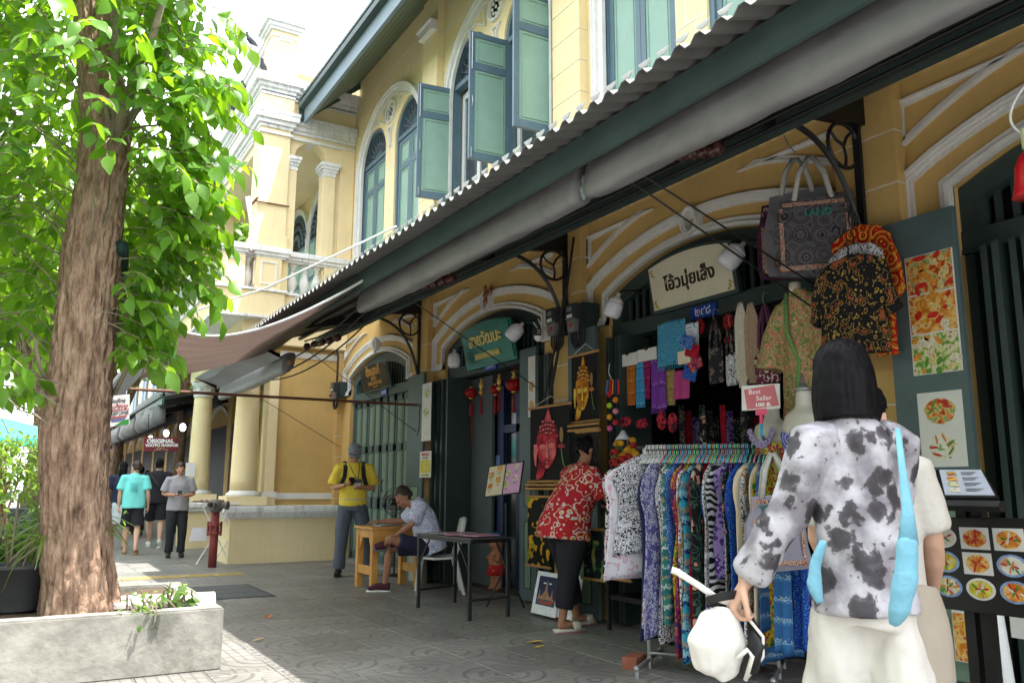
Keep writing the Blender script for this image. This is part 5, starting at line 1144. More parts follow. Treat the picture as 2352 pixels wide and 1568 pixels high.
# ---- generic walker builder for the distant people
def walker(label, loc, yaw, sc, sk, shirt, legs_m, shorts=False, step=.0, pose='arms', hairm='hair', shoes=('black_p', 'black_p'), sandals=False, headface=(0, 1, 0), group=None, long=False, skirt=False, sleeve=.5, bulk=1.):
 F = Fig(label, loc, yaw, sc, group)
 J = dict(pelvis=V((0, 0, .93)), waist=V((0, 0, 1.08)), chest=V((0, .01, 1.28)), neck=V((0, .01, 1.46)), head=V((0, .03, 1.58)), face=V(headface),
  sh_l=V((-.185, 0, 1.40)), sh_r=V((.185, 0, 1.40)), hip_l=V((-.09, 0, .9)), hip_r=V((.09, 0, .9)),
  kn_l=V((-.10, step*.55+.03, .49)), kn_r=V((.10, -step*.3+.03, .49)), an_l=V((-.10, step*.9, .09)), an_r=V((.10, -step*1.0, .10+abs(step)*.25)), to_l=V((-.12, step*.9+.16, .035)), to_r=V((.12, -step+.15, .035+abs(step)*.02)))
 if pose == 'arms':
  J.update(el_l=V((-.24, -.03+step*.1, 1.12)), el_r=V((.24, -.02-step*.1, 1.12)), wr_l=V((-.25, .06, .87)), wr_r=V((.25, .06, .87)), hd_l=((0, .1, -1), (1, 0, 0), .5, 1., 1), hd_r=((0, .1, -1), (-1, 0, 0), .5, 1., -1))
 else:
  J.update(el_l=V((-.26, -.02, 1.13)), el_r=V((.26, -.02, 1.13)), wr_l=V((-.09, .2, 1.10)), wr_r=V((.08, .2, 1.12)), hd_l=((.75, .45, 0), (0, .2, 1), .9, 1., -1), hd_r=((-.7, .5, .1), (0, .2, 1), 1.0, 1., 1))
 P, R, k = std_body(F, J, sk); face(F, P, R, k)
 W = F.wt; s = F.side(); hairshell(F, P, R, k, M[hairm])
 if long: MB().tube([P(0, -.05, .06), P(0, -.09, -.02), P(0, -.1, -.15), P(0, -.08, -.25)], [(.07*k, .04*k), (.08*k, .04*k), (.075*k, .03*k), (.05*k, .02*k)], 12, side=s).build('long_hair', M[hairm], F.e, smooth=True)
 sh = MB(); B_ = bulk
 sh.tube(W([(0, 0, .84), (0, 0, .97), (0, .0, 1.12), (0, .01, 1.28), (0, .0, 1.40), (0, .01, 1.475)]), [(.19*sc*B_, .14*sc), (.18*sc*B_, .135*sc), (.17*sc*B_, .13*sc), (.18*sc, .13*sc), (.165*sc, .1*sc), (.07*sc, .065*sc)], 18, side=s)
 for q, el in ((-1, J['el_l']), (1, J['el_r'])):
  a = V((q*.185, 0, 1.39)); sh.tube(W([(q*.10, 0, 1.39), tuple(a), tuple(L3(a, el, .4)), tuple(L3(a, el, sleeve+.3))]), [.07*sc, .075*sc, .072*sc, .08*sc], 12)
 o = cloth(sh, 'shirt', F, shirt, .014, amp=.011)
 t = MB(); t.tube(W([(0, 0, .82), (0, 0, .95), (0, 0, 1.0)]), [(.17*sc, .13*sc), (.165*sc, .125*sc), (.15*sc, .12*sc)], 16, side=s)
 if skirt: t.tube(W([(0, 0, .95), (0, 0, .8), (0, 0, .5)]), [(.16*sc, .13*sc), (.2*sc, .16*sc), (.25*sc, .2*sc)], 18, side=s)
 else:
  for q, kn, an in ((-1, J['kn_l'], J['an_l']), (1, J['kn_r'], J['an_r'])):
   if shorts: t.tube(W([(q*.08, 0, .93), tuple(L3((q*.09, 0, .9), kn, .5)), tuple(L3((q*.09, 0, .9), kn, .92))]), [.1*sc, .105*sc, .108*sc], 14)
   else: t.tube(W([(q*.08, 0, .93), tuple(L3((q*.09, 0, .9), kn, .5)), tuple(kn), tuple(L3(kn, an, .5)), tuple(L3(kn, an, .99))]), [.1*sc, .095*sc, .078*sc, .07*sc, .072*sc], 14)
 cloth(t, 'skirt' if skirt else ('shorts' if shorts else 'trousers'), F, legs_m, .014, amp=.011)
 for a, b in ((J['an_l'], J['to_l']), (J['an_r'], J['to_r'])):
  if sandals:
   q = MB(); d = (b-a); d.z = 0; d.normalize(); q.tube(W([tuple(V3(a.x, a.y, b.z-.03)-d*.06), tuple(V3(b.x, b.y, b.z-.03)+d*.03)]), [(.038*sc, .012*sc), (.045*sc, .012*sc)], 12, side=F.R @ d.cross(Zv)); q.tube(W([tuple(L3(a, b, .6)+d.cross(Zv)*.045-V3(0, 0, .03)), tuple(L3(a, b, .6)+V3(0, 0, .015)), tuple(L3(a, b, .6)-d.cross(Zv)*.045-V3(0, 0, .03))]), .012, 6); q.build('sandal', M[shoes[0]], F.e)
  else: shoe(F, a, b, M[shoes[0]], M[shoes[1]])
 return F, P, R, k, o
g_ = lambda px, py: onZ(px, py)
M['teal_tee'] = mat('turquoise_cotton', (.16, .62, .60), .85, .08, 8, .2, 60); M['grey_tee'] = mat('grey_cotton', (.27, .27, .30), .85, .1, 10, .2, 60); M['blk_tee'] = mat('black_cotton', (.012, .012, .018), .85, .2, 10); M['navy'] = mat('navy_cotton', (.018, .022, .05), .85, .2, 10)
M['blkjean'] = mat('black_denim', (.012, .014, .018), .8, .25, 8, .2, 60); M['palepink'] = mat('pale_skirt', (.55, .55, .60), .85, .06, 8); M['sandal'] = mat('mustard_sandal', (.33, .18, .02), .6, .1)
loc = g_(400, 1280); F, P, R, k, o = walker('elderly man in grey T-shirt and black trousers with a phone beside the round columns', loc, yawto(loc, 1.2, 3), .945, 'skin4', M['grey_tee'], M['blkjean'], pose='phone', headface=(0, 1, -.45), hairm='hair2', bulk=1.05)
ph = thing('phone', 'green cased phone held by the elderly man in the grey T-shirt', 'phone', F.w((0, .3, 1.14))); MB().obox(F.w((0, .28, 1.15)), F.R @ V3(.035, 0, 0), F.R @ V3(0, .05, .045), F.R @ V3(0, -.004, .004)).build('case', mat('green_phone_case', (.02, .09, .08), .4), ph, bevel=.003)
loc = g_(297, 1273); F, P, R, k, o = walker('young man in a turquoise T-shirt and black shorts walking away, glasses on', loc, yawto(loc, 3.2, 24), .97, 'skin2', M['teal_tee'], M['blk_tee'], shorts=True, step=.17, hairm='hair2', shoes=('sandal', 'sandal'), sandals=True, headface=(-.55, .8, -.1), bulk=1.12)
for i in range(8): MB().obox(F.w((0, -.145, 1.30-i*.022)), F.R @ V3(.075-.01*(i % 3), 0, 0), (0, 0, .0025), F.R @ V3(0, .003, 0)).build('print_line', mat('teal_print', (.05, .32, .33), .8, 0), o)
loc = g_(352, 1256); F, P, R, k, o = walker('person in a black T-shirt and shorts with white trainers, walking away', loc, yawto(loc, 3.8, 26), 1.03, 'skin2', M['blk_tee'], M['blk_tee'], shorts=True, step=.22, shoes=('white_p', 'white_p'), bulk=1.1)
MB().tube(F.wt([(-.16, -.1, 1.42), (0, -.15, 1.2), (.17, -.12, 1.0)]), (.02, .006), 6, side=F.side()).build('bag_strap', M['steelblk'], F.e)
loc = g_(268, 1262); walker('woman in a navy top and pale skirt, half hidden behind the trunk', loc, yawto(loc, 2.5, 24), .98, 'skin2', M['navy'], M['palepink'], shorts=False, step=.1, sandals=True, shoes=('sandal', 'sandal'), skirt=True, long=True)
loc = g_(327, 1232); walker('small walker in white, seen between the turquoise and the black T-shirts', loc, yawto(loc, 3.5, 30), .93, 'skin2', mat('white_cotton', (.62, .62, .64), .85, .05), M['palepink'], shorts=True, step=.15, sandals=True, shoes=('red', 'red'), long=True)
loc = g_(312, 1228); walker('walker in dark clothes farthest down the arcade', loc, yawto(loc, 3.5, 30), 1.0, 'skin4', M['navy'], M['blk_tee'], step=.12)
# ---- seated man at the wooden table
def seated():
 loc = onZ(975, 1352); loc = V((4.22, 9.08, 0)); F = Fig('balding man in pale blue patterned shirt seated on a plastic chair, ankle on knee', loc, math.radians(68), 1.0)
 J = dict(pelvis=V((0, -.02, .54)), waist=V((0, .03, .70)), chest=V((0, .10, .90)), neck=V((0, .20, 1.03)), head=V((0, .31, 1.085)), face=V((-.2, 1, -.95)),
  sh_l=V((-.18, .13, 1.0)), sh_r=V((.18, .13, 1.0)), el_l=V((-.25, .22, .78)), el_r=V((.27, .28, .80)), wr_l=V((-.06, .42, .62)), wr_r=V((.22, .58, .80)), hd_l=((.4, .7, -.3), (0, 0, -1), .8, 1., 1), hd_r=((-.1, 1, 0), (0, 0, -1), .35, 1., 1),
  hip_l=V((-.09, .0, .50)), hip_r=V((.09, .0, .50)), kn_l=V((-.28, .42, .60)), kn_r=V((.13, .45, .50)), an_l=V((.10, .50, .58)), an_r=V((.14, .50, .09)), to_l=V((.17, .42, .50)), to_r=V((.16, .68, .035)))
 J['kn_l'] = V((-.24, .46, .62)); J['an_l'] = V((.08, .46, .56)); J['to_l'] = V((.22, .50, .50))
 P, R, k = std_body(F, J, 'skin3', fat=1.05); face(F, P, R, k)
 W = F.wt; s = F.side(); hairshell(F, P, R, k, M['hairg'], front=.02)
 m_ = fabric('pale_blue_palm_print', 'leafy', [(0, (.56, .58, .74)), (.43, (.66, .68, .82)), (.5, (.30, .36, .62)), (.55, (.70, .70, .84)), (.62, (.62, .40, .50)), (.66, (.56, .60, .78))], 11)
 sh = MB(); sh.tube(W([(0, -.06, .46), (0, -.02, .56), (0, .04, .72), (0, .09, .90), (0, .13, 1.0), (0, .18, 1.06)]), [(.20, .16), (.195, .165), (.185, .155), (.19, .14), (.17, .1), (.075, .07)], 18, side=s)
 sh.tube(W([(0, .0, .52), (0.02, .15, .50)]), [(.19, .12), (.15, .06)], 14, side=s)
 for q, el in ((-1, J['el_l']), (1, J['el_r'])):
  a = V((q*.18, .13, .99)); sh.tube(W([(q*.09, .12, 1.0), tuple(a), tuple(L3(a, el, .45)), tuple(L3(a, el, .88))]), [.075, .082, .082, .09], 12)
 o = cloth(sh, 'shirt', F, m_, .013, amp=.014)
 MB().tube(W([(-.075, .12, 1.06), (-.05, .22, 1.04), (0, .27, .98), (.05, .22, 1.04), (.075, .12, 1.06)]), .015, 8, flat=.6).build('collar', m_, o)
 t = MB(); t.tube(W([(0, -.05, .50), (0, .08, .52)]), [(.17, .09), (.16, .09)], 14, side=s)
 for q in 'lr': t.tube(W([tuple(J['hip_'+q]), tuple(L3(J['hip_'+q], J['kn_'+q], .5)), tuple(L3(J['hip_'+q], J['kn_'+q], .78))]), [.1, .098, .09], 14)
 cloth(t, 'shorts', F, M['navy'], .013, amp=.008)
 ms = mat('maroon_knit_shoe', (.06, .012, .022), .8, .2, 40, .3, 90)
 shoe(F, J['an_r'], J['to_r'], ms, M['white_p'])
 a, b = J['an_l'], J['to_l']; q = MB(); q.tube(W([tuple(a+V3(-.02, -.07, -.01)), tuple(a+V3(.0, .0, -.01)), tuple(a+V3(0.02, .09, -.03)), tuple(a+V3(.03, .17, -.05))]), [(.036, .04), (.042, .045), (.047, .036), (.035, .022)], 12, side=Zv)
 e = link('shoe', remesh(q, 'shoe', .008, 1), F.e, ms)
 q = MB(); q.tube(W([tuple(a+V3(.02, -.08, -.035)), tuple(a+V3(.04, .0, -.05)), tuple(a+V3(.05, .1, -.06)), tuple(a+V3(.06, .19, -.07))]), [(.034, .012), (.042, .012), (.047, .012), (.03, .012)], 12, side=F.R @ V3(.35, 0, 1)); q.build('sole', mat('grey_rubber_sole', (.13, .145, .14), .7, .2, 25, .4, 60), e, smooth=True)
seated()
# ---- woman in the red flowered shirt
def redwoman():
 loc = (onZ(1300, 1440)+onZ(1385, 1450))/2; loc.z = 0; loc = loc-_r*.12; loc.z = 0; F = Fig('woman in a red and yellow flowered shirt and black leggings bending over the goods', loc, math.radians(-92), 1.0)
 J = dict(pelvis=V((0, -.03, .86)), waist=V((0, .02, 1.02)), chest=V((0, .10, 1.20)), neck=V((0, .14, 1.41)), head=V((0, .20, 1.53)), face=V((0, 1, -.55)),
  sh_l=V((-.18, .12, 1.33)), sh_r=V((.18, .12, 1.33)), el_l=V((-.22, .28, 1.10)), el_r=V((.24, .26, 1.08)), wr_l=V((-.14, .48, 1.02)), wr_r=V((.16, .50, .98)), hd_l=((.1, 1, -.3), (0, 0, -1), .6, 1., 1), hd_r=((-.1, 1, -.3), (0, 0, -1), .7, 1., -1),
  hip_l=V((-.10, -.02, .86)), hip_r=V((.10, -.02, .86)), kn_l=V((-.11, .05, .46)), kn_r=V((.13, -.10, .46)), an_l=V((-.12, .14, .095)), an_r=V((.14, -.17, .095)), to_l=V((-.12, .31, .05)), to_r=V((.15, .0, .05)))
 P, R, k = std_body(F, J, 'skin3', fat=1.22); face(F, P, R, k)
 W = F.wt; s = F.side(); hairshell(F, P, R, k, M['hair']); MB().ell(P(0, -.115, .02), (.04, .035, .045), 12, 8, R).build('hair_bun', M['hair'], F.e, smooth=True)
 m_ = fabric('red_sunflower_print', 'floral', [(0, (.45, .25, .03)), (.17, (.62, .42, .10)), (.245, (.62, .56, .55)), (.31, (.45, .02, .03)), (.42, (.36, .015, .025)), (.475, (.62, .34, .08)), (.50, (.58, .54, .58)), (.54, (.42, .02, .03))], 7)
 sh = MB(); sh.tube(W([(0, -.06, .76), (0, -.05, .88), (0, .02, 1.04), (0, .09, 1.2), (0, .12, 1.33), (0, .155, 1.41)]), [(.255, .235), (.245, .225), (.215, .195), (.215, .17), (.18, .115), (.078, .07)], 20, side=s)
 for q, el in ((-1, J['el_l']), (1, J['el_r'])):
  a = V((q*.18, .12, 1.32)); sh.tube(W([(q*.09, .11, 1.33), tuple(a), tuple(L3(a, el, .4)), tuple(L3(a, el, .78))]), [.08, .085, .085, .092], 12)
 o = cloth(sh, 'shirt', F, m_, .013, amp=.014);
 t = MB(); t.tube(W([(0, -.05, .74), (0, -.04, .88), (0, -.02, .95)]), [(.19, .17), (.185, .165), (.16, .13)], 18, side=s)
 for q in 'lr': t.tube(W([tuple(J['hip_'+q]), tuple(L3(J['hip_'+q], J['kn_'+q], .45)), tuple(J['kn_'+q]), tuple(L3(J['kn_'+q], J['an_'+q], .45)), tuple(L3(J['kn_'+q], J['an_'+q], .72))]), [.14, .13, .09, .085, .075], 14)
 cloth(t, 'leggings', F, M['blk_tee'], .013, amp=.006)
 M['slide'] = mat('cream_rubber_slide', (.55, .52, .45), .5, .05, 9)
 for q in 'lr':
  a, b = J['an_'+q], J['to_'+q]; d = (b-a); d.z = 0; d.normalize(); m2 = MB(); c = lambda t, z: tuple(V3(a.x, a.y, 0)+d*t+V3(0, 0, z))
  m2.tube(W([c(-.075, .022), c(0, .022), c(.1, .022), c(.215, .022)]), [(.034, .018), (.040, .018), (.05, .017), (.036, .015)], 14, side=F.R @ d.cross(Zv)); e = m2.build('slide', M['slide'], F.e, smooth=True)
  MB().tube([F.w(Vector(c(.13, .03))+d.cross(Zv)*.052), F.w(Vector(c(.12, .085))+d.cross(Zv)*.03), F.w(Vector(c(.12, .09))-d.cross(Zv)*.02), F.w(Vector(c(.13, .03))-d.cross(Zv)*.052)], (.04, .006), 8, side=F.R @ d).build('band', M['slide'], e, smooth=True)
  MB().tube(W([c(-.07, .006), c(.0, .006), c(.1, .006), c(.21, .006)]), [(.034, .006), (.040, .006), (.05, .006), (.036, .006)], 14, side=F.R @ d.cross(Zv)).build('pink_sole', mat('pink_sole', (.42, .16, .18), .6, 0), e)
redwoman()
# ---- foreground woman, back to the camera
def front():
 hp = onZ(1948, 778, 1.665); d_ = math.hypot(hp.x, hp.y); loc = V((hp.x, hp.y, 0)); F = Fig('woman with a black bob and white blouse with black flowers walking in the foreground', loc, math.radians(-22), 1.045)
 J = dict(pelvis=V((0, -.0, .90)), waist=V((0, .0, 1.05)), chest=V((0, .02, 1.20)), neck=V((0, .03, 1.345)), head=V((.0, .055, 1.465)), face=V((.35, 1, -.15)),
  sh_l=V((-.135, .0, 1.285)), sh_r=V((.135, .0, 1.285)), el_l=V((-.215, .03, 1.06)), el_r=V((.155, .09, 1.03)), wr_l=V((-.31, .12, .87)), wr_r=V((.12, .24, .92)), hd_l=((-.42, .28, -.86), (.6, -.2, .2), 1.15, 1., 1), hd_r=((0, 1, -.2), (-1, 0, 0), .8, 1., 1),
  hip_l=V((-.07, 0, .86)), hip_r=V((.07, 0, .86)), kn_l=V((-.06, .10, .47)), kn_r=V((.07, -.06, .47)), an_l=V((-.07, .18, .09)), an_r=V((.08, -.20, .12)), to_l=V((-.07, .34, .04)), to_r=V((.09, -.05, .05)))
 P, R, k = std_body(F, J, 'skin2', voxel=.0075, fat=.76); face(F, P, R, k)
 W = F.wt; s = F.side()
 h = MB(); h.ell(P(0, -.02, .045), (.088, .104, .092), 22, 12, R); h.tube([P(0, -.03, .06), P(0, -.04, 0), P(0, -.042, -.06), P(0, -.042, -.13)], [(.084, .085), (.094, .088), (.098, .086), (.096, .078)], 24, side=(P(1, 0, 0)-P(0, 0, 0)))
 me = remesh(h, 'hair', .005, 3, .5, lambda c: .0035*noise.noise(V3(c.x*95, c.y*95, c.z*3))+.005*noise.noise(V3(c.x*22, c.y*22, c.z*2)))
 link('hair', me, F.e, M['hair'])
 blouse = bpy.data.materials.new('sheer_flowered_blouse'); blouse.use_nodes = True; n = blouse.node_tree.nodes; l = blouse.node_tree.links; b = n['Principled BSDF']; b.inputs['Roughness'].default_value = .7
 tc = n.new('ShaderNodeTexCoord'); no = n.new('ShaderNodeTexNoise'); no.inputs['Scale'].default_value = 28; no.inputs['Detail'].default_value = 4; l.new(tc.outputs['Object'], no.inputs['Vector'])
 ma = n.new('ShaderNodeMixRGB'); ma.blend_type = 'ADD'; ma.inputs['Fac'].default_value = .075; l.new(tc.outputs['Object'], ma.inputs['Color1']); l.new(no.outputs['Color'], ma.inputs['Color2'])
 vo = n.new('ShaderNodeTexVoronoi'); vo.inputs['Scale'].default_value = 10.5; vo.inputs['Randomness'].default_value = .8; l.new(ma.outputs[0], vo.inputs['Vector'])
 vs_ = n.new('ShaderNodeTexVoronoi'); vs_.inputs['Scale'].default_value = 26; l.new(ma.outputs[0], vs_.inputs['Vector'])
 m1 = n.new('ShaderNodeMath'); m1.operation = 'MULTIPLY_ADD'; m1.inputs[1].default_value = .5; l.new(no.outputs['Fac'], m1.inputs[0]); l.new(vo.outputs['Distance'], m1.inputs[2])
 r = n.new('ShaderNodeValToRGB'); e = r.color_ramp.elements; e[0].position = .50; e[0].color = (.05, .045, .055, 1); e[1].position = .88; e[1].color = (.50, .49, .54, 1); q = e.new(.635); q.color = (.10, .09, .105, 1); q = e.new(.69); q.color = (.42, .41, .44, 1); l.new(m1.outputs[0], r.inputs['Fac'])
 r2 = n.new('ShaderNodeValToRGB'); r2.color_ramp.elements[0].position = .10; r2.color_ramp.elements[1].position = .2; l.new(vs_.outputs['Distance'], r2.inputs['Fac'])
 sm = n.new('ShaderNodeTexNoise'); sm.inputs['Scale'].default_value = 9; sm.inputs['Detail'].default_value = 5; l.new(tc.outputs['Object'], sm.inputs['Vector']); r3 = n.new('ShaderNodeValToRGB'); r3.color_ramp.elements[0].position = .38; r3.color_ramp.elements[0].color = (.42, .40, .42, 1); r3.color_ramp.elements[1].position = .58; l.new(sm.outputs['Fac'], r3.inputs['Fac']); m0 = n.new('ShaderNodeMixRGB'); m0.blend_type = 'MULTIPLY'; m0.inputs['Fac'].default_value = 1; l.new(r.outputs[0], m0.inputs['Color1']); l.new(r3.outputs[0], m0.inputs['Color2'])
 mm = n.new('ShaderNodeMixRGB'); mm.blend_type = 'MULTIPLY'; mm.inputs['Fac'].default_value = .75; l.new(m0.outputs[0], mm.inputs['Color1']); l.new(r2.outputs[0], mm.inputs['Color2']); l.new(mm.outputs[0], b.inputs['Base Color']); b.inputs['Alpha'].default_value = .93
 sh = MB(); sh.tube(W([(0, 0, .80), (0, 0, .92), (0, .0, 1.05), (0, .02, 1.18), (0, .01, 1.28), (0, .02, 1.36)]), [(.152, .135), (.145, .12), (.135, .105), (.138, .10), (.125, .085), (.062, .058)], 24, side=s)
 for q, el, wr in ((-1, J['el_l'], J['wr_l']), (1, J['el_r'], J['wr_r'])):
  a = V((q*.13, .0, 1.278)); sh.tube(W([(q*.08, .0, 1.28), tuple(a), tuple(L3(a, el, .5)), tuple(el), tuple(L3(el, wr, .5)), tuple(L3(el, wr, .86)), tuple(L3(el, wr, .97))]), [.072, .073, .060, .056, .062, .060, .034], 14)
 cloth(sh, 'blouse', F, blouse, .009, amp=.015, freq=10, it=2)
 M['ivory'] = mat('ivory_trouser_cloth', (.60, .575, .53), .85, .05, 5, .25, 20)
 t = MB(); t.tube(W([(0, 0, .76), (0, 0, .9), (0, 0, 1.0)]), [(.12, .11), (.118, .10), (.11, .09)], 20, side=s)
 for q in 'lr': t.tube(W([tuple(J['hip_'+q]), tuple(L3(J['hip_'+q], J['kn_'+q], .5)), tuple(J['kn_'+q]), tuple(L3(J['kn_'+q], J['an_'+q], .5)), tuple(L3(J['kn_'+q], J['an_'+q], .98))]), [.078, .086, .09, .10, .11], 18)
 cloth(t, 'wide_trousers', F, M['ivory'], .010, amp=.022, freq=10, it=2)
 for q in 'lr': shoe(F, J['an_'+q], J['to_'+q], M['white_p'], M['white_p'])
 M['skyb'] = mat('sky_blue_cloth', (.17, .40, .52), .9, .12, 14, .5, 40)
 B_ = thing('blue_bag', 'light blue cloth shoulder bag carried by the woman in the flowered blouse', 'bag', F.w((.2, .1, .9)))
 MB().tube([onD(2062, 985, 2.52), onD(2072, 1070, 2.46), onD(2085, 1170, 2.42), onD(2086, 1250, 2.42)], [(.008, .005), (.010, .005), (.016, .007), (.028, .010)], 10, side=_r).build('strap', M['skyb'], B_, smooth=True)
 b_ = MB(); b_.tube([onD(2086, 1235, 2.42), onD(2080, 1320, 2.42), onD(2066, 1400, 2.43), onD(2055, 1436, 2.45)], [(.026, .014), (.034, .02), (.032, .02), (.014, .008)], 14, side=_r); link('cloth_bag', remesh(b_, 'bag', .008, 2, .5, lambda c: .006*noise.noise(c*14)), B_, M['skyb'])
 b_ = MB(); b_.tube([onD(1893, 1240, 2.62), onD(1874, 1290, 2.62), onD(1868, 1340, 2.62), onD(1884, 1385, 2.62)], [(.012, .01), (.02, .012), (.022, .012), (.01, .01)], 12, side=_r); link('cloth_end', remesh(b_, 'bag', .008, 2, .5, lambda c: .006*noise.noise(c*14)), B_, M['skyb'])
 W_ = thing('white_bag', 'white leather bucket bag with black lining and a long strap held by the foreground woman', 'bag', F.w((-.5, .1, .7)))
 M['wleath'] = mat('white_leather', (.68, .66, .62), .45, .05, 8, .25, 25); c0 = onD(1706, 1300, (F.w(J['wr_l'])-V3(0, 0, F.w(J['wr_l']).z)).length*1.0)
 hx = F.w(J['wr_l']+V(J['hd_l'][0]).normalized()*.09)
 dw = (onD(1706, 1400, 2.2)-onD(1706, 1300, 2.2)); rt = _r2; dn = -_u2
 P_ = lambda a, b, c=0: hx+rt*a+dn*b+_f*c
 g = MB(); g.tube([P_(-.01, .0), P_(-.03, .045), P_(-.045, .10), P_(-.035, .16), P_(-.005, .21)], [(.035, .03), (.075, .045), (.095, .06), (.085, .055), (.035, .03)], 18, side=rt)
 body = link('bag_body', remesh(g, 'bag', .005, 30, .9, lambda c: .007*noise.noise(V3(c.x*34, c.y*34, c.z*9))), W_, M['wleath'])
 lo = [[P_(.0+.05*math.cos(a)-.03, -.045+.018*math.sin(a)+z*.028-.01*math.cos(a), .035*math.sin(a)) for a in [2*math.pi*i/18 for i in range(18)]] for z in (0, 1)]
 MB().loft(lo, cap=False).build('open_top', M['black_p'], body, smooth=True)
 MB().tube([P_(.06, .03), P_(.075, .1, -.03), P_(.05, .17, -.03), P_(.02, .2)], [.012, .03, .028, .008], 12).build('black_side_panel', M['black_p'], body, smooth=True)
 MB().tube([P_(.045, .02, -.03), P_(.085, .07, -.05), P_(.085, .13, -.05), P_(.045, .2, -.03)], .005, 8).tube([P_(.0, .13, -.07), P_(.03, .10, -.075), P_(.045, .12, -.075), P_(.03, .2, -.055)], .007, 8).build('white_piping', M['wleath'], body, smooth=True)
 MB().tube([P_(.02, -.01), P_(-.04, -.03), P_(-.105, -.075), P_(-.17, -.115), P_(-.185, -.12)], (.010, .003), 8, side=dn).build('strap', M['wleath'], W_, smooth=True)
front()
# ---- second person just beyond her
def second():
 hp = onD(1985, 1000, 3.25); loc = V((hp.x, hp.y, 0)); F = Fig('companion in beige trousers with pinned-up hair just beyond the woman in the flowered blouse', loc, math.radians(-58), .97)
 J = dict(pelvis=V((0, -.0, .90)), waist=V((0, .0, 1.05)), chest=V((0, .02, 1.22)), neck=V((0, .03, 1.38)), head=V((.0, .06, 1.50)), face=V((.35, 1, -.15)),
  sh_l=V((-.16, .0, 1.31)), sh_r=V((.16, .0, 1.31)), el_l=V((-.19, .03, 1.05)), el_r=V((.2, .05, 1.04)), wr_l=V((-.15, .2, .93)), wr_r=V((.18, .18, .86)), hd_l=((0, .9, -.2), (1, 0, 0), .8, 1., 1), hd_r=((0, .3, -1), (-1, 0, 0), .8, 1., 1),
  hip_l=V((-.09, 0, .88)), hip_r=V((.09, 0, .88)), kn_l=V((-.10, .12, .47)), kn_r=V((.14, -.10, .48)), an_l=V((-.10, .22, .09)), an_r=V((.20, -.30, .12)), to_l=V((-.10, .38, .035)), to_r=V((.21, -.15, .05)))
 P, R, k = std_body(F, J, 'skin2'); face(F, P, R, k); hairshell(F, P, R, k, M['hair']); W = F.wt; s = F.side()
 MB().ell(P(0, -.12, .03), (.045, .045, .055), 14, 8, R).build('hair_bun', M['hair'], F.e, smooth=True)
 sh = MB(); sh.tube(W([(0, 0, .88), (0, 0, 1.0), (0, .02, 1.2), (0, .01, 1.32), (0, .03, 1.41)]), [(.17, .13), (.16, .12), (.17, .12), (.15, .1), (.07, .065)], 18, side=s)
 for q, el in ((-1, J['el_l']), (1, J['el_r'])): a = V((q*.16, 0, 1.3)); sh.tube(W([(q*.08, 0, 1.31), tuple(a), tuple(L3(a, el, .5)), tuple(L3(a, el, .8))]), [.065, .07, .07, .072], 12)
 cloth(sh, 'top', F, mat('cream_knit', (.58, .55, .5), .85, .06, 12, .3, 60), .013, amp=.01)
 t = MB(); t.tube(W([(0, 0, .8), (0, 0, .92), (0, 0, 1.0)]), [(.17, .14), (.155, .13), (.13, .11)], 18, side=s)
 for q in 'lr': t.tube(W([tuple(J['hip_'+q]), tuple(L3(J['hip_'+q], J['kn_'+q], .5)), tuple(J['kn_'+q]), tuple(L3(J['kn_'+q], J['an_'+q], .98))]), [.11, .11, .1, .12], 16)
 cloth(t, 'trousers', F, mat('beige_trouser_cloth', (.40, .345, .28), .85, .06, 5, .25, 20), .013, amp=.016, freq=5)
 for q in 'lr': shoe(F, J['an_'+q], J['to_'+q], M['black_p'], M['white_p'])
second()
# == SIGNS, LAMPS, METERS, LANTERNS
def rX(px0, py0, px1, py1, X):
 """Y span and Z span on the plane X of a pixel box (py0, py1 read on the box's middle line)"""
 m = (px0+px1)/2; ym = (py0+py1)/2
 return onX(px0, ym, X).y, onX(px1, ym, X).y, onX(m, py1, X).z, onX(m, py0, X).z
Ym = -Yv
yl, yr, zb, zt = rX(1505, 577, 1690, 690, 4.78); c_ = (yl+yr)/2; hw = (yl-yr)/2; hh = (zt-zb)
S = thing('shop_sign', 'cream wooden shop sign with dark Thai lettering and an arched top, over the clothes stall', 'sign', (4.78, c_, zb))
ZZ = lambda a: zt-.02*0-.055*(a*a)
out = [(hw, zb), (hw, ZZ(1))]+[(hw*(1-i/6), ZZ(1-i/6)) for i in range(1, 12)]+[(-hw, ZZ(1)), (-hw, zb)]
tilt = .16     # leans out at the top
def tiltv(y, z, off=0.): return (4.80-tilt*(z-zb)-off, c_+y, z)
def plate_t(outl, off0, off1, name, m, par, sc=1.):
 zc = (zb+zt)/2; o2 = [(y*sc, zc+(z-zc)*(1-(1-sc)*2.2)) for y, z in outl]; A = [tiltv(y, z, off0) for y, z in o2]; B = [tiltv(y, z, off1) for y, z in o2]; n = len(A)
 return MB().add(A+B, [tuple(range(n))[::-1], tuple(range(n, 2*n))]+[(i, (i+1) % n, n+(i+1) % n, n+i) for i in range(n)]).build(name, m, par)
plate_t([(y*1.07, zb-.03+(z-zb)*1.13) for y, z in out], -.01, .03, 'frame', M['dgreen'], S); plate_t(out, .031, .04, 'panel', mat('cream_sign_paint', (.66, .62, .48), .6, .05, 6, dirt=.15, dirtcol=(.5, .4, .2, 1)), S)
tv = V3(-tilt, 0, 1).normalized()
text('lettering', 'โอ้วมุ่ยเส็ง', tiltv(0, (zb+zt)/2-.025, .043), Ym, tv, .155, mat('brown_letters', (.03, .012, .008), .5, 0), S, extrude=.003, bold=.0035)
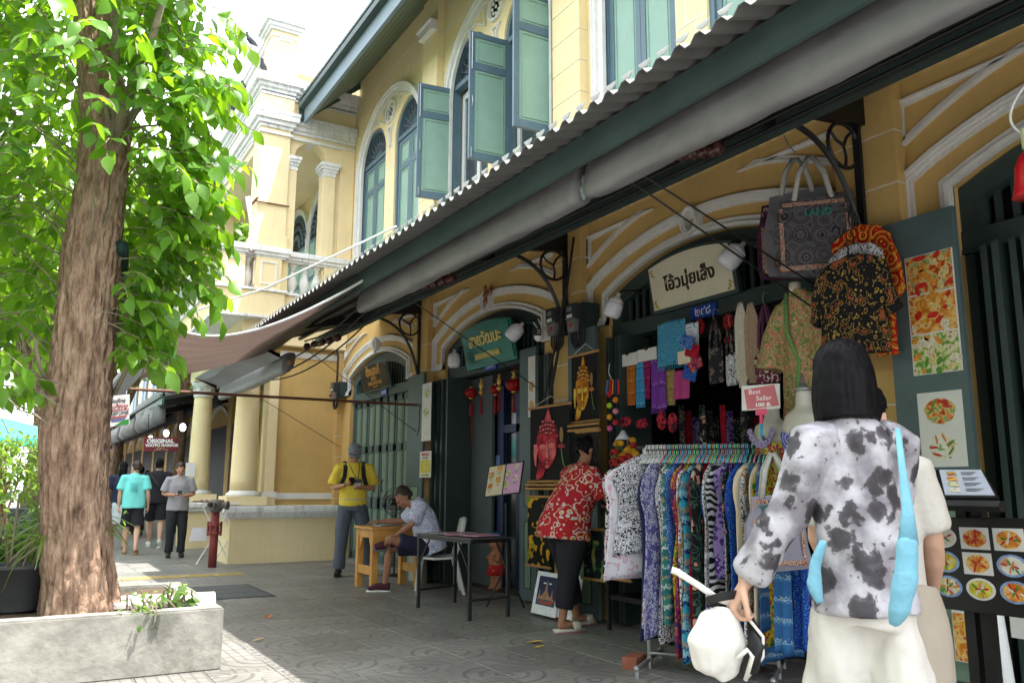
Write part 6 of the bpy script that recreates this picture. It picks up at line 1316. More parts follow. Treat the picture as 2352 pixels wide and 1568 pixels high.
for sy in (-1, 1):
 for top in (0, 1):
  y = sy*(hw-.045); z = zb+.045 if not top else zt-.105; g = MB()
  for i in range(5):
   a = i*.32; g.ell(tiltv(y+(-sy)*.012*math.cos(a*3)-sy*(-.02)*(i % 2), z+(.014*(i-2))*(1 if top else 1), .042), (.004, .014, .012), 6, 4)
  g.build('corner_ornament', M['gold'], S)
yl, yr, zb, zt = rX(1073, 742, 1180, 832, 4.76); c_ = (yl+yr)/2; hw = (yl-yr)/2; tilt = .22
S = thing('shop_sign', 'green carved SAIWATANA sign with raised gold Thai letters', 'sign', (4.78, c_, zb))
ZZ = lambda a: zt-.055*(a*a); out = [(hw, zb), (hw, ZZ(1))]+[(hw*(1-i/6), ZZ(1-i/6)) for i in range(1, 12)]+[(-hw, ZZ(1)), (-hw, zb)]
gm = mat('jade_sign_paint', (.008, .13, .10), .35, .12, 8)
plate_t([(y*1.06, zb-.025+(z-zb)*1.09) for y, z in out], -.01, .02, 'frame', gm, S); plate_t(out, .021, .035, 'panel', gm, S)
tv = V3(-tilt, 0, 1).normalized(); text('lettering', 'สายวัฒนะ', tiltv(0, zb+(zt-zb)*.60, .045), Ym, tv, .205, M['goldtxt'], S, extrude=.008, bold=.004); text('lettering', 'SAIWATANA', tiltv(0, zb+(zt-zb)*.20, .045), Ym, tv, .098, M['goldtxt'], S, extrude=.008, bold=.004, space=1.1)
yl, yr, zb, zt = rX(836, 838, 893, 892, 4.76); c_ = (yl+yr)/2; hw = (yl-yr)/2; tilt = .25
S = thing('shop_sign', 'black TANG HENG KEE sign with gold letters over the closed folding doors', 'sign', (4.78, c_, zb))
ZZ = lambda a: zt-.05*(a*a); out = [(hw, zb), (hw, ZZ(1))]+[(hw*(1-i/6), ZZ(1-i/6)) for i in range(1, 12)]+[(-hw, ZZ(1)), (-hw, zb)]
plate_t([(y*1.07, zb-.02+(z-zb)*1.1) for y, z in out], -.01, .02, 'frame', M['dframe'], S); plate_t(out, .021, .03, 'panel', M['black_p'], S)
tv = V3(-tilt, 0, 1).normalized(); gl = mat('orange_gold_letters', (.62, .33, .08), .5, 0)
text('lettering', 'ตั้งเฮงกี่', tiltv(0, zb+(zt-zb)*.72, .033), Ym, tv, .19, gl, S, bold=.003); text('lettering', '陳興記', tiltv(0, zb+(zt-zb)*.42, .033), Ym, tv, .075, gl, S); text('lettering', 'TANG HENG KEE', tiltv(0, zb+(zt-zb)*.24, .033), Ym, tv, .075, gl, S, bold=.001); text('lettering', 'SINCE 1949', tiltv(0, zb+(zt-zb)*.09, .033), Ym, tv, .04, gl, S)
def bulb(px, py, X, axis, lab, r=.075):
 c = onX(px, py, X); axis = Vector(axis).normalized(); B = thing('light_bulb', lab, 'light bulb', c, 'large white bulbs over the shopfronts')
 MB().lathe([(.02, -.10), (r*.75, -.098), (r*.97, -.07), (r, -.02), (r*.98, .02), (r*.9, .045)], c, 20, -axis).build('bulb', M['lamp'], B, smooth=True)
 MB().lathe([(r*.9, .045), (r*.86, .06), (r*.55, .085), (.02, .10), (.02, .135)], c, 20, -axis).build('collar', M['plastic_w'], B, smooth=True)
 b = c-axis*.13; MB().tube([b, b+V3(.03, 0, .03), (4.85, b.y, b.z+.06)], .009, 6).build('arm', M['steelblk'], B)
bulb(1411, 705, 4.55, (-.2, .25, -.9), 'white bulb at the left spring of the cream sign arch', .08); bulb(1683, 588, 4.55, (-.5, .45, -.75), 'white bulb overlapping the right end of the cream sign', .085)
bulb(1043, 826, 4.6, (-.05, -.1, -1), 'white bulb at the left of the green sign', .08); bulb(1183, 762, 4.55, (-.5, .5, -.75), 'white bulb at the right of the green sign', .085)
G = onX(1116, 676, 4.70); g = MB()
g.tube([G+V3(0, 0, -.06), G, G+V3(0, 0, .045), G+V3(-.01, 0, .065)], [.018, .03, .022, .012], 8); g.ell(G+V3(-.01, 0, .085), .022, 8, 6); g.tube([G+V3(-.01, 0, .1), G+V3(0, 0, .13)], [.012, .002], 6)
for s in (-1, 1):
 for i in range(6): g.tube([G+V3(.01, s*.02, .03), G+V3(.02, s*(.06+.01*i), .07-i*.012), G+V3(.02, s*(.12-.008*i), .12-i*.03)], [.012, .012, .003], 5, flat=.4)
 g.tube([G+V3(0, s*.01, -.05), G+V3(-.01, s*.035, -.08), G+V3(0, s*.03, -.12)], [.014, .012, .006], 6)
tag(g.build('garuda_figure', mat('red_and_gold_lacquer', (.30, .10, .03), .4, .6, 60), smooth=True), 'small red and gold winged garuda figure on the ring above the second arch', 'ornament')
def cctv(c, lab, ant=False):
 c = Vector(c); K = thing('security_camera', lab, 'camera', c); MB().ell(c+V3(0, 0, -.03), (.05, .05, .06), 14, 10).tube([c+V3(.0, 0, .02), c+V3(.08, -.02, .06), (4.78, c.y-.05, c.z+.06)], .02, 8).build('housing', M['plastic_w'], K, smooth=True)
 MB().obox(c+V3(-.04, -.045, -.0), (.03, -.02, 0), (.02, .03, 0), (0, 0, .035)).build('lens_panel', M['black_p'], K, bevel=.006)
 for i in range(4): MB().ell(c+V3(-.057+.012*(i % 2), -.078-.012*(i % 2), .012-.024*(i//2)), .006, 6, 4).build('lens', M['plastic_w'], K)
 if ant:
  MB().tube([c+V3(.02, .02, .03), c+V3(-.0, .10, .13)], .006, 6).tube([c+V3(.04, -.03, .04), c+V3(.02, .04, .16)], .006, 6).build('antenna', M['plastic_w'], K)
cctv(onX(1237, 765, 4.55), 'white security camera with two aerials beside the electricity meters', True)
cc = onX(533, 872, 3.0); K = thing('security_camera', 'white twin-lens security camera hanging before the round column', 'camera', cc)
MB().tube([cc+V3(0, .1, 0), cc+V3(0, -.04, 0)], .045, 12, flat=.8).build('housing', M['plastic_w'], K, smooth=True); MB().tube([cc+V3(0, 0, .03), cc+V3(0, 0, .16)], .012, 6).build('stem', M['plastic_w'], K)
for s in (-.018, .018): MB().ell(cc+V3(s, -.045, .006), .012, 8, 6).build('lens', M['black_p'], K)
def meter(px, py, X, lab, s=1.):
 c = onX(px, py, X); E = thing('electricity_meter', lab, 'meter', c, 'electricity meters on the pilasters')
 MB().box(X+.10*s, 4.79, c.y-.10*s, c.y+.10*s, c.z-.14*s, c.z+.12*s).build('backboard', M['dgreen'], E)
 MB().box(X, X+.1*s, c.y-.085*s, c.y+.085*s, c.z-.05*s, c.z+.11*s).build('glass_case', M['meter'], E, bevel=.018*s); MB().box(X-.003, X+.002, c.y-.04*s, c.y+.045*s, c.z-.03*s, c.z+.0*s).build('label_plate', M['plastic_w'], E); MB().box(X-.003, X+.002, c.y-.035*s, c.y+.04*s, c.z+.03*s, c.z+.075*s).build('dial', M['grey'], E)
 MB().prism([(-.075*s, -.05*s), (.075*s, -.05*s), (.055*s, -.17*s), (-.055*s, -.17*s)], (X+.015, c.y, c.z), Yv, Zv, (.07*s, 0, 0)).build('terminal_box', M['grey'], E, bevel=.004)
 MB().box(X+.005, X+.016, c.y-.02*s, c.y+.02*s, c.z-.125*s, c.z-.085*s).build('switch', mat('red_switch', (.4, .04, .02), .4, 0), E)
 for i in range(4):
  y = c.y+(i-1.5)*.03*s; MB().tube([(X+.05, y, c.z-.16*s), (X+.05, y, c.z-.26*s), (X+.06, y-.04*s, c.z-.33*s), (X+.07, y-.10*s, c.z-.28*s), (X+.07, y-.12*s, c.z+.0)], .008*s, 6).build('wire', M['cable'], E)
meter(1262, 732, 4.50, 'left of the two dark electricity meters between the green sign and the cream sign'); meter(1308, 722, 4.50, 'right of the two dark electricity meters, nearer the clothes stall'); meter(762, 893, 4.55, 'grey electricity meter on the far yellow pilaster beside the porch wall', 1.05)
cable('thick black cable dropping down the pilaster behind the electricity meters', [onX(1300, 560, 4.62), onX(1303, 640, 4.60), onX(1290, 720, 4.56), onX(1283, 800, 4.6), onX(1265, 900, 4.62), onX(1255, 975, 4.62)], .016)
cable('second black cable dropping beside the electricity meters, ending in a tied loop', [onX(1318, 545, 4.6), onX(1308, 620, 4.58), onX(1296, 700, 4.58), onX(1280, 780, 4.56), onX(1262, 850, 4.58), onX(1243, 960, 4.6), onX(1238, 990, 4.6)], .012)
cable('black cable running down the far pilaster into its meter', [onX(770, 790, 4.63), onX(777, 815, 4.63), onX(775, 860, 4.63), onX(772, 905, 4.63), onX(765, 915, 4.6), onX(757, 905, 4.6)], .018)
cable('thin black cable hanging down beside the café menu leaf', [onX(965, 930, 4.58), onX(962, 985, 4.56), onX(958, 1000, 4.56)], .006); cable('hank of black wire looped under the canopy at the second pilaster', [onX(985+22*math.cos(t), 655+20*math.sin(t), 4.3) for t in [i*.35 for i in range(20)]], .012)
cable('thin stay rope from the awning joint down over the cream sign', [onX(1425, 400, 2.72), onX(1865, 705, 4.4)], .006); cable('second thin stay rope from the awning joint, ending by the hanging shirts', [onX(1450, 385, 2.72), onX(1880, 660, 4.5)], .006)
cable('thin stay rope from the brown sail down to the far pilaster', [onX(910, 665, 2.72), onX(1240, 895, 4.55)], .005); cable('thin stay rope crossing in front of the far doors', [onX(700, 800, 3.2), onX(955, 990, 4.55)], .005); cable('thin stay rope running from the columns to the man in the grey cap', [onX(600, 915, 3.2), onX(780, 1025, 4.4)], .005)
pA, pB = onZ(960, 930, 2.33), onZ(298, 893, 2.33)
pA = onX(960, 930, 4.62); pB = pA+(V3(onD(298, 893, 9.6).x, onD(298, 893, 9.6).y, onD(298, 893, 9.6).z)-pA)
tag(MB().tube([pA, pB], .017, 8).build('pole', M['rust']), 'long rusty steel pole sticking out from the café leaf towards the street', 'pole')
def sail():
 A = onX(858, 632, 2.6); B = onD(365, 740, 8.2); C_ = onD(322, 868, 8.6); D_ = onX(640, 800, 3.1)
 v = []; f = []; nu, nv = 48, 26
 for j in range(nv+1):
  t = j/nv
  L = B.lerp(C_, t)+V3(0, 0, .0); R_ = A.lerp(D_, t)
  for i in range(nu+1):
   u = i/nu; p = L.lerp(R_, u); p.z -= (.42*(1-t)**1.5+.10*t)*4*u*(1-u)*(.55+.35*(1-u)); p.z += .035*math.sin(t*34+u*2)*(1-t)**1.2*math.sin(math.pi*u); v.append(tuple(p))
 for j in range(nv):
  for i in range(nu): a = j*(nu+1)+i; f.append((a, a+1, a+nu+2, a+nu+1))
 S_ = thing('canvas_sail', 'brown canvas sail stretched from the canopy corner to the street tree', 'awning', A)
 o = MB().add(v, f).build('canvas', M['brown'], S_, smooth=True)
 MB().tube([Vector(v[i])+V3(0, 0, .01) for i in range(nu+1)], .012, 6).build('edge_rope', M['plastic_w'], S_)
 MB().tube([B, B.lerp(A, .5)+V3(0, 0, .10), A+V3(0, -.5, .32)], .009, 6).build('stay_rope', M['plastic_w'], S_)
 dn = MB();
 MB().tube([B+V3(0, 0, .02), B+V3(-.3, .1, .12), at_axis(B.z+.2)[0]+sdir*.2], [.035, .05, .05], 10).build('tied_end', mat('dark_green_rope', (.012, .04, .035), .8, .3, 30, .5, 60), S_, smooth=True)
 MB().tube([B+V3(.02, -.05, .03), B+V3(-.02, .10, .04)], .055, 14).build('tube_end', M['grey'], S_, smooth=True)
 MB().add([tuple(B), tuple(B+V3(-.03, 0, -.42)), tuple(B+V3(-.1, 0, -.5)), tuple(B+V3(-.015, 0, -.1))], [(0, 1, 2, 3)]).build('loose_flap', M['brown'], S_)
sail()
tA = [onD(240, 900, 12), onD(320, 800, 12), onD(345, 840, 12.5), onD(300, 885, 12.6), onD(255, 935, 12.5)]
tag(MB().add([tuple(p) for p in tA]+[tuple(p+V3(0, .04, .02)) for p in tA], [(0, 1, 2, 3, 4), (9, 8, 7, 6, 5)]).build('torn_awning', mat('pale_grey_sheet', (.42, .44, .46), .6, .1, 3, trans=.3)), 'pale grey ragged awning sheet just right of the trunk', 'awning')
nA, nB, nC = onD(246, 910, 7.6), onD(298, 905, 7.6), onD(297, 975, 7.6); u = (nB-nA); w_ = u.length; u.normalize(); v = (nB-nC); h_ = v.length; v.normalize(); n_ = u.cross(v)
NS = thing('litter_notice', 'white DO NOT LITTER notice with red Thai lines fixed beside the trunk', 'sign', nA-v*h_)
MB().prism([(-.06, 0), (w_, 0), (w_, h_), (-.06, h_)], nA-v*h_-n_*.01, u, v, n_*.01).build('board', mat('notice_white', (.66, .66, .72), .4, .03), NS, bevel=.002)
o_ = nA-v*h_+n_*.002
text('lettering', 'รักษ์ไทย', o_+u*w_*.5+v*h_*.82, u, v, .035, M['black_p'], NS); text('lettering', 'ห้ามทิ้งขยะ', o_+u*w_*.5+v*h_*.65, u, v, .036, M['red'], NS); text('lettering', 'โปรดช่วยกัน', o_+u*w_*.5+v*h_*.52, u, v, .034, M['red'], NS); text('lettering', 'DO NOT LITTER', o_+u*w_*.45+v*h_*.40, u, v, .024, M['black_p'], NS)
for i in range(4): MB().obox(o_+u*w_*.5+v*h_*(.31-.045*i), u*w_*(.4-.04*i), v*.0025, n_*.0008).build('print_line', M['red' if i < 2 else 'blue'], NS)
MB().prism([(w_*.3, .004), (w_*.98, .004), (w_*.98, .05), (w_*.75, .042), (w_*.5, .02)], o_, u, v, n_*.001).build('green_corner', mat('print_green', (.02, .2, .03), .5, 0), NS)
# == CAFE BAY interior front
CB = thing('cafe_front', 'deep blue café door frame with dark glazing and brown timber edges in the second bay', 'shopfront', (5.2, 8.6, 0))
M['bluef'] = mat('deep_blue_paint', (.014, .025, .10), .45, .15, 6, .1, 60); M['wood'] = mat('reddish_door_timber', (.16, .055, .03), .5, .2, 12, .2, 50); M['glass'] = mat('dark_shop_glass', (.012, .016, .016), .12, 0, spec=.35)
MB().box(5.06, 5.1, 9.1, 9.9, 0, 2.6).build('grey_side_wall', mat('grey_blue_wall', (.09, .115, .125), .7, .12, 4), CB)
for (a, b, z0, z1) in ((8.92, 9.08, 0, 2.55), (8.52, 8.62, 0, 2.45), (8.24, 8.34, 0, 2.45), (7.5, 9.08, 2.45, 2.6), (8.34, 8.92, 1.86, 1.96), (7.95, 8.24, .0, .1)): MB().box(5.12, 5.2, a, b, z0, z1).build('blue_frame', M['bluef'], CB, bevel=.004)
for (a, b, z0, z1) in ((8.1, 8.2, 0, 2.4), (7.5, 8.1, 2.32, 2.4), (7.5, 8.1, 1.82, 1.9), (7.5, 8.1, .0, .22)): MB().box(5.14, 5.19, a, b, z0, z1).build('timber_frame', M['wood'], CB, bevel=.004)
MB().box(5.165, 5.17, 7.5, 8.1, .22, 2.32).build('pane', M['glass'], CB); MB().box(5.18, 5.185, 8.34, 8.92, .05, 1.86).build('pane', M['glass'], CB); MB().box(5.18, 5.185, 8.34, 8.92, 1.96, 2.45).build('pane', M['glass'], CB)
MB().tube([(5.11, 8.17, 1.05), (5.08, 8.17, 1.05), (5.08, 8.17, 1.3), (5.11, 8.17, 1.3)], .01, 6).build('door_handle', M['galv'], CB)
def poster(name, lab, cat, X, px0, py0, px1, py1, m, grp=None, dirn=-1):
 yl, yr, zb, zt = rX(px0, py0, px1, py1, X); P = thing(name, lab, cat, (X, (yl+yr)/2, zb), grp); MB().box(X, X+.004, yr, yl, zb, zt).build('sheet', m, P, bevel=.0015); return P, yl, yr, zb, zt
M['paper'] = mat('white_paper', (.62, .62, .60), .5, .04, 8); M['orangep'] = mat('orange_poster', (.36, .06, .015), .6, .25, 12)
food1 = fabric('food_print_red', 'soft', [(0, (.06, .02, .01)), (.38, (.38, .05, .015)), (.47, (.62, .22, .03)), (.55, (.62, .50, .22)), (.62, (.10, .22, .03)), (.75, (.6, .6, .45))], 30, .4)
food2 = fabric('food_print_orange', 'soft', [(0, (.20, .06, .01)), (.42, (.55, .17, .02)), (.5, (.66, .36, .06)), (.57, (.70, .50, .2)), (.66, (.45, .08, .02))], 26, .4, seed=3)
food3 = fabric('food_print_green', 'soft', [(0, (.03, .10, .01)), (.4, (.12, .28, .04)), (.5, (.55, .55, .25)), (.58, (.66, .62, .5)), (.68, (.4, .1, .03))], 26, .4, seed=5)
food4 = fabric('food_print_pale', 'soft', [(0, (.45, .08, .03)), (.36, (.5, .3, .15)), (.43, (.62, .58, .46)), (.6, (.68, .66, .6)), (.7, (.15, .3, .06))], 26, .4, seed=7)
food5 = fabric('food_print_yellow', 'soft', [(0, (.1, .1, .01)), (.35, (.42, .40, .03)), (.5, (.58, .50, .04)), (.62, (.66, .60, .2)), (.7, (.05, .15, .02))], 30, .4, seed=9)
FOODS = [food1, food2, food3, food4, food5]
def dish(X, y, z, ry, rz, fm, P, bluerim=False):
 MB().prism([(ry*math.cos(t), rz*math.sin(t)) for t in [2*math.pi*i/24 for i in range(24)]], (X-.0015, y, z), Ym, Zv, (.0014, 0, 0)).build('plate_picture', M['paper'] if not bluerim else mat('blue_rim_plate', (.22, .32, .55), .5, .5, 60), P)
 MB().prism([(ry*.76*math.cos(t)*(1+.06*math.sin(t*5)), rz*.74*math.sin(t)) for t in [2*math.pi*i/20 for i in range(20)]], (X-.0027, y, z), Ym, Zv, (.001, 0, 0)).build('food_picture', fm, P)
X = 4.595
P, yl, yr, zb, zt = poster('menu_strip', 'tall white strip of three dish photographs on the café door leaf', 'poster', X, 969, 880, 990, 1012, M['paper'])
for i in range(3): dish(X, (yl+yr)/2, zt-(zt-zb)*(.18+.33*i), (yl-yr)*.42, .085, FOODS[(2, 2, 3)[i]], P)
P, yl, yr, zb, zt = poster('mango_poster', 'MANGO sticky rice poster with yellow picture on the café door leaf', 'poster', X, 964, 1036, 990, 1096, M['paper'])
text('lettering', 'MANGO', (X-.001, (yl+yr)/2, zt-.04), Ym, Zv, .062, mat('print_crimson', (.5, .05, .06), .5, 0), P, bold=.001); text('lettering', 'STICKY RICE', (X-.001, (yl+yr)/2, zt-.085), Ym, Zv, .032, M['grey'], P); text('lettering', 'DELICIOUS', (X-.001, (yl+yr)/2, zb+.03), Ym, Zv, .045, mat('print_lime', (.3, .4, .03), .5, 0), P, bold=.001)
MB().box(X-.0015, X, yr+.02, yl-.02, zb+.06, zt-.11).build('food_picture', food5, P)
X = 4.735; P, yl, yr, zb, zt = poster('menu_strip', 'tall white strip of dish photographs on the narrow leaf right of the lanterns', 'poster', X, 1213, 818, 1229, 957, M['paper'])
for i in range(3): dish(X, (yl+yr)/2, zt-(zt-zb)*(.18+.32*i), (yl-yr)*.42, .08, FOODS[(3, 0, 1)[i]], P)
P, yl, yr, zb, zt = poster('orange_poster', 'orange red poster on the grey wall inside the café', 'poster', 5.05, 1050, 935, 1085, 1022, M['orangep'])
P, yl, yr, zb, zt = poster('air_poster', 'small white poster headed Air conditioner, low on the blue café frame', 'poster', 5.11, 1102, 1248, 1124, 1308, M['paper'])
text('lettering', 'Air', (5.108, (yl+yr)/2, zt-.075), Ym, Zv, .13, mat('print_blue', (.02, .16, .55), .4, 0), P, bold=.003); text('lettering', 'CONDITIONER', (5.108, (yl+yr)/2, zt-.15), Ym, Zv, .026, M['grey'], P); text('lettering', 'every floor', (5.108, (yl+yr)/2, zt-.21), Ym, Zv, .045, M['red'], P); text('lettering', '& toilet', (5.108, (yl+yr)/2, zt-.26), Ym, Zv, .04, M['blue'], P)
P, yl, yr, zb, zt = poster('notice_card', 'blue and white card on the café frame, upper of three', 'poster', 5.11, 1103, 1125, 1122, 1170, mat('blue_card', (.12, .2, .3), .5, .3, 20)); P, yl, yr, zb, zt = poster('notice_card', 'white card with a red heading on the café frame, middle of three', 'poster', 5.11, 1105, 1182, 1122, 1212, M['paper'])
MB().box(5.107, 5.109, yr+.02, yl-.02, zb+.03, zt-.05).build('food_picture', food1, P)
P, yl, yr, zb, zt = poster('door_sticker', 'small blue and white sticker on the café door by the easel', 'sticker', 5.11, 1139, 1045, 1148, 1078, mat('sticker_blue', (.12, .2, .45), .5, .3, 30))
P, yl, yr, zb, zt = poster('wall_notice', 'small pale notice on the quoined pilaster left of the café leaf', 'notice', 4.675, 943, 990, 962, 1028, M['paper'])
ps = onX(1045, 1060, 5.03); PS = thing('power_strip', 'white power strip hanging on a wire inside the café doorway', 'power strip', ps)
MB().box(4.99, 5.03, ps.y-.055, ps.y+.055, ps.z-.19, ps.z+.19).build('body', M['plastic_w'], PS, bevel=.008)
for i in range(4): MB().lathe([(.03, 0), (.03, .004), (.024, .004)], (4.99, ps.y, ps.z+.12-i*.085), 12, -Xv).build('socket', mat('socket_ring', (.5, .3, .32), .4, 0) if i % 2 else M['lamp'], PS)
MB().tube([(4.99, ps.y, ps.z+.03), (4.93, ps.y-.1, ps.z+.0), (4.98, ps.y-.3, ps.z+.14), (5.05, ps.y-.36, ps.z+.25), (5.05, ps.y-.36, 2.5)], .007, 6).build('flex', M['cable'], PS); MB().tube([(5.0, ps.y, ps.z+.19), (5.0, ps.y-.12, ps.z+.42), (5.0, ps.y-.28, ps.z+.9), (5.0, ps.y-.3, 2.55)], .006, 6).build('flex', M['plastic_w'], PS)
M['lantern'] = mat('red_lantern_silk', (.34, .004, .006), .55, .15, 20, trans=.1); M['tassel'] = mat('red_tassel', (.25, .005, .01), .7, .3, 60)
def lantern(px, py, X, r, lab, big=False):
 c = onX(px, py, X); L = thing('lantern', lab, 'lantern', c, 'red lanterns in the café doorway'); n = 28
 loops = []
 for j in range(9):
  t = math.pi*(j+.6)/10.2; rr_ = r*math.sin(t); lp = [c+V3(rr_*(1-.05*(i % 2))*math.cos(2*math.pi*i/n), rr_*(1-.05*(i % 2))*math.sin(2*math.pi*i/n), -r*.78*math.cos(t)) for i in range(n)]; loops.append(lp)
 MB().loft(loops).build('shade', M['lantern'], L, smooth=False)
 for s in (-1, 1): MB().lathe([(r*.3, -.012), (r*.33, 0), (r*.3, .014)], c+Zv*s*r*.8, 14).build('gold_cap', M['gold'], L, smooth=True)
 if big: MB().lathe([(.012, 0), (.03, .02), (.012, .04), (.035, .07), (.012, .1)], c+Zv*r*.8, 12).build('gold_knob', M['gold'], L, smooth=True)
 MB().tube([c+Zv*r*.8, (c.x, c.y, 2.6)], .003, 4).build('cord', M['tassel'], L); MB().tube([c-Zv*r*.8, c-Zv*(r*.8+.05), c-Zv*(r*.8+.07), c-Zv*(r*.8+.24)], [.006, .006, .018, .022], 8).build('tassel', M['tassel'], L)
lantern(1082, 902, 4.93, .085, 'leftmost round red lantern with a tassel'); lantern(1138, 895, 4.98, .075, 'middle red lantern, partly behind a gold charm'); lantern(1181, 884, 4.85, .10, 'largest red lantern, on the right, with a gold knob', True)
def charm(px, py, X, lab):
 c = onX(px, py, X); L = thing('hanging_charm', lab, 'ornament', c, 'gold charms between the lanterns'); MB().lathe([(.004, .12), (.025, .10), (.012, .08), (.032, .05), (.03, .0), (.012, -.03), (.038, -.05), (.03, -.07), (.01, -.10)], c, 10).build('gold_body', M['gold'], L, smooth=True)
 MB().ell(c+V3(0, 0, .03), (.028, .028, .02), 10, 6).build('red_bead', M['lantern'], L, smooth=True); MB().tube([c+Zv*.12, (c.x, c.y, 2.6)], .003, 4).build('cord', M['tassel'], L); MB().tube([c-Zv*.1, c-Zv*.15, c-Zv*.33], [.006, .016, .018], 8).build('tassel', M['tassel'], L)
charm(1106, 890, 4.9, 'slim gold charm with a long red tassel, left of the pair'); charm(1147, 880, 4.9, 'broad gold arched charm with a red tassel between two lanterns'); charm(1207, 870, 5.0, 'small gold charm at the right edge of the café doorway')
# == TABLES, CHAIR, EASEL, FAN, HYDRANT
M['pine'] = mat('varnished_pine', (.55, .27, .06), .45, .18, 6, .15, 40, dirt=.2, dirtcol=(.3, .12, .02, 1))
a, b = onZ(828, 1343), onZ(863, 1356)      # near feet of the pine table
WT = thing('pine_table', 'small varnished pine table with angle braces at which the seated man rests his arm', 'table', (3.75, 9.9, 0))
TX0, TX1, TY0, TY1, TH = 3.70, 4.35, 9.55, 10.12, .73
for (x, y) in ((TX0+.04, TY0+.04), (TX0+.04, TY1-.04), (TX1-.04, TY0+.04), (TX1-.04, TY1-.04)): MB().box(x-.038, x+.038, y-.038, y+.038, 0, TH-.03).build('leg', M['pine'], WT, bevel=.004)
MB().box(TX0-.02, TX1+.02, TY0-.02, TY1+.02, TH-.03, TH).build('table_top', M['pine'], WT, bevel=.005)
for (x0, x1, y0, y1) in ((TX0+.08, TX1-.08, TY0+.01, TY0+.045), (TX0+.08, TX1-.08, TY1-.045, TY1-.01), (TX0+.01, TX0+.045, TY0+.08, TY1-.08)): MB().box(x0, x1, y0, y1, TH-.13, TH-.03).build('apron', M['pine'], WT, bevel=.003)
MB().box(TX0+.01, TX0+.05, TY0+.08, TY1-.08, .17, .27).build('stretcher', M['pine'], WT, bevel=.003); MB().box(TX1-.05, TX1-.01, TY0+.08, TY1-.08, .17, .27).build('stretcher', M['pine'], WT, bevel=.003)
for (y, s) in ((TY0+.08, 1), (TY1-.08, -1)): MB().prism([(0, TH-.13), (s*.10, TH-.13), (0, TH-.29)], (TX0+.02, y, 0), Yv, Zv, (.025, 0, 0)).build('angle_brace', M['pine'], WT)
for s, x in ((1, TX0+.08),): MB().prism([(0, TH-.13), (.14, TH-.13), (0, TH-.29)], (x, TY0+.02, 0), Xv, Zv, (0, .025, 0)).build('angle_brace', M['pine'], WT)
tag(MB().obox((3.98, 9.78, TH+.008), (.15, .02, 0), (-.01, .10, 0), (0, 0, .008)).build('magazine', mat('magazine_print', (.35, .30, .36), .4, .4, 30), bevel=.002), 'thin magazine lying on the pine table under the man\'s hand', 'magazine')
ST = thing('steel_table', 'black steel folding table with booklets on it in front of the café', 'table', (3.9, 7.6, 0))
f1, f2, f3, f4 = [V3(p.x, p.y, 0) for p in (onZ(960, 1396), onZ(1078, 1426), onZ(1166, 1416), onZ(1044, 1384))]
H_ = .735
for p in (f1, f2, f3, f4): MB().box(p.x-.016, p.x+.016, p.y-.016, p.y+.016, 0, H_-.03).build('leg', M['steelblk'], ST, bevel=.002)
def quadbox(mb, P4, z0, z1, grow=0.):
 c = sum(P4, Vector())/4; Q = [c+(p-c)*(1+grow) for p in P4]; return mb.loft([[V3(q.x, q.y, z0) for q in Q], [V3(q.x, q.y, z1) for q in Q]])
quadbox(MB(), [f1, f2, f3, f4], H_-.012, H_, .10).build('table_top', mat('dark_table_top', (.06, .06, .065), .35, .15, 5), ST)
for p, q in ((f1, f2), (f2, f3), (f3, f4), (f4, f1)):
 MB().bar(p.lerp(q, -.03)+Zv*(H_-.03), p.lerp(q, 1.03)+Zv*(H_-.03), .025, .034).build('rail', M['steelblk'], ST)
for p, q in ((f1, f4), (f2, f3)): MB().bar(p+Zv*.18, q+Zv*.18, .022).build('stretcher', M['steelblk'], ST)
for p, q in ((f1, f2), (f2, f1), (f3, f4), (f4, f3)): MB().bar(p+Zv*.42, p.lerp(q, .22)+Zv*(H_-.04), .014).build('folding_stay', M['steelblk'], ST)
M['pinkbook'] = mat('pink_booklet', (.48, .22, .32), .4, .35, 25); M['greybook'] = mat('laminated_booklet', (.36, .35, .36), .25, .3, 20)
cen = (f1+f2+f3+f4)/4
for i, (u_, v_, w_, mm, lab) in enumerate(((-.33, -.1, .14, 'greybook', 'grey laminated menu booklet at the left end of the steel table'), (-.15, .12, .14, 'pinkbook', 'pink menu booklet, second from the left on the steel table'), (.02, -.15, .13, 'pinkbook', 'wire-bound pink booklet near the front edge of the steel table'), (.16, .1, .14, 'greybook', 'grey menu booklet right of the middle of the steel table'), (.36, -.02, .15, 'pinkbook', 'pink booklet at the right end of the steel table'))):
 dx = (f2+f3-f1-f4)/2; dy = (f4+f3-f1-f2)/2; c = cen+dx*u_+dy*v_; an = random.uniform(-.3, .3); dd = Matrix.Rotation(an, 3, 'Z') @ dx.normalized(); de = dd.cross(Zv)
 tag(MB().obox(c+Zv*(H_+.007+.002*i), dd*w_*.75, de*w_, Zv*.006).build('menu_booklet', M[mm], bevel=.002), lab, 'booklet', 'menu booklets on the steel table')
CH = thing('plastic_chair', 'white stackable plastic chair on which the man in the pale shirt sits', 'chair', (4.45, 9.05, 0))
cc = V3(4.30, 9.0, 0); Rc = Matrix.Rotation(math.radians(68), 3, 'Z'); CP = lambda x, y, z: cc+Rc @ V3(x, y, z)
seat = MB(); lo = []
for (y, w, z) in ((-.20, .19, .42), (-.1, .205, .405), (.05, .21, .40), (.2, .2, .415), (.24, .19, .40)): lo.append([CP(-w, y, z+.012), CP(-w*.4, y, z-.004), CP(w*.4, y, z-.004), CP(w, y, z+.012), CP(w, y, z-.015), CP(-w, y, z-.015)])
seat.loft(lo); seat.build('seat', M['plastic_w'], CH, smooth=False, bevel=.004)
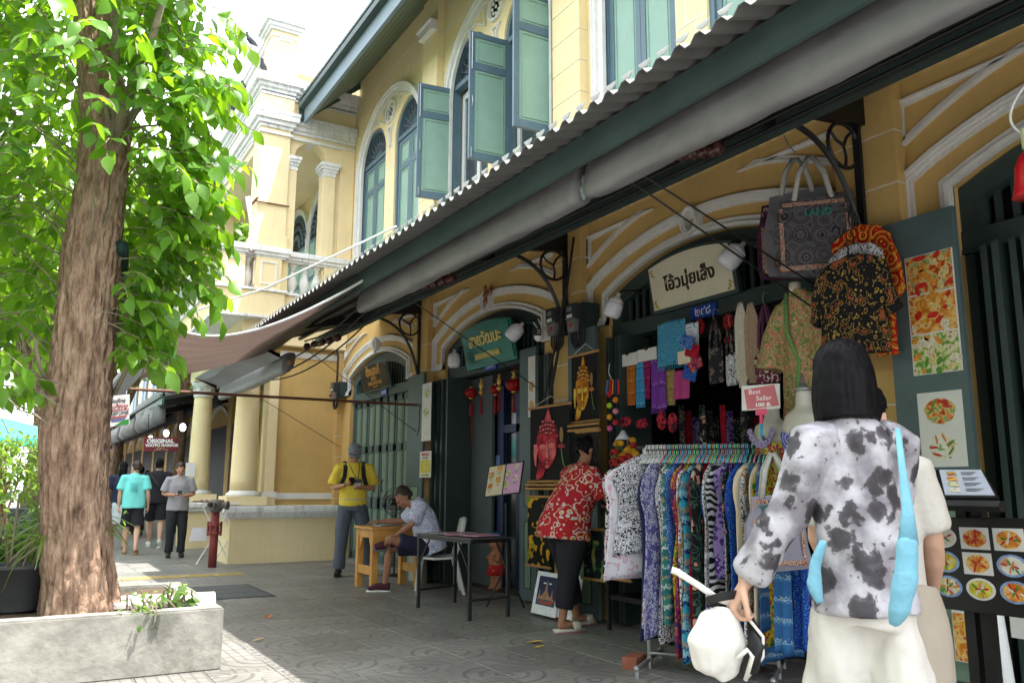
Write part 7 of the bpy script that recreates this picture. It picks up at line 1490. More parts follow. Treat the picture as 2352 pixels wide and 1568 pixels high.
for sx in (-1, 1):
 MB().tube([CP(sx*.18, .2, .41), CP(sx*.215, .24, 0)], [(.022, .03), (.016, .02)], 8).build('leg', M['plastic_w'], CH); MB().tube([CP(sx*.18, -.18, .41), CP(sx*.215, -.29, 0)], [(.022, .03), (.016, .02)], 8).build('leg', M['plastic_w'], CH)
bk = MB(); path = [(-.19, -.19, .42), (-.21, -.235, .62), (-.17, -.27, .80)]
for sx in (-1, 1): bk.tube([CP(sx*.185, -.19, .41), CP(sx*.20, -.235, .6), CP(sx*.185, -.27, .76), CP(sx*.13, -.285, .83), CP(0, -.29, .84)], [(.02, .03), (.02, .026), (.022, .03), (.022, .035), (.022, .035)], 8)
for x in (-.11, -.037, .037, .11): bk.tube([CP(x, -.2, .42), CP(x*.9, -.24, .62), CP(x*.8, -.275, .80)], (.006, .022), 6)
bk.build('backrest', M['plastic_w'], CH, smooth=True)
EZ = thing('menu_easel', 'black tripod easel holding an open pink menu with dish photographs', 'menu stand', (4.35, 7.5, 0))
ft = [V3(p.x, p.y, 0) for p in (onZ(1117, 1394), onZ(1205, 1396), onZ(1170, 1360))]; top = V3((ft[0].x+ft[1].x)/2, (ft[0].y+ft[1].y)/2, .42)
for p in ft: MB().tube([p, top+(p-top)*.05], .011, 6).build('leg', M['steelblk'], EZ)
MB().tube([top-Zv*.05, top+Zv*.62], .012, 8).build('column', M['steelblk'], EZ)
bc = onX(1147, 1100, top.x); bc = V3(top.x-.02, top.y, bc.z); bu_ = V3(.42, -.9, 0).normalized(); bv = V3(.25, .12, .85).normalized(); bn = bu_.cross(bv)
bu_ = V3(.30, -.95, .10).normalized(); bv = V3(.22, .12, .93).normalized(); bn = bu_.cross(bv).normalized()
MB().prism([(-.26, -.17), (.24, -.17), (.24, .17), (-.26, .17)], bc-bn*.014, bu_, bv, bn*.012).build('backboard', M['black_p'], EZ, bevel=.003)
pm = mat('pink_menu_page', (.62, .34, .58), .35, .1, 3); py_ = mat('cream_menu_page', (.62, .55, .40), .35, .1, 3)
for (x0, x1, mm) in ((-.24, -.01, py_), (.01, .23, pm)): MB().prism([(x0, -.16), (x1, -.16), (x1, .155), (x0, .155)], bc, bu_, bv, bn*.004).build('page', mm, EZ)
for i in range(8):
 c = bc+bn*.0055+bu_*(-.19+.11*(i % 4)+(.02 if i % 4 > 1 else 0))+bv*(.09-.12*(i//4)+(.03 if i % 2 else -.03)); MB().obox(c, bu_*.034, bv*.03, bn*.001).build('dish_picture', FOODS[i % 4], EZ)
 for q in range(3): MB().obox(c+bu_*.0-bv*(.042+.011*q), bu_*(.026-.005*q), bv*.0018, bn*.0008).build('print_line', M['grey'], EZ)
fc = onX(905, 1152, 4.55); FN = thing('fan', 'black wall-side pedestal fan with a wire cage behind the seated man', 'fan', (fc.x, fc.y, 0)); g = MB()
ax = V3(-.8, -.5, 0).normalized(); s_ = ax.cross(Zv)
for r_ in (.05, .1, .15, .19): g.tube([fc+ax*(.05 if r_ < .19 else 0)+s_*r_*math.cos(t)+Zv*r_*math.sin(t) for t in [2*math.pi*i/24 for i in range(25)]], .004, 5, cap=False)
for i in range(24): t = 2*math.pi*i/24; g.tube([fc+ax*.06+(s_*math.cos(t)+Zv*math.sin(t))*.03, fc+ax*.045+(s_*math.cos(t)+Zv*math.sin(t))*.12, fc+(s_*math.cos(t)+Zv*math.sin(t))*.19], .002, 4)
g.build('cage', M['steelblk'], FN)
for i in range(3): t = 2*math.pi*i/3; MB().prism([(0, 0), (.14, .04), (.16, .10), (.04, .09)], fc, s_*math.cos(t)+Zv*math.sin(t), -s_*math.sin(t)+Zv*math.cos(t), ax*.006).build('blade', M['grey'], FN)
MB().lathe([(.03, -.1), (.05, -.05), (.05, 0), (.02, .03)], fc, 12, ax).build('motor', M['black_p'], FN, smooth=True); MB().tube([fc-Zv*.02-ax*.06, (fc.x+.04, fc.y+.03, .02)], .014, 8).build('post', M['steelblk'], FN); MB().lathe([(.16, 0), (.15, .025), (.03, .035)], (fc.x+.04, fc.y+.03, 0), 18).build('base', M['black_p'], FN)
yl, yr, zb, zt = rX(945, 1100, 982, 1290, 4.6)
tag(MB().box(4.52, 4.60, 9.95, 10.35, .0, 1.02).build('stone_slab', mat('pale_speckled_stone', (.34, .32, .28), .8, .35, 60, .3, 60), bevel=.01), 'pale speckled slab standing against the pilaster behind the seated man', 'slab')
fg = onX(1067, 1310, 4.85); fg = V3(4.92, 8.72, 0.03); FGn = thing('clay_figurine', 'clay figure of a child in a red skirt and blue hat inside the café doorway', 'figurine', fg)
b = MB(); b.tube([fg+V3(0, 0, .2), fg+V3(0, 0, .32), fg+V3(0, 0, .44)], [.085, .095, .06], 12)
for s in (-1, 1): b.tube([fg+V3(0, s*.05, .22), fg+V3(0, s*.06, .02)], [.045, .04], 10); b.tube([fg+V3(0, s*.08, .42), fg+V3(-.04, s*.12, .34), fg+V3(-.09, s*.04, .38)], [.03, .026, .022], 8); b.ell(fg+V3(-.03, s*.06, .02), (.05, .035, .025), 8, 6)
b.ell(fg+V3(0, 0, .52), (.085, .085, .09), 14, 10); b.ell(fg+V3(-.085, 0, .51), .018, 8, 6); me = remesh(b, 'body', .012, 2); link('body', me, FGn, mat('orange_clay', (.40, .16, .08), .6, .12, 10))
MB().lathe([(.12, .17), (.10, .26), (.085, .30)], fg, 16).build('skirt', fabric('red_white_dots', 'floral', [(0, (.7, .6, .5)), (.2, (.42, .02, .02))], 20), FGn, smooth=True); MB().lathe([(.13, .57), (.12, .585), (.08, .59), (.075, .64), (.02, .66)], fg, 16).build('hat', mat('blue_hat', (.03, .12, .3), .7, .1), FGn, smooth=True)
CO = thing('drinks_cooler', 'dark red drinks cooler with white script lettering in the café doorway', 'cooler', (5.0, 7.75, 0)); MB().box(5.0, 5.12, 7.6, 8.08, .22, .95).build('cabinet', mat('cola_red', (.12, .008, .01), .35, .1), CO, bevel=.01)
text('lettering', 'Coca-Cola', (4.998, 7.83, .52), Ym, Zv, .2, M['white_p'], CO, bold=.002, sx=.9)
tw = MB(); lo = []
for i in range(9): z = 1.16-.05*i; lo.append([V3(4.9+.02*math.sin(i+k), 7.78+.30*(k/8)*(.35+.08*i)-.02*i+.012*math.sin(k*2+i), z-.02*k) for k in range(9)])
tw.loft(lo, cap=False, closed=False); tag(tw.build('floral_cloth', fabric('white_floral_cloth', 'floral', [(0, (.2, .3, .12)), (.12, (.5, .3, .45)), (.2, (.6, .62, .6))], 14), smooth=True), 'white flowered cloth hanging beside the drinks cooler', 'cloth')
tag(MB().tube(bez((4.86, 7.86, .25), (4.8, 7.9, .95), (4.9, 7.8, 1.0), 10), .012, 6).build('hoop', M['grey']), 'thin grey hoop leaning beside the drinks cooler', 'hoop')
hb = onZ(487, 1303); HY = thing('fire_standpipe', 'red flanged fire standpipe with a grey twin-outlet head in front of the porch podium', 'standpipe', hb)
M['hyd'] = mat('faded_red_paint', (.24, .045, .045), .6, .2, 12, .2, 60, dirt=.4, dirtcol=(.08, .03, .025, 1)); M['iron'] = mat('dull_grey_iron', (.13, .12, .115), .5, .3, 14, .3, 60)
MB().tube([hb, hb+Zv*.85], .062, 18).build('pipe', M['hyd'], HY, smooth=True)
for z in (.50, .62): MB().lathe([(.108, 0), (.108, .028)], hb+Zv*z, 20).build('flange', M['hyd'], HY, bevel=.004)
for i in range(8): a = i*math.pi/4; MB().tube([hb+V3(.1*math.cos(a), .1*math.sin(a), .47), hb+V3(.1*math.cos(a), .1*math.sin(a), .68)], .012, 6).build('bolt', M['hyd'], HY)
MB().lathe([(.075, .82), (.10, .86), (.105, .95), (.09, 1.0), (.03, 1.01)], hb, 18).build('head', M['iron'], HY, smooth=True)
for d in (V3(-.55, -.8, 0), V3(.8, -.5, 0)): d.normalize(); MB().lathe([(.05, .05), (.05, .15), (.065, .15), (.065, .19), (.045, .19), (.045, .1)], hb+Zv*.92, 16, d).build('outlet', M['iron'], HY, smooth=True)
tag(MB().bar(hb+V3(-.34, -.05, .98), hb+V3(-.08, 0, .97), .05, .02).build('wooden_wedge', M['wood']), 'short dark wooden piece resting on the standpipe head', 'wood piece')
FRk = thing('folding_stall', 'white tubular folding stall frame with small trinkets on top, between the standpipe and the podium', 'stall frame', hb+V3(.35, .3, 0)); q = hb+V3(-.15, .45, 0)
for s in (0, .25): MB().tube([q+V3(s, 0, .02), q+V3(s+.5, .0, .9)], .011, 6).build('tube_leg', M['plastic_w'], FRk); MB().tube([q+V3(s+.5, .05, .02), q+V3(s+.05, .05, .9)], .011, 6).build('tube_leg', M['plastic_w'], FRk)
MB().box(q.x, q.x+.6, q.y-.05, q.y+.3, .93, .95).build('tray', M['plastic_w'], FRk)
rn = random.Random(8)
for i in range(16): MB().ell(q+V3(rn.uniform(.02, .55), rn.uniform(-.03, .25), .975), (.03, .02, .02), 8, 5).build('trinket', mat('trinket%d' % (i % 4) if 0 else ('red_trinket', 'blue_trinket', 'grey_trinket', 'cream_trinket')[i % 4], ((.3, .03, .03), (.03, .05, .3), (.2, .2, .22), (.5, .45, .35))[i % 4], .5), FRk)
MB().obox(q+V3(.0, -.1, .48), (.13, .02, .0), (.02, .005, .10), (0, .004, 0)).build('paper', M['lamp'], FRk)
fp = onD(478, 640, 17); FL = thing('flag', 'yellow pennant flag on a thin pole between the leaves and the portico', 'flag', (fp.x, fp.y, fp.z-1)); MB().tube([fp+V3(.05, 0, -1.0), fp+V3(-.02, 0, 2.1)], .02, 6).build('pole', M['plastic_w'], FL)
vv = []; ff = []
for j in range(13):
 for i in range(6): t = j/12; vv.append(tuple(fp+V3(-.02-(.42*math.sin(math.pi*min(1, t*.9+.1))*(1-.2*t))*(i/5), .05*math.sin(i*1.2+j*.8), 1.9-t*2.6)))
for j in range(12):
 for i in range(5): a = j*6+i; ff.append((a, a+1, a+7, a+6))
MB().add(vv, ff).build('cloth', mat('yellow_flag_cloth', (.75, .66, .05), .8, .05, trans=.5), FL, smooth=True)
g1 = onD(60, 1010, 18); TC = thing('market_canopy', 'turquoise market canopy behind the potted plants at the far left', 'canopy', (g1.x, g1.y, 0)); M['tealc'] = mat('turquoise_canvas', (.10, .55, .50), .7, .05, trans=.4)
c = V3(g1.x, g1.y, 0); MB().add([tuple(c+V3(-2.2, -1.5, 2.0)), tuple(c+V3(1.0, -1.5, 2.0)), tuple(c+V3(1.0, 2, 2.05)), tuple(c+V3(-2.2, 2, 2.05)), tuple(c+V3(-.4, .2, 2.45)), tuple(c+V3(-2.2, -1.5, 1.85)), tuple(c+V3(1.0, -1.5, 1.85))], [(0, 1, 4), (1, 2, 4), (2, 3, 4), (3, 0, 4), (0, 5, 6, 1)]).build('canvas', M['tealc'], TC)
for s, t in ((-2.1, -1.4), (.9, -1.4), (-2.1, 1.9), (.9, 1.9)): MB().tube([c+V3(s, t, 0), c+V3(s, t, 2.0)], .03, 8).build('post', M['galv'], TC)
st = MB().box(c.x-1.8, c.x+1.0, c.y-.8, c.y+.2, 0, .8).build('market_stall', mat('dark_stall_cloth', (.05, .05, .06), .8, .4, 5)); tag(st, 'dark cloth-covered market stall under the turquoise canopy', 'stall')
# == CLOTHES STALL
A_ = onZ(1492, 1534); B_ = onZ(1790, 1560); A_.z = B_.z = 0
RB = onD(1791, 1024, math.hypot(B_.x, B_.y)); RH = RB.z
RA = onD(1494, 1030, math.hypot(A_.x, A_.y)); RA.z = RH; RA.x, RA.y = A_.x, A_.y
rd = (V3(B_.x, B_.y, 0)-V3(A_.x, A_.y, 0)).normalized(); rp = V3(-rd.y, rd.x, 0)
if rp.dot(V3(1, 1, 0)) < 0: rp = -rp
RK = thing('clothes_rack', 'grey steel pipe clothes rack crowded with patterned garments, one foot weighted by a brick', 'clothes rack', A_)
MB().tube([RA-rd*.05, RB+rd*.06], .014, 8).build('rail', M['steelblk'], RK)
for p, q in ((A_, RA), (B_, RB)):
 MB().tube([V3(p.x, p.y, .06), V3(p.x, p.y, RH)], .014, 8).build('post', M['galv'], RK)
 MB().tube([V3(p.x, p.y, .06)-rp*.34, V3(p.x, p.y, .06)+rp*.34], .014, 8).build('foot_pipe', M['galv'], RK)
 for s in (-.34, 0, .34): MB().ell(V3(p.x, p.y, .06)+rp*s, .022, 10, 6).tube([V3(p.x, p.y, .06)+rp*s, V3(p.x, p.y, .0)+rp*s], .016, 8).build('pipe_joint', M['galv'], RK)
MB().tube([V3(A_.x, A_.y, .10), V3(B_.x, B_.y, .10)], .012, 8).build('lower_rail', M['galv'], RK)
bk = onZ(1458, 1532); tag(MB().obox((bk.x, bk.y, .042), rp*.105+rd*.01, rd*.05, (0, 0, .04)).build('brick', mat('red_brick', (.26, .085, .05), .85, .2, 14, .5, 60), bevel=.006), 'red brick weighting the left foot of the clothes rack', 'brick')
tag(MB().tube([RB+Zv*-.06, RB+Zv*.02, RB-rd*.03+Zv*.055, RB-rd*.08+Zv*.06, RB-rd*.12+Zv*.045], [.016, .022, .026, .024, .014], 10).build('crutch_handle', mat('taped_tan_handle', (.50, .27, .10), .6, .2, 20, .2, 40), smooth=True), 'tan taped handle on top of the right rack post', 'handle')
# ---- garments
K_ = (.012, .012, .015); Wt = (.62, .62, .66)
def F_(n, kind, cols, sc=14, seed=0., st=(1, 1, 1)): return fabric(n, kind, cols, sc, .85, seed, st)
GF = {
 'black_white_block': F_('print_bw_block', 'floral', [(0, Wt), (.2, K_), (.27, Wt), (.36, (.25, .03, .06)), (.42, Wt), (.5, K_)], 11), 'pale_pink': F_('print_pale_pink', 'leafy', [(0, Wt), (.5, (.55, .3, .38)), (.54, Wt), (.6, (.3, .3, .55)), (.63, Wt)], 12), 'zebra': F_('print_zebra', 'zebra', [(0, Wt), (.5, K_)], 7, 1),
 'bandana_navy': F_('print_bandana', 'floral', [(0, (.08, .08, .26)), (.26, (.60, .60, .70)), (.34, (.08, .08, .26)), (.42, (.60, .60, .72)), (.49, (.1, .1, .3))], 17), 'navy': mat('navy_plain', (.02, .02, .09), .85, .1, 8),
 'bw_floral': F_('print_bw_floral', 'floral', [(0, K_), (.12, Wt), (.24, K_), (.33, Wt), (.45, K_), (.52, Wt)], 16, 2), 'green_elephant': F_('print_green_white', 'band', [(0, (.02, .13, .05)), (.35, (.40, .46, .42)), (.45, (.02, .13, .05)), (.8, (.35, .42, .38))], 14, 1),
 'tan_white': F_('print_tan_white', 'floral', [(0, (.40, .2, .05)), (.15, Wt), (.3, (.05, .05, .05)), (.38, Wt), (.5, (.35, .2, .08))], 12, 3), 'teal_white': F_('print_teal_white', 'band', [(0, (.02, .14, .15)), (.4, (.5, .55, .52)), (.55, (.03, .18, .16)), (.9, (.45, .35, .15))], 8, 2),
 'magenta_gold': F_('print_magenta_gold', 'floral', [(0, (.66, .36, .03)), (.17, (.28, .01, .07)), (.36, (.60, .30, .03)), (.41, (.26, .01, .08)), (.55, (.03, .03, .12))], 15, 4), 'cyan_band': F_('print_cyan', 'band', [(0, (.03, .30, .42)), (.3, (.01, .04, .15)), (.45, (.22, .45, .52)), (.7, (.02, .12, .25)), (.85, (.3, .26, .2))], 6, 3),
 'red_batik': F_('print_red', 'floral', [(0, (.55, .25, .25)), (.1, (.28, .006, .02)), (.5, (.38, .01, .03))], 18, 5), 'orange': F_('print_orange', 'floral', [(0, (.5, .3, .1)), (.15, (.33, .07, .01)), (.5, (.2, .03, .01))], 16, 6),
 'green_yellow': F_('print_green_yellow', 'floral', [(0, (.55, .45, .03)), (.2, (.03, .16, .04)), (.35, (.5, .4, .03)), (.5, (.3, .04, .02))], 15, 7), 'blue_white': F_('print_blue_white', 'ring', [(0, (.02, .10, .38)), (.5, (.4, .5, .62)), (.62, (.02, .08, .32))], 20, 8),
 'purple': F_('print_purple', 'floral', [(0, (.4, .35, .55)), (.2, (.05, .02, .16)), (.4, (.25, .18, .4))], 16, 9), 'mono_flower': F_('print_mono_flower', 'leafy', [(0, K_), (.42, (.05, .12, .08)), (.48, K_), (.58, (.6, .28, .2)), (.64, (.35, .5, .42))], 9, 10),
 'cream_speckle': F_('print_cream_speckle', 'floral', [(0, (.12, .08, .35)), (.1, (.45, .15, .05)), (.15, (.66, .56, .42))], 26, 11), 'blue_speckle': F_('print_blue_speckle', 'floral', [(0, (.6, .5, .35)), (.14, (.05, .2, .38)), (.4, (.12, .32, .45))], 26, 12),
 'blue_batik': F_('print_blue_batik', 'band', [(0, (.03, .12, .32)), (.6, (.1, .25, .45)), (.72, (.4, .5, .55)), (.78, (.03, .12, .32))], 8, 13), 'cobalt': F_('print_cobalt', 'ring', [(0, (.01, .06, .4)), (.6, (.15, .4, .6)), (.7, (.005, .03, .22))], 22, 14)}
GL = [('black_white_block', 'black, white and maroon block-print top, leftmost on the rack', .80), ('pale_pink', 'white top with a faded pink print, second on the rack', .82), ('bw_floral', 'black and white leaf-print top near the left end of the rack', .66),
 ('bandana_navy', 'navy and lilac bandana-print long dress with navy side', 1.18), ('navy', 'plain navy dress half hidden beside the bandana print', 1.2), ('tan_white', 'tan and white tile-print dress on the rack', 1.12), ('bw_floral', 'black and white floral dress left of the teal one', 1.16),
 ('teal_white', 'teal, white and gold banded dress on the rack', 1.1), ('bw_floral', 'black and white floral trousers right of the teal dress', 1.22), ('blue_white', 'narrow blue and white ring-print garment on the rack', .95), ('tan_white', 'tan, black and white print right of the floral trousers', 1.22),
 ('magenta_gold', 'magenta dress with gold zigzag figures and yellow hem', 1.30), ('green_yellow', 'green and yellow print strip beside the magenta dress', 1.0), ('cyan_band', 'bright cyan banded long dress', 1.32), ('mono_flower', 'dark print with coral blooms behind the cyan dress', 1.1), ('red_batik', 'crimson batik narrow dress', 1.22), ('red_batik', 'deep red print right next to the crimson batik', 1.28), ('bw_floral', 'black and white print edge between red and zebra', 1.2),
 ('zebra', 'black and white zebra-striped long dress, middle of the rack', 1.3), ('blue_white', 'pale blue and white lace print under the zebra dress', 1.36), ('zebra', 'second zebra-striped garment just right of the first', 1.1), ('mono_flower', 'black dress with coral and mint flowers', 1.26), ('bw_floral', 'black and white print right of the coral flowers', 1.28),
 ('purple', 'purple and white elephant print top near the right end', .78), ('cobalt', 'cobalt blue ring-print long dress', 1.34), ('tan_white', 'tan print between the cobalt and speckled garments', 1.2), ('cream_speckle', 'cream robe speckled with flowers and a pale blue border', .98), ('blue_speckle', 'pale blue speckled kimono sleeve beside the cream robe', .80), ('cream_speckle', 'second cream speckled robe', 1.06), ('blue_batik', 'blue batik shawl with white dots near the right end', 1.1), ('blue_batik', 'long blue batik skirt at the right end of the rack', 1.3), ('green_yellow', 'green and yellow garment last before the right post', 1.2)]
def garment(c, w, Ln, th, par_name, m, lab, seed, normal=rd, across=rp, grp='patterned garments on the clothes rack', slv=True, cat='garment', name='garment'):
 r_ = random.Random(seed); nz = 22; n = 20; loops = []; ph = r_.uniform(0, 6); k1 = r_.uniform(2, 3.5); sway = r_.uniform(-.02, .02)
 for j in range(nz+1):
  t = j/nz; z = c.z-.045-Ln*t
  ww = w*(.28+.72*min(1, t*9)) if t < .11 else w*(1-.12*math.sin(min(1, t*1.4)*math.pi)+.10*t); off = 0.
  if slv and .10 < t < .34: ww *= 1+.16*math.sin((t-.10)/.24*math.pi)
  zsl = -.0; lp = []
  for i in range(n):
   a = 2*math.pi*i/n; q = math.cos(a); h = math.sin(a)
   fold = (.35+.65*t)*th*(math.sin(q*k1*3+ph+t*1.5)+.5*math.sin(q*9+ph*2+t*3))
   lp.append(V3(c.x, c.y, z-.035*abs(q)*(1 if t < .12 else 1))+across*(q*ww+sway*t+.012*math.sin(t*9+ph))+normal*(h*th*(.55+.45*abs(math.sin(a*1.0)))+fold*.55))
  loops.append(lp)
 o = MB().loft(loops).build(name, m, smooth=True); tag(o, lab, cat, grp); return o
HC = [('white', (.66, .66, .66)), ('pink', (.62, .22, .26)), ('sky blue', (.20, .38, .62)), ('mint', (.16, .55, .42)), ('coral', (.62, .20, .14)), ('lime', (.42, .55, .12)), ('turquoise', (.04, .42, .50)), ('black', (.02, .02, .02))]
def hanger(c, m, lab, across=rp, w=.2, grp='plastic hangers on the clothes rack'):
 H = MB(); top = c+Zv*.0; hook = [c+across*.0+Zv*-.045, c+Zv*-.02+across*.012, c+Zv*.005+across*.026, c+Zv*.028+across*.012, c+Zv*.032-across*.008, c+Zv*.016-across*.026]
 hook = [c+Zv*-.05]+[c+Zv*(-.004)+across*.024*math.cos(a)+Zv*.024*math.sin(a) for a in [-1.2, -.4, .4, 1.2, 2., 2.8, 3.4]]
 H.tube(hook, .0042, 6); H.tube([c-Zv*.11-across*w, c-Zv*.06-across*w*.4, c-Zv*.048, c-Zv*.06+across*w*.4, c-Zv*.11+across*w], .005, 6)
 tag(H.build('hanger', m, smooth=True), lab, 'hanger', grp)
rg = random.Random(12); N_ = len(GL); hid = 0
for i, (k, lab, Ln) in enumerate(GL):
 t = (i+.4)/N_; t = .015+.97*t; c = RA.lerp(RB, t)
 if i < 3: c = c-rp*0
 w = .225+rg.uniform(-.02, .04)+(.07 if i < 4 else 0); aw_ = math.radians(38 if i < 3 else (22+14*math.sin(i*1.7))); ac = rp*math.cos(aw_)+rd*math.sin(aw_); an_ = rd*math.cos(aw_)-rp*math.sin(aw_)
 garment(c-rp*(.05 if i < 4 else .02)-rd*(.05 if i < 3 else 0), w, Ln*(RH/1.5), .016+rg.uniform(0, .010), k, GF[k], lab, i*3+1, normal=an_, across=ac)
 for q in range(2):
  if i in (29, 30, 31) and q == 0: hcol = HC[7]
  else: hcol = HC[(0 if i < 5 else (1, 2, 3, 4, 3, 5, 6, 1, 2, 6)[(i*2+q) % 10])]
  if i >= 25 and i < 30: hcol = HC[7] if q else HC[(i % 3)+1]
  hanger(c+rd*(.008*(q*2-1)), mat(hcol[0].replace(' ', '_')+'_hanger', hcol[1], .35, .04), hcol[0]+' plastic hanger hooked over the rail of the clothes rack')
# ---- wire hooks and goods hanging from the lintel
XH = 4.70
M['cord'] = mat('white_cord', (.5, .5, .48), .8, .1)
def hookw(px, py, X=4.72):
 p = onX(px, py, X); return [p+V3(0, 0, 0), p+V3(0, .012, .04), p+V3(0, -.01, .075), p+V3(.0, -.03, .06)]
def flatcloth(name, lab, cat, px0, py0, px1, py1, X, m, grp=None, fringe=False, th=.012, folds=3., skew=0., slv=0., taper=0., seed=0, smoothx=True):
 yl, yr, zb, zt = rX(px0, py0, px1, py1, X); c = V3(X, (yl+yr)/2, zt); w = (yl-yr)/2; T_ = None
 loops = []; nz = 16; n = 22; r_ = random.Random(seed+int(px0)); ph = r_.uniform(0, 6)
 for j in range(nz+1):
  t = j/nz; z = zt+(zb-zt)*t; ww = w*(1-taper*t); lp = []
  if slv: ww = w*(.35+.65*min(1, t*5)) if t < .2 else (w if t < slv else w*.68)
  for i in range(n):
   a = 2*math.pi*i/n; q = math.cos(a); h = math.sin(a)
   lp.append(V3(X+h*th+th*1.1*math.sin(q*folds*2+ph+t)*(.3+t), c.y-q*ww+skew*t, z+.006*math.sin(q*5+ph)))
  loops.append(lp)
 mb = MB().loft(loops)
 if fringe:
  for i in range(16):
   y = c.y-w*.95+2*w*.95*i/15+skew; mb.tube([(X, y, zb+.01), (X, y+.003, zb-.035)], .004, 4)
 return tag(mb.build(name, m, smooth=True), lab, cat, grp)
sc_ = 'scarves under the white cards'
COLR = lambda n, c, k='band', s=9, sd=0: fabric(n, k, [(0, c), (.5, tuple(x*.55 for x in c)), (.62, tuple(min(.7, x*1.5+.06) for x in c)), (.7, c)], s, .8, sd)
for (a, b_, c_, d_, X, m, lab) in ((1420, 840, 1438, 935, 4.78, COLR('scarf_darkred', (.12, .01, .02)), 'dark red striped scarf, leftmost under the white cards'), (1441, 838, 1462, 930, 4.77, COLR('scarf_orange', (.45, .14, .02)), 'orange and maroon patterned scarf'), (1462, 826, 1478, 935, 4.75, COLR('scarf_sky', (.05, .26, .48)), 'long sky blue scarf hanging over the others'),
 (1478, 825, 1494, 915, 4.77, COLR('scarf_crimson', (.25, .01, .10)), 'crimson scarf with brown border'), (1494, 822, 1527, 940, 4.75, COLR('scarf_purple', (.16, .04, .30), 'band', 5), 'purple scarf with white elephants and long fringe'), (1527, 850, 1552, 930, 4.78, COLR('scarf_olive', (.30, .22, .08)), 'olive and red banded scarf'), (1550, 850, 1586, 915, 4.76, mat('magenta_silk', (.42, .03, .20), .5, .2, 12), 'shiny magenta cloth at the right of the scarves')):
 flatcloth('scarf', lab, 'scarf', a, b_, c_, d_, X, m, sc_, fringe='purple' in lab)
for (px0, py0, px1, py1, lab) in ((1421, 812, 1463, 840, 'white card clipped above the scarves, left one'), (1464, 800, 1508, 828, 'white card clipped above the scarves, right one')):
 yl, yr, zb, zt = rX(px0, py0, px1, py1, 4.72); C_ = thing('white_card', lab, 'card', (4.72, (yl+yr)/2, zb), 'white cards over the scarves'); MB().box(4.72, 4.726, yr, yl, zb, zt).build('card', M['paper'], C_); MB().box(4.705, 4.735, (yl+yr)/2-.015, (yl+yr)/2+.015, zt-.015, zt+.02).build('clip', M['black_p'], C_)
flatcloth('towel', 'teal paisley cloth with a fringe, pegged on a blue hanger', 'cloth', 1510, 738, 1575, 838, 4.66, GF['blue_white'] if 0 else fabric('teal_paisley', 'ring', [(0, (.02, .20, .36)), (.5, (.16, .42, .55)), (.6, (.02, .16, .30)), (.9, (.25, .5, .6))], 16), None, True)
flatcloth('towel', 'white and blue corner of a second paisley cloth beside the teal one', 'cloth', 1574, 742, 1605, 835, 4.68, fabric('white_blue_paisley', 'ring', [(0, (.6, .62, .68)), (.6, (.06, .2, .42)), (.75, (.6, .62, .68))], 12), None, True)
for i, (x, y, m, lab) in enumerate(((1578, 785, 'blue_white', 'turquoise and navy patterned purse, topmost of the bunch'), (1590, 805, 'red_batik', 'red patterned purse in the bunch'), (1572, 820, 'cream_speckle', 'cream flowered purse in the bunch'), (1597, 835, 'magenta_gold', 'magenta purse in the bunch'), (1585, 858, 'cobalt', 'blue medallion-print purse, lowest of the bunch'))):
 p = onX(x, y, 4.60+.01*i); a = random.uniform(-.6, .6); tag(MB().obox(p, (.012, 0, 0), V3(0, math.cos(a), math.sin(a))*.075, V3(0, -math.sin(a), math.cos(a))*.055).build('purse', GF[m], bevel=.012), lab, 'purse', 'bunch of cloth purses on a hook')
def bagh(lab, px0, py0, px1, py1, ptop, X, m, hm, gr=None, h=.05, name='shoulder_bag', pointed=False, hw_=.5):
 """bag with two strap loops going up to a hook at pixel row ptop"""
 yl, yr, zb, zt = rX(px0, py0, px1, py1, X); yc = (yl+yr)/2; w = (yl-yr)/2; zh = onX((px0+px1)/2, ptop, X).z; B = thing(name, lab, 'bag', (X, yc, zb), gr)
 loops = []
 for j in range(11):
  t = j/10; z = zt+(zb-zt)*t; ww = w*((.55+.45*t*1.6 if t < .3 else 1.) if pointed else (1-.03*math.sin(t*3)))*(1 if t < .92 else .93); d = h*(.25+.75*math.sin(min(1, t*1.3)*math.pi/2)) if t < .97 else h*.5; loops.append([V3(X+d*math.sin(a)*.6, yc+ww*math.cos(a)*(1+.02*math.sin(5*t)), z) for a in [2*math.pi*i/22 for i in range(22)]])
 MB().loft(loops).build('bag_body', m, B, smooth=True)
 for dx in (-.02, .02): MB().tube([(X+dx, yc+w*hw_, zt-.02), (X+dx, yc+w*hw_*.8, zt+(zh-zt)*.5), (X+dx*.3, yc+.012, zh), (X+dx*.3, yc-.012, zh), (X+dx, yc-w*hw_*.8, zt+(zh-zt)*.5), (X+dx, yc-w*hw_, zt-.02)], (.014, .004), 8, side=Yv).build('strap', hm, B, smooth=True)
 MB().tube([(X, yc, zh), (X, yc+.015, zh+.05), (X, yc, zh+.10), (X+.03, yc-.02, zh+.08)], .003, 5).build('wire_hook', M['galv'], B); return B, yc, w, zb, zt
dk = fabric('dark_tapestry', 'floral', [(0, (.25, .12, .06)), (.15, (.03, .03, .035)), (.3, (.18, .14, .12)), (.4, (.02, .02, .025))], 15)
bagh('dark tapestry shoulder bag with a long strap, left of the black lace one', 1628, 795, 1662, 880, 735, 4.66, dk, dk); bagh('black and white lace-pattern bag beside the cream vest', 1668, 810, 1694, 885, 750, 4.66, GF['bw_floral'], dk)
cro = fabric('purple_crochet', 'floral', [(0, (.5, .3, .05)), (.07, (.62, .56, .45)), (.25, (.13, .02, .06)), (.42, (.60, .55, .45)), (.47, (.13, .02, .06))], 9)
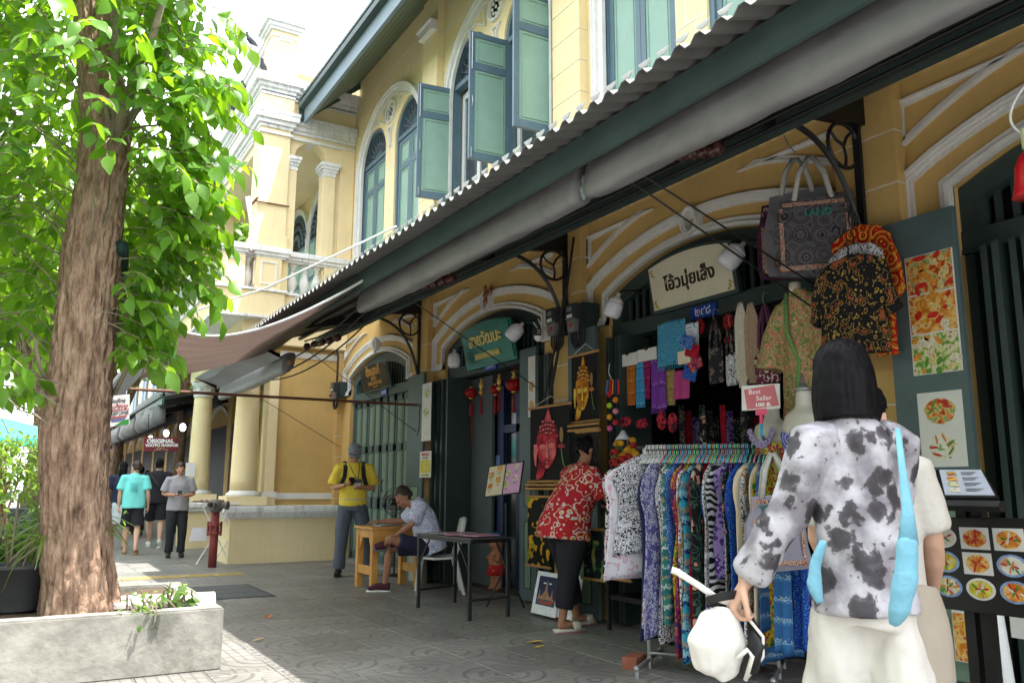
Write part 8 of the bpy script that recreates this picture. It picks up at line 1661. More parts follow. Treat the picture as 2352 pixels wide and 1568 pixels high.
bagh('purple and cream crochet daisy bag with striped straps', 1734, 790, 1792, 880, 700, 4.52, cro, mat('maroon_strap', (.13, .03, .08), .8, .2, 40), None, .05, pointed=True)
knit = mat('cream_open_knit', (.55, .50, .42), .9, .15, 40, .8, 70)
flatcloth('knit_vest', 'cream open-knit vest with a scooped neck, left of the brown one', 'vest', 1690, 695, 1720, 890, 4.58, knit, 'knitted vests', slv=.9, seed=2); flatcloth('knit_vest', 'tan open-knit vest beside the crochet bag', 'vest', 1712, 695, 1745, 880, 4.56, mat('tan_open_knit', (.36, .25, .17), .9, .2, 40, .8, 70), 'knitted vests', slv=.9, seed=5)
for i, (x, y, lab) in enumerate(((1607, 750, 'red and white carved mask hanging at the left of the dark doorway'), (1673, 740, 'red mask with gold trim above the black lace bag'), (1672, 782, 'round red ornament hanging below the mask'))):
 p = onX(x, y, 4.75); tag(MB().ell(p, (.03, .055 if i < 2 else .04, .07 if i < 2 else .04), 12, 8).ell(p+V3(-.03, 0, 0), (.015, .015, .02), 8, 5).tube([p+Zv*.06, p+Zv*.2], .003, 4).build('mask', fabric('mask_red', 'floral', [(0, (.6, .5, .3)), (.15, (.4, .02, .02)), (.45, (.2, .01, .01))], 30), smooth=True), lab, 'mask' if i < 2 else 'ornament')
gk = fabric('green_kimono_print', 'leafy', [(0, (.12, .20, .05)), (.42, (.30, .28, .12)), (.47, (.45, .10, .09)), (.52, (.48, .36, .20)), (.58, (.10, .19, .05)), (.66, (.40, .36, .2))], 24)
KM = thing('kimono', 'green and coral flowered kimono robe hanging beside the black shirt', 'robe', onX(1845, 900, 4.45))
yl, yr, zb, zt = rX(1795, 665, 1885, 955, 4.45); yc = (yl+yr)/2-.02
b = MB(); b.tube([(4.45, yc, zt), (4.45, yc, zt-.08), (4.45, yc+.01, zt-.35), (4.45, yc+.0, zb+.1), (4.45, yc, zb-.1)], [(.05, .05), (.17, .07), (.14, .07), (.17, .08), (.2, .08)], 18, side=Yv)
b.tube([(4.45, yc+.13, zt-.09), (4.42, yc+.22, zt-.30), (4.40, yc+.25, zt-.52)], [.06, .075, .1], 12); b.tube([(4.45, yc-.13, zt-.09), (4.43, yc-.2, zt-.30), (4.42, yc-.2, zt-.5)], [.06, .07, .09], 12)
link('robe', remesh(b, 'robe', .012, 2, .5, lambda c: .014*noise.noise(V3(c.x*9, c.y*14, c.z*4))), KM, gk); MB().tube([(4.38, yc+.06, zt-.02), (4.36, yc+.05, zt-.3), (4.37, yc-.03, zt-.5), (4.37, yc+.02, zb)], (.016, .004), 6, side=Yv).build('green_trim', mat('green_white_trim', (.12, .28, .08), .8, .3, 60), KM, smooth=True)
MB().tube([(4.43, yc+.02, zt-.05), (4.43, yc+.02, zt+.05)], .04, 12).build('mannequin_neck', mat('cream_mannequin', (.50, .46, .34), .5, .03), KM, smooth=True)
def hshirt(lab, px0, py0, px1, py1, X, m, d=.05, cols=None, name='hanging_shirt'):
 yl, yr, zb, zt = rX(px0, py0, px1, py1, X); yc = (yl+yr)/2; w = (yl-yr)/2; S = thing(name, lab, 'shirt', (X, yc, zb), 'patterned shirts hanging by the pilaster'); b = MB()
 h_ = zt-zb; O = [(.10, 0), (.50, -.05), (.74, -.11), (1., -.60), (.78, -.66), (.66, -.36), (.70, -1)]; O = O+[(-x, y) for x, y in O[::-1]]
 b.prism([(x*w, y*h_) for x, y in O], (X-d*.4, yc, zt), Ym, Zv, (d*.8, 0, 0))
 link('shirt', remesh(b, 'shirt', .010, 1, .5, lambda c: .020*noise.noise(V3(c.x*9, c.y*15, c.z*3))), S, m)
 MB().tube([(X, yc+w*.5, zt-.05), (X, yc, zt+.01), (X, yc-w*.5, zt-.05)], .008, 6).tube([(X, yc, zt+.01), (X, yc, zt+.05), (X, yc+.02, zt+.09), (X, yc, zt+.11), (X, yc-.02, zt+.09)], .005, 6).build('hanger', M['black_p'], S); return S
redp = fabric('red_gold_batik', 'ring', [(0, (.6, .28, .03)), (.28, (.36, .008, .005)), (.75, (.58, .22, .02)), (.84, (.3, .005, .005))], 10, seed=2)
hshirt('red and gold batik shirt hanging behind the black one on the pilaster', 1892, 515, 2080, 795, 4.52, redp); hshirt('white and black elephant shirt sandwiched between the red and the black shirts', 1890, 558, 2055, 780, 4.44, GF['bw_floral'])
blk = fabric('black_gold_paisley', 'floral', [(0, (.42, .27, .05)), (.13, (.01, .01, .012)), (.20, (.42, .28, .06)), (.26, (.010, .010, .012)), (.50, (.35, .22, .05)), (.535, (.01, .01, .012)), (.62, (.30, .08, .03))], 11, seed=4)
hshirt('black shirt printed with gold elephants and paisleys, nearest the camera', 1856, 585, 2070, 818, 4.34, blk)
tag(flatcloth('cloth', 'x', 'cloth', 2010, 770, 2060, 815, 4.5, redp), 'red and gold hem showing below the black shirt', 'cloth')
tag(MB().tube([onX(1950, 455, 4.6), onX(1955, 475, 4.55), onX(1948, 500, 4.5), onX(1952, 520, 4.45)], .005, 6).build('chain_hook', M['steelblk']), 'small chain hook from which the shirts hang below the iron bracket', 'hook')
cv = onX(1840, 520, 3.98)
tb1 = fabric('grey_tapestry', 'ring', [(0, (.10, .10, .115)), (.55, (.03, .03, .035)), (.7, (.17, .16, .17)), (.78, (.09, .03, .025)), (.86, (.05, .05, .055))], 8, seed=6); tb2 = fabric('purple_tapestry', 'floral', [(0, (.35, .2, .2)), (.12, (.10, .03, .08)), (.4, (.07, .02, .06))], 14, seed=7); tb3 = mat('grey_canvas_bag', (.20, .195, .22), .85, .1, 10, .2, 60)
M['strp'] = mat('cream_striped_handle', (.48, .47, .44), .85, .2, 50)
def tote(lab, px0, py0, px1, py1, ptop, Yp, m, ang, txt=None, bw=.07, handles=True, border=None):
 a, b, c = onY(px0, py0, Yp), onY(px1, py0, Yp), onY(px0, py1, Yp); w = (b-a).length/2; hgt = a.z-c.z; cen_ = (a+b)/2; B = thing('tote_bag', lab, 'bag', cen_-Zv*hgt, 'tote bags')
 ax = Vector((math.cos(ang), math.sin(ang), 0)); ay = Vector((-math.sin(ang), math.cos(ang), 0)); lo = []
 for t, ww, d in ((0, .80, .3), (.12, .86, .5), (.25, .90, .7), (.45, .97, .9), (.7, 1.0, 1.1), (.92, 1.03, 1.2), (1, .94, .9)): lo.append([cen_-Zv*hgt*(t-(.03*sx if t < .2 else -.02*math.cos(sx*2)))+ax*(w*ww*sx+.01*math.sin(t*9))+ay*(bw*d*sy+.014*math.sin(t*7+sx*3)) for sx, sy in ((-1, -1), (0, -1.15), (1, -1), (1, 1), (0, 1.15), (-1, 1))])
 MB().loft(lo).build('bag_body', m, B, bevel=.008)
 if border:
  q = MB(); f_ = -ay*(bw+.006)
  for (s0, s1, t0, t1) in ((-.76, .76, .07, .12), (-.90, .90, .88, .94), (-.86, -.76, .14, .88), (.76, .86, .14, .88)): q.add([cen_+ax*w*s*(.97)-Zv*hgt*t+f_*(.62+.75*t if t < .7 else 1.3) for s in (s0, s1) for t in (t0, t1)], [(0, 1, 3, 2)])
  q.build('embroidered_border', border, B)
 if handles:
  zh = onY((px0+px1)/2, ptop, Yp).z
  for s in (-1, 1): MB().tube([cen_+ax*w*.45+ay*s*bw*.4-Zv*.02, cen_+ax*w*.3+ay*s*.02+Zv*(zh-cen_.z)*.6, V3(cen_.x, cen_.y, zh)+ax*.01, V3(cen_.x, cen_.y, zh)-ax*.01, cen_-ax*w*.3+ay*s*.02+Zv*(zh-cen_.z)*.6, cen_-ax*w*.45+ay*s*bw*.4-Zv*.02], (.017, .004), 6, side=ax).build('handle', M['strp'], B, smooth=True)
 if txt: text('lettering', txt[0], cen_-Zv*hgt*txt[1]-ay*(bw*txt[3]+.012)+ax*w*txt[4], ax, Zv, txt[2], mat('bag_letters', (.04, .18, .16), .6, .5, 30), B, bold=.003)
 return B
bd = fabric('embroidery_chain', 'ring', [(0, (.5, .16, .05)), (.4, (.05, .05, .06)), (.7, (.5, .48, .44))], 40)
tote('purple tapestry tote bag at the back of the hanging bunch', 1758, 462, 1850, 640, 370, 4.0, tb2, -.95, None, .03, False, bd); tote('pale grey canvas tote bag in the middle of the hanging bunch', 1778, 440, 1880, 632, 365, 3.8, tb3, -.95, None, .03, True); tote('grey tapestry THAILAND tote bag at the front of the hanging bunch', 1805, 452, 1925, 636, 360, 3.6, tb1, -.85, ('LAND', .22, .065, .6, .1), .035, True, bd)
tag(MB().tube([onX(1808, 292, 4.0), onX(1800, 310, 4.0), onX(1812, 335, 4.0), onX(1828, 352, 4.0)], .004, 6).build('wire_hook', M['galv']), 'long wire hook holding the hanging tote bags', 'hook')
def facecam(px, py, dist): p = onD(px, py, dist); return p
Bt = tote('grey THAI tote bag with an embroidered border on the right rack post', 1728, 1135, 1828, 1310, 1040, 3.52, mat('lilac_grey_canvas', (.27, .26, .32), .85, .08, 10, .2, 60), -.45, ('THAI', .22, .075, .7, -.12), .03, True, bd)
flatcloth('linen_shirt', 'plain beige linen shirt on a black hanger behind the THAI tote', 'shirt', 1722, 1065, 1800, 1200, 4.30, mat('beige_linen', (.42, .33, .28), .9, .08, 20, .4, 60), slv=.3)
q0, q1, q2 = onD(1703, 886, 5.6), onD(1791, 880, 5.6), onD(1704, 943, 5.6); u = (q1-q0); w_ = u.length; u.normalize(); v = (q0-q2); h_ = v.length; v.normalize(); n_ = u.cross(v)
BS = thing('price_sign', 'white and pink card reading Best Seller 100 B. on a pink clip above the rack', 'sign', q2)
MB().prism([(0, 0), (w_, 0), (w_, h_), (0, h_)], q2-n_*.004, u, v, n_*.004).build('card', M['paper'], BS, bevel=.001)
MB().prism([(w_*.14, h_*.03), (w_*.97, h_*.12), (w_*.86, h_*.97), (w_*.06, h_*.84)], q2, u, v, n_*.0012).build('pink_panel', mat('salmon_print', (.50, .13, .15), .5, .03), BS)
text('lettering', 'Best', q2+u*w_*.34+v*h_*.72+n_*.0015, u, v, h_*.27, M['white_p'], BS, extrude=.0006); text('lettering', 'Seller', q2+u*w_*.58+v*h_*.45+n_*.0015, u, v, h_*.27, M['white_p'], BS, extrude=.0006); text('lettering', '100 B.', q2+u*w_*.56+v*h_*.19+n_*.0015, u, v, h_*.20, M['white_p'], BS, extrude=.0006, bold=.001, sx=1.25)
cl = q2+u*w_*.5; MB().obox(cl-v*.015, u*.035, v*.02, n_*.008).tube([cl-v*.02, cl-v*.09], .012, 6).build('pink_clip', mat('pink_plastic', (.62, .06, .14), .35, .03), BS); MB().tube([cl-v*.09, cl-v*.16, RB+Zv*.04-rd*.1], .011, 6).obox(RB+Zv*.015-rd*.10, rd*.02, rp*.025, Zv*.045).build('blue_clamp', mat('cyan_plastic', (.02, .28, .42), .35, .03), BS)
def bust(px, py, X, lab, dress, neck=True):
 p = onX(px, py, X); B = thing('mannequin', lab, 'mannequin', p-Zv*.4); b = MB(); b.tube([p-Zv*.42, p-Zv*.25, p-Zv*.05, p+Zv*.02, p+Zv*.07, p+Zv*.17], [(.13, .09), (.12, .09), (.16, .10), (.14, .08), (.055, .05), (.045, .045)], 18, side=Yv); link('torso', remesh(b, 'torso', .01, 2), B, mat('pale_mannequin', (.50, .47, .43), .45, .03))
 b = MB(); b.tube([p-Zv*.55, p-Zv*.25, p-Zv*.09], [(.17, .12), (.135, .105), (.168, .112)], 18, side=Yv); link('dress', remesh(b, 'dress', .01, 1, .5, lambda c: .01*noise.noise(V3(c.x*12, c.y*14, c.z*4))), B, dress)
 if neck:
  MB().lathe([(.05, .17), (.052, .19), (.03, .2), (.012, .23), (.006, .28)], p, 14).build('neck_cap', M['galv'], B, smooth=True)
 return p, B
p, B = bust(1775, 985, 4.35, 'pale mannequin bust wearing a flowered top and a lilac flower necklace', fabric('green_orange_print', 'floral', [(0, (.5, .3, .05)), (.2, (.15, .25, .04)), (.35, (.4, .04, .06)), (.5, (.45, .45, .1))], 16), False)
for i in range(9):
 a = math.pi*(.1+.8*i/8); c = p+V3(-.115, .10*math.cos(a), .02-.13*math.sin(a)); NB = MB()
 for k in range(6): NB.ell(c+V3(0, .016*math.cos(k*1.05), .016*math.sin(k*1.05)), (.006, .010, .010), 6, 4)
 NB.ell(c+V3(-.006, 0, 0), .007, 6, 4); NB.build('necklace_flower', mat('lilac_flower', (.36, .28, .52), .5, .2, 60), B)
purp = fabric('violet_paisley', 'ring', [(0, (.35, .38, .62)), (.3, (.05, .05, .32)), (.8, (.4, .35, .6)), (.9, (.04, .03, .26))], 12, seed=3)
bust(1848, 960, 4.20, 'pale mannequin bust with a silver neck cap wearing a violet blue paisley dress', purp)
# ---- velvet paintings on bamboo rods
M['velvet'] = mat('black_velvet', (.006, .006, .007), .95, .2, 20); M['rod'] = mat('bamboo_rod', (.42, .22, .07), .5, .25, 12, .2, 40)
def ell2(cx, cy, rx, ry, a0=0, a1=2*math.pi, n=18): return [(cx+rx*math.cos(a0+(a1-a0)*i/n), cy+ry*math.sin(a0+(a1-a0)*i/n)) for i in range(n+(1 if abs(a1-a0) < 6.2 else 0))]
def buddha_painting(lab, px0, py0, px1, py1, X, c1, c2, c3, nm):
 yl, yr, zb, zt = rX(px0, py0, px1, py1, X); w, h = yl-yr, zt-zb; S = thing('wall_hanging', lab, 'painting', (X, (yl+yr)/2, zb), 'velvet face paintings on bamboo rods')
 MB().box(X, X+.004, yr, yl, zb, zt).build('velvet', M['velvet'], S)
 for z in (zt, zb): MB().tube([(X-.004, yl+.035, z), (X-.004, yr-.035, z)], .013, 8).build('rod', M['rod'], S)
 MB().tube([(X-.005, yl-.02, zt), (X+.02, (yl+yr)/2, zt+.10), (X-.005, yr+.02, zt)], .004, 5).build('hanging_cord', M['cord'], S)
 o = (X, yl, zb); lay = [0]
 def paint(name, poly, m): lay[0] += 1; MB().prism([(x*w, y*h) for x, y in poly], (X-.0006-.0004*lay[0], yl, zb), Ym, Zv, (.0004, 0, 0)).build(name, m, S)
 mA = mat(nm+'_dark', c1, .8, .35, 14); mB = fabric(nm+'_mid', 'soft', [(.3, c1), (.5, c2), (.7, c3)], 5); mC = mat(nm+'_light', c3, .8, .2, 14)
 paint('painted_hair', [(.16, .50), (.20, .66), (.28, .76), (.40, .80), (.44, .88), (.50, .985), (.56, .88), (.58, .80), (.68, .74), (.74, .62), (.74, .5)], mA)
 for i in range(4):
  for k in range(8+i*0):
   x = .22+.068*k; y = .585+.055*i+.05*math.sin(math.pi*(x-.2)/.5);
   if .2+.03*i < x < .74-.03*i: paint('painted_curl', ell2(x, y+.01, .030, .017, n=8), mC if (i+k) % 2 else mB)
 paint('painted_topknot', [(.40, .80), (.45, .90), (.50, .97), (.55, .90), (.58, .80)], mB); paint('painted_flame', [(.47, .84), (.50, .96), (.53, .84)], mC)
 paint('painted_face', [(.22, .60), (.20, .46), (.24, .32), (.32, .22), (.42, .165), (.52, .17), (.62, .25), (.70, .36), (.72, .50), (.70, .60), (.60, .635), (.47, .60), (.34, .635)], mB)
 paint('painted_ear', [(.20, .50), (.13, .50), (.12, .38), (.15, .22), (.19, .20), (.20, .34), (.23, .42)], mC); paint('painted_neck', [(.26, .26), (.32, .20), (.42, .15), (.36, .06), (.22, .02), (.18, .06)], mB)
 for s, cx in ((-1, .355), (1, .585)):
  paint('painted_brow', [(cx-s*(-.11), .50), (cx, .535), (cx-s*.09, .50), (cx, .52)], mA); paint('painted_eyelid', ell2(cx, .455, .085, .042), mC); paint('painted_lash', [(cx-.085, .452), (cx, .405), (cx+.085, .452), (cx, .418)], mA)
 paint('painted_nose', [(.455, .52), (.49, .52), (.515, .36), (.53, .325), (.48, .305), (.43, .325), (.45, .36)], mC); paint('painted_nose_shadow', [(.485, .52), (.495, .52), (.53, .36), (.545, .33), (.51, .31), (.515, .35)], mA)
 paint('painted_lips', [(.40, .262), (.445, .282), (.475, .272), (.51, .282), (.555, .265), (.48, .225)], mA); paint('painted_lip_light', [(.43, .256), (.48, .262), (.53, .257), (.48, .238)], mC); paint('painted_chin', ell2(.48, .198, .05, .018), mC)
 g = mat(nm+'_lotus', tuple(min(.7, x*1.1+.03) for x in c2), .8, .3, 30)
 for i in range(5): a = .5+i*.5; paint('painted_petal', [(.84, .42), (.84+.10*math.cos(a-.15), .42+.06*math.sin(a-.15)), (.84+.12*math.cos(a), .42+.075*math.sin(a)), (.84+.10*math.cos(a+.15), .42+.06*math.sin(a+.15))], g)
 paint('painted_stem', [(.83, .42), (.85, .42), (.90, .24), (.95, .16), (.93, .15), (.87, .24)], mat('painted_green', (.10, .2, .06), .8, .3, 30)); paint('painted_bud', ell2(.85, .60, .045, .10), mat('painted_straw', (.28, .2, .08), .8, .3, 30))
buddha_painting('orange and gold Buddha face painted on black velvet, upper of the two hanging faces', 1313, 812, 1372, 968, 4.52, (.16, .03, .004), (.55, .20, .02), (.66, .46, .06), 'orange_face')
buddha_painting('crimson pink Buddha face painted on black velvet, lower left of the two hanging faces', 1218, 932, 1308, 1105, 4.46, (.12, .008, .015), (.46, .03, .05), (.66, .16, .16), 'pink_face')
for (a, b_, c_, d_, lab, mm) in ((1310, 975, 1372, 986, 'bamboo-rodded rolled painting edge just below the orange face', 'velvet'), (1212, 1113, 1300, 1122, 'bamboo-rodded painting edge below the pink face', 'velvet'), (1328, 990, 1375, 1130, 'dark velvet painting of grey flowers behind the woman in red', 'vf'), (1212, 1140, 1262, 1300, 'velvet painting of golden flowers and a green tree, left of the black leggings', 'gt'), (1340, 1215, 1385, 1330, 'velvet landscape painting behind the black leggings', 'lt'), (1395, 1240, 1445, 1330, 'small velvet landscape with a green tree at the foot of the rack', 'gt2')):
 m_ = {'velvet': M['velvet'], 'vf': fabric('grey_flower_painting', 'floral', [(0, (.25, .27, .3)), (.12, (.01, .01, .012)), (.5, (.03, .02, .02))], 9), 'gt': fabric('gold_tree_painting', 'leafy', [(0, (.01, .012, .01)), (.5, (.01, .012, .01)), (.56, (.60, .32, .02)), (.63, (.08, .30, .03))], 5, seed=3), 'lt': fabric('landscape_painting', 'leafy', [(0, (.01, .015, .02)), (.5, (.015, .03, .03)), (.57, (.1, .22, .05)), (.64, (.4, .35, .1))], 8, seed=4), 'gt2': fabric('tree_painting', 'leafy', [(0, (.02, .05, .06)), (.45, (.05, .16, .02)), (.55, (.2, .33, .04)), (.65, (.4, .2, .05))], 10, seed=5)}[mm]
 X = 4.42; yl, yr, zb, zt = rX(a, b_, c_, d_, X); S = thing('wall_hanging', lab, 'painting', (X, (yl+yr)/2, zb), 'velvet paintings on bamboo rods'); MB().box(X, X+.004, yr, yl, zb, zt).build('velvet', m_, S)
 for z in (zt, zb): MB().tube([(X-.004, yl+.03, z), (X-.004, yr-.03, z)], .012, 8).build('rod', M['rod'], S)
for (px0, py0, px1, py1, X, lab) in ((1219, 1313, 1275, 1412, 4.34, 'white-mounted print of a gilded riverside temple at night, left one'), (1268, 1318, 1322, 1420, 4.36, 'white-mounted print of temple spires at night, right one behind the leggings')):
 yl, yr, zb, zt = rX(px0, py0, px1, py1, X); w, h = yl-yr, zt-zb; S = thing('mounted_print', lab, 'print', (X, (yl+yr)/2, zb), 'mounted prints leaning by the stall'); lean = V3(.22, 0, .97).normalized()
 o = V3(X, yl, max(zb, .01)); MB().prism([(0, 0), (w, 0), (w, h), (0, h)], o, Ym, lean, (.004, 0, 0)).build('mount', M['lamp'], S); Q = lambda poly, nm, m, k: MB().prism([(x*w, y*h) for x, y in poly], o-V3(.0005+.0005*k, 0, 0), Ym, lean, (.0004, 0, 0)).build(nm, m, S)
 Q([(.12, .22), (.88, .22), (.88, .9), (.12, .9)], 'night_sky', mat('night_blue_print', (.012, .015, .07), .6, .2), 1); Q([(.14, .24), (.86, .24), (.86, .38), (.14, .38)], 'river', mat('river_print', (.05, .10, .12), .6, .6, 60), 2)
 gm_ = mat('temple_print', (.42, .22, .14), .7, .6, 50); Q([(.18, .36), (.22, .6), (.25, .42), (.34, .46), (.42, .56), (.47, .85), (.52, .56), (.62, .46), (.68, .42), (.72, .62), (.76, .42), (.84, .36)], 'temple', gm_, 3); Q([(.3, .26), (.75, .26), (.85, .36), (.5, .31), (.28, .34)], 'royal_boat', mat('boat_print', (.45, .06, .05), .7, .3, 40), 4)
 for k in range(2): Q(ell2(.38+.22*k, .74, .06, .02, n=10), 'cloud', M['lamp'], 5+k)
kc = onX(1403, 905, 4.5); cols_ = ((.5, .02, .02), (.62, .2, .01), (.35, .6, .03), (.62, .2, .3), (.66, .30, .02), (.5, .02, .05), (.6, .1, .3)); PK = thing('pompom_strings', 'bright wool pompom key-rings hanging in a string beside the pilaster', 'key-rings', kc-Zv*.3)
for i, c in enumerate(cols_): MB().ell(onX(1400+(14 if i % 2 else 0), 905+i*13, 4.5), .028, 10, 7).build('pompom', mat('wool_%s' % ('red', 'orange', 'lime', 'pink', 'amber', 'crimson', 'rose')[i], c, .95, .3, 80, .5, 120), PK, smooth=True)
for i in range(5): MB().tube([onX(1396+i*6, 872, 4.5), onX(1393+i*7, 905, 4.49)], .008, 6).build('woven_strand', mat('strand_%s' % ('blue', 'red', 'orange', 'navy', 'scarlet')[i], ((.05, .15, .4), (.5, .02, .02), (.6, .2, .02), (.02, .03, .2), (.55, .04, .03))[i], .8, .3, 60), PK)
MB().tube([onX(1400, 835, 4.5), onX(1398, 855, 4.5), onX(1405, 872, 4.5)], .004, 6).build('cord', M['cord'], PK)
for i, (x, y, lab) in enumerate(((1437, 968, 'red flowered embroidered purse, left of three'), (1475, 972, 'red and black embroidered purse, middle of three'), (1520, 965, 'red flowered pouch, right, beside its twin'), (1545, 970, 'red flowered pouch at the right end'))):
 p = onX(x, y, 4.7); tag(MB().ell(p, (.03, .085 if i < 2 else .06, .05 if i < 2 else .085), 14, 8).build('embroidered_purse', fabric('red_flower_embroidery', 'floral', [(0, (.55, .4, .05)), (.14, (.06, .2, .05)), (.24, (.5, .02, .04)), (.45, (.05, .01, .03))], 22), smooth=True), lab, 'purse', 'embroidered purses hanging in the stall')
ec = onX(1432, 1042, 4.42); EB = thing('toy_bag', 'clear bag crammed with little green, gold and red cloth elephants', 'bag of toys', ec-Zv*.2); r_ = random.Random(3); tc_ = [fabric('toy_gold', 'floral', [(0, (.6, .5, .3)), (.12, (.48, .25, .02))], 30), fabric('toy_green', 'floral', [(0, (.5, .5, .3)), (.12, (.12, .17, .04))], 30), fabric('toy_red', 'floral', [(0, (.6, .45, .3)), (.12, (.30, .02, .02))], 30)]
for i in range(34):
 a = r_.uniform(0, 6.28); rr_ = r_.uniform(0, 1)**.5*.17; q = ec+V3(r_.uniform(-.06, .06), rr_*math.cos(a)*1.15, rr_*math.sin(a)*.8-.01); e = MB().ell(q, (.026, .034, .028), 9, 6); s = r_.choice((-1, 1)); e.ell(q+V3(-.005, s*.03, .012), .019, 8, 5).tube([q+V3(-.01, s*.042, .01), q+V3(-.015, s*.06, -.01), q+V3(-.015, s*.06, -.03)], [.009, .007, .005], 6)
 e.build('toy_elephant', tc_[1 if q.y > ec.y+.08 else (0 if q.z > ec.z-.02 and r_.random() < .75 else 2)], EB, smooth=True)
MB().tube([ec+Zv*.20, ec+Zv*.17, ec+Zv*.12], [.012, .03, .07], 10).build('gathered_plastic_neck', mat('frosted_plastic', (.5, .52, .58), .3, .1, 40), EB, smooth=True)
ST2 = thing('sales_table', 'dark sales table stacked with folded cloths and booklets behind the woman in red', 'table', (4.75, 5.55, 0)); MB().box(4.45, 5.0, 5.15, 6.0, .68, .71).build('table_top', M['black_p'], ST2); MB().box(4.48, 4.97, 5.18, 5.97, .26, .30).build('lower_shelf', M['black_p'], ST2)
for x, y in ((4.48, 5.18), (4.48, 5.97), (4.95, 5.18), (4.95, 5.97)): MB().box(x-.015, x+.015, y-.015, y+.015, 0, .68).build('leg', M['steelblk'], ST2)
for i in range(9):
 z = .712+.022*(i % 5); y = 5.42+.30*(i//5); nm = ('white', 'lilac', 'cream', 'blue', 'grey')[i % 5]; tag(MB().obox((4.66, y, z+.01), (.14, .01*(i % 3), 0), (-.004, .12, 0), (0, 0, .0095)).build('folded_cloth', mat('folded_%s_cloth' % nm, ((.62, .62, .64), (.45, .44, .62), (.55, .5, .4), (.1, .2, .4), (.25, .25, .27))[i % 5], .85, .1, 30), bevel=.005), '%s folded cloth in the %s stack on the sales table' % (nm, 'left' if i//5 else 'right'), 'cloth', 'folded cloths on the sales table')
tag(MB().box(4.5, 4.51, 5.2, 5.42, .95, 1.2).build('yellow_pack', fabric('yellow_toy_pack', 'floral', [(0, (.5, .1, .05)), (.15, (.6, .45, .05))], 20)), 'yellow printed pack hanging behind the rack sleeves', 'pack')
for i, y in enumerate((5.0, 4.75, 4.45)):
 S = thing('picture_frame', 'gilt picture frame in the dark of the stall, %s of three' % ('left', 'middle', 'right')[i], 'picture frame', (5.6, y, 1.5), 'gilt frames inside the stall'); MB().ribbon([(y-.11, 1.38), (y+.11, 1.38), (y+.11, 1.72), (y-.11, 1.72)], .02, 5.58, 5.6, closed=True).build('frame', M['gold'], S); MB().box(5.6, 5.61, y-.1, y+.1, 1.39, 1.71).build('picture', M['dark'], S)
for i in range(14):
 y = 4.0+i*.16; flatcloth('hanging_cloth', ('dark tapestry cloth', 'dark crimson cloth', 'dark purple cloth', 'black coral-flowered cloth', 'dark tapestry cloth')[i % 5]+' hanging deep in the stall'+(', lower row' if i % 3 == 2 else ', upper row' if i % 3 == 0 else ', middle row')+(' left' if i < 5 else ' middle' if i < 10 else ' right'), 'cloth', 1560+i*16, 930+(i % 3)*14, 1574+i*16, 1060+(i % 4)*20, 5.15+.1*(i % 3), (dk, GF['red_batik'], GF['purple'], GF['mono_flower'], dk)[i % 5], 'dark cloths deep in the stall')
for i, (x, m, lab) in enumerate(((1800, 'blue_batik', 'blue batik trousers low beside the right rack post'), (1838, 'cobalt', 'dark blue skirt right of the rack post'), (1868, 'purple', 'purple print garment low behind the white bag'))): flatcloth('hanging_garment', lab, 'garment', x-20, 1300, x+20, 1500-(i*10), 4.05+.1*i, GF[m], 'garments behind the right rack post')
# == RESTAURANT at the right: menu boards and posters
X = 4.555
P, yl, yr, zb, zt = poster('food_poster', 'tall poster of three glossy dishes on the right door leaf, upper one', 'poster', X, 2087, 578, 2200, 858, M['paper']); h = (zt-zb)/3
for i, m in enumerate((food1, food2, food3)): MB().box(X-.002, X-.0005, yr+.008, yl-.008, zb+h*(2-i)+.005, zb+h*(3-i)-.005).build('dish_picture', m, P)
rf_ = random.Random(6)
for i in range(44):
 q = rf_.uniform(0, 1); y = yr+.02+(yl-yr-.04)*rf_.random(); z = zb+(zt-zb)*q*.98+.01; cset = ((.55, .02, .01), (.62, .25, .03), (.6, .5, .2), (.08, .25, .03), (.66, .6, .45)); c = cset[rf_.randrange(3) if q > .4 else rf_.choice((3, 4, 2, 1))]
 MB().prism([(x_*(1+.2*math.sin(k)), y_) for k, (x_, y_) in enumerate(ell2(0, 0, rf_.uniform(.015, .045), rf_.uniform(.010, .028), n=12))], (X-.0025-.0003*(i % 9), y, z), V3(0, -math.cos(i), math.sin(i)), V3(0, math.sin(i), math.cos(i)), (.0003, 0, 0)).build('food_piece', mat('food_colour_%s' % 'abcde'[cset.index(c)], c, .5, .5, 60), P)
P, yl, yr, zb, zt = poster('food_poster', 'shorter poster with a red curry bowl above a pale salad on the right door leaf', 'poster', X, 2112, 898, 2216, 1072, M['paper'])
dish(X, (yl+yr)/2, zb+(zt-zb)*.74, (yl-yr)*.46, .10, food1, P); dish(X, (yl+yr)/2, zb+(zt-zb)*.26, (yl-yr)*.46, .10, food4, P)
for i in range(12):
 a = i*.9; dark = i % 3; MB().prism(ell2(0, 0, .03, .007, n=10), (X-.0042, (yl+yr)/2+.055*math.cos(a), zb+(zt-zb)*(.74 if i % 2 else .26)+.055*math.sin(a)), V3(0, -math.cos(i), math.sin(i)), V3(0, math.sin(i), math.cos(i)), (.0004, 0, 0)).build('food_piece', (mat('chilli_red', (.45, .01, .01), .4), mat('herb_green', (.05, .2, .02), .5), mat('prawn_orange', (.6, .2, .05), .5))[dark], P)
tag(MB().box(4.52, 4.545, 3.02, 3.05, .98, 1.08).build('door_latch', M['galv'], bevel=.004), 'small steel latch on the right door leaf beside the menu book', 'latch')
g0 = V3(onZ(2180, 1560).x, onZ(2180, 1560).y, 0); D_ = 3.75
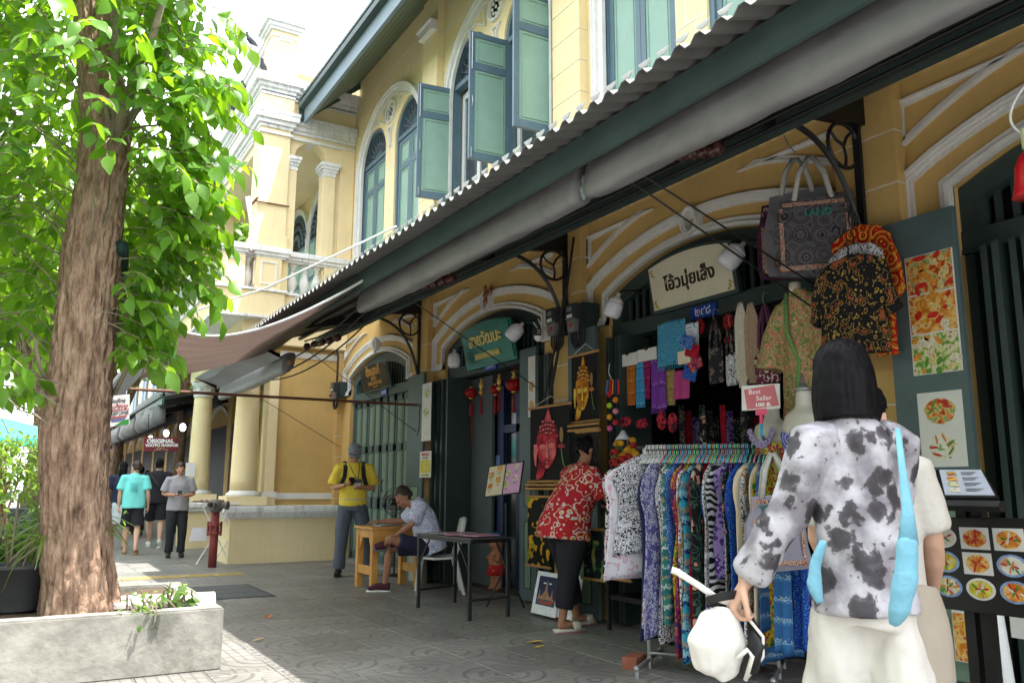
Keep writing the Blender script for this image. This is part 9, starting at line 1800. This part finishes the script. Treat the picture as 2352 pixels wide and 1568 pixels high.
c0, c1, c2 = onD(2098, 1186, D_*1.0), onD(2360, 1190, D_*.93), onD(2125, 1392, D_*1.0); u = (c1-c0); w_ = u.length; u.normalize(); v = (c0-c2); h_ = v.length; v = (v-u*v.dot(u)).normalized(); n_ = u.cross(v)
MBd = thing('menu_board', 'black board with nine photographed Thai dishes below the open menu book', 'menu board', c2)
MB().prism([(0, 0), (w_, 0), (w_, h_), (0, h_)], c2-n_*.02, u, v, n_*.02).build('board', M['black_p'], MBd, bevel=.003)
names = [food4, food1, food2, food5, food2, food4, food3, food5, food2]
for k in range(9):
 i, j = k % 3, k//3; cx = w_*(.245+.285*i); cy = h_*(.78-.265*j); c = c2+u*cx+v*cy; rx, ry = w_*.125, h_*.115
 pl = ell2(0, 0, rx, ry, n=26) if k in (0, 3, 5, 6, 7, 8) else [(-rx, -ry), (rx, -ry), (rx, ry), (-rx, ry)]
 MB().prism(pl, c, u, v, n_*.0015).build('plate_picture', mat('blue_rim_plate', (.22, .32, .55), .5, .5, 60) if k in (3, 5, 6, 8) else M['paper'], MBd)
 MB().prism([(x*.80*(1+.05*math.sin(q*2.2)), y*.80) for q, (x, y) in enumerate(ell2(0, 0, rx, ry, n=22))], c+n_*.0016, u, v, n_*.001).build('food_picture', names[k], MBd)
 for q in range(9):
  a = q*2.4+k; rr_ = .12+.05*q; MB().prism(ell2(0, 0, rx*.22, ry*.10, n=9), c+n_*(.0027+.0002*q)+u*rx*rr_*1.1*math.cos(a)+v*ry*rr_*1.1*math.sin(a), u*math.cos(a)+v*math.sin(a), -u*math.sin(a)+v*math.cos(a), n_*.0003).build('food_piece', (mat('chilli_red', (.45, .01, .01), .4), mat('herb_green', (.05, .2, .02), .5), mat('prawn_orange', (.6, .2, .05), .5), mat('rice_white', (.6, .58, .5), .5))[(q+k) % 4 if k not in (1, 4) else (q % 2)*2], MBd)
text('lettering', 'Kin', c2+u*w_*.015+v*h_*.90+n_*.001, u, v, h_*.10, mat('board_yellow', (.6, .5, .05), .5), MBd, align='LEFT')
MB().tube([c2+u*w_*.13+v*h_*.92+n_*.002+u*.014*math.cos(t)+v*.012*math.sin(t) for t in [.6+i*.5 for i in range(11)]], .003, 5).build('swirl_mark', mat('board_pink', (.6, .3, .4), .5), MBd)
text('lettering', '', c2, u, v, .01, M['white_p'], MBd) if 0 else None
pc_ = c2+u*w_*.42
for s in (0.36, .50): MB().box(*(lambda p: (p.x-.02, p.x+.02, p.y-.02, p.y+.02, 0, p.z+h_*1.1))(c2+u*w_*s-n_*.045)).build('stand_post', M['black_p'], MBd)
b0, b1 = onD(2075, 1078, D_*1.02), onD(2258, 1078, D_*.98); b2, b3 = onD(2062, 1140, D_*.96), onD(2295, 1142, D_*.9)
MK = thing('menu_book', 'open white-paged menu book in a black cover on the stand above the black board', 'menu book', (b0+b3)/2)
def sheet(P4, m, name, lift, th=.004):
 n = (P4[1]-P4[0]).cross(P4[2]-P4[0]).normalized(); n = n if n.z > 0 else -n; A = [p+n*lift for p in P4]; Bq = [p+n*(lift+th) for p in P4]; return MB().add(A+Bq, [(0, 1, 2, 3), (7, 6, 5, 4), (0, 4, 5, 1), (1, 5, 6, 2), (2, 6, 7, 3), (3, 7, 4, 0)]).build(name, m, MK)
sheet([b0, b1, b3, b2], M['black_p'], 'cover', -.02, .02); L_ = lambda s, t: b0.lerp(b1, s).lerp(b2.lerp(b3, s), t)
pg = mat('blue_white_page', (.50, .54, .64), .3, .05, 6); sheet([L_(.02, .05), L_(.42, .05), L_(.45, .95), L_(.02, .95)], pg, 'page', .001); sheet([L_(.47, .05), L_(.97, .05), L_(.97, .95), L_(.50, .95)], pg, 'page', .001)
for i in range(4):
 sheet([L_(.55, .14+.2*i), L_(.66, .14+.2*i), L_(.67, .28+.2*i), L_(.56, .28+.2*i)], FOODS[i], 'dish_picture', .006, .001)
 for q in range(3): sheet([L_(.72, .15+.2*i+.045*q), L_(.90-.03*q, .15+.2*i+.045*q), L_(.90-.03*q, .165+.2*i+.045*q), L_(.72, .165+.2*i+.045*q)], M['grey'], 'print_line', .006, .0006); sheet([L_(.10, .15+.2*i+.045*q), L_(.34-.03*q, .15+.2*i+.045*q), L_(.34-.03*q, .165+.2*i+.045*q), L_(.10, .165+.2*i+.045*q)], M['grey'], 'print_line', .006, .0006)
MB().tube([b2.lerp(b3, -.01)-Zv*.03, b2.lerp(b3, 1.02)-Zv*.03], .022, 6).build('ledge', M['black_p'], MK)
for (px0, py0, px1, py1, m, lab) in ((2130, 1400, 2165, 1540, food4, 'narrow poster of noodles seen below the black board, left'), (2190, 1400, 2240, 1520, food2, 'poster of fried rings and rice below the black board, right')):
 P, yl, yr, zb, zt = poster('food_poster', lab, 'poster', 4.50, px0, py0, px1, py1, M['paper'], 'lower food posters'); MB().box(4.4975, 4.499, yr+.006, yl-.006, zb+.006, zt-.02).build('dish_picture', m, P)
wp = onZ(2268, 1640); tag(MB().tube([(4.1, 2.35, 0), (4.1, 2.42, .9)], .035, 14).build('white_pole', M['plastic_w']), 'thick white pole standing under the black menu board', 'pole'); cable('thin black flex trailing down past the white pole', [onX(2230, 1395, 4.0), onX(2245, 1450, 4.0), onX(2285, 1500, 4.0), onX(2300, 1580, 4.0)], .004, 'flex')
P, yl, yr, zb, zt = poster('white_papers', 'sheets of white paper fixed low on the frame right of the white pole', 'paper', 4.52, 2320, 1400, 2352, 1465, M['paper'])
bl = onX(2364, 405, 3.2); LB = thing('red_bell', 'red bell-shaped ornament hanging at the upper right edge', 'ornament', bl); MB().lathe([(.065, -.08), (.06, -.07), (.05, -.02), (.045, .04), (.03, .08), (.012, .10)], bl, 20).build('bell', mat('red_bell_plastic', (.45, .008, .015), .3, .1), LB, smooth=True); MB().tube([bl+Zv*.11, bl+Zv*.19], .014, 8).build('neck', mat('lime_plug', (.45, .5, .3), .4), LB); MB().tube(bez(bl+Zv*.17, bl+V3(0, .10, .25), bl+V3(0, -.02, .36), 10), .005, 6).build('hook', M['plastic_w'], LB, smooth=True)
# == ACROSS THE STREET (behind the photographer: wall and trees whose shade and reflections reach the shopfronts)
OW = thing('temple_wall', 'long white perimeter wall across the road', 'wall', (-9, 10, 0))
MB().box(-9.3, -9, -25, 60, 0, 3.4).build('wall', M['white'], OW); MB().box(-9.4, -8.9, -25, 60, 3.4, 3.6).build('coping', M['whitedirty'], OW)
for i, y in enumerate((-8, -2, 4, 10, 17, 25)):
 bgtree((-6.5-(i % 2)*.8, y, 0), 8.5, 3.3, 1500, 'broadleaf street tree across the road, number %s from the south' % ('one', 'two', 'three', 'four', 'five', 'six')[i], 50+i, .55, .2, grp='street trees across the road', zs=.8)
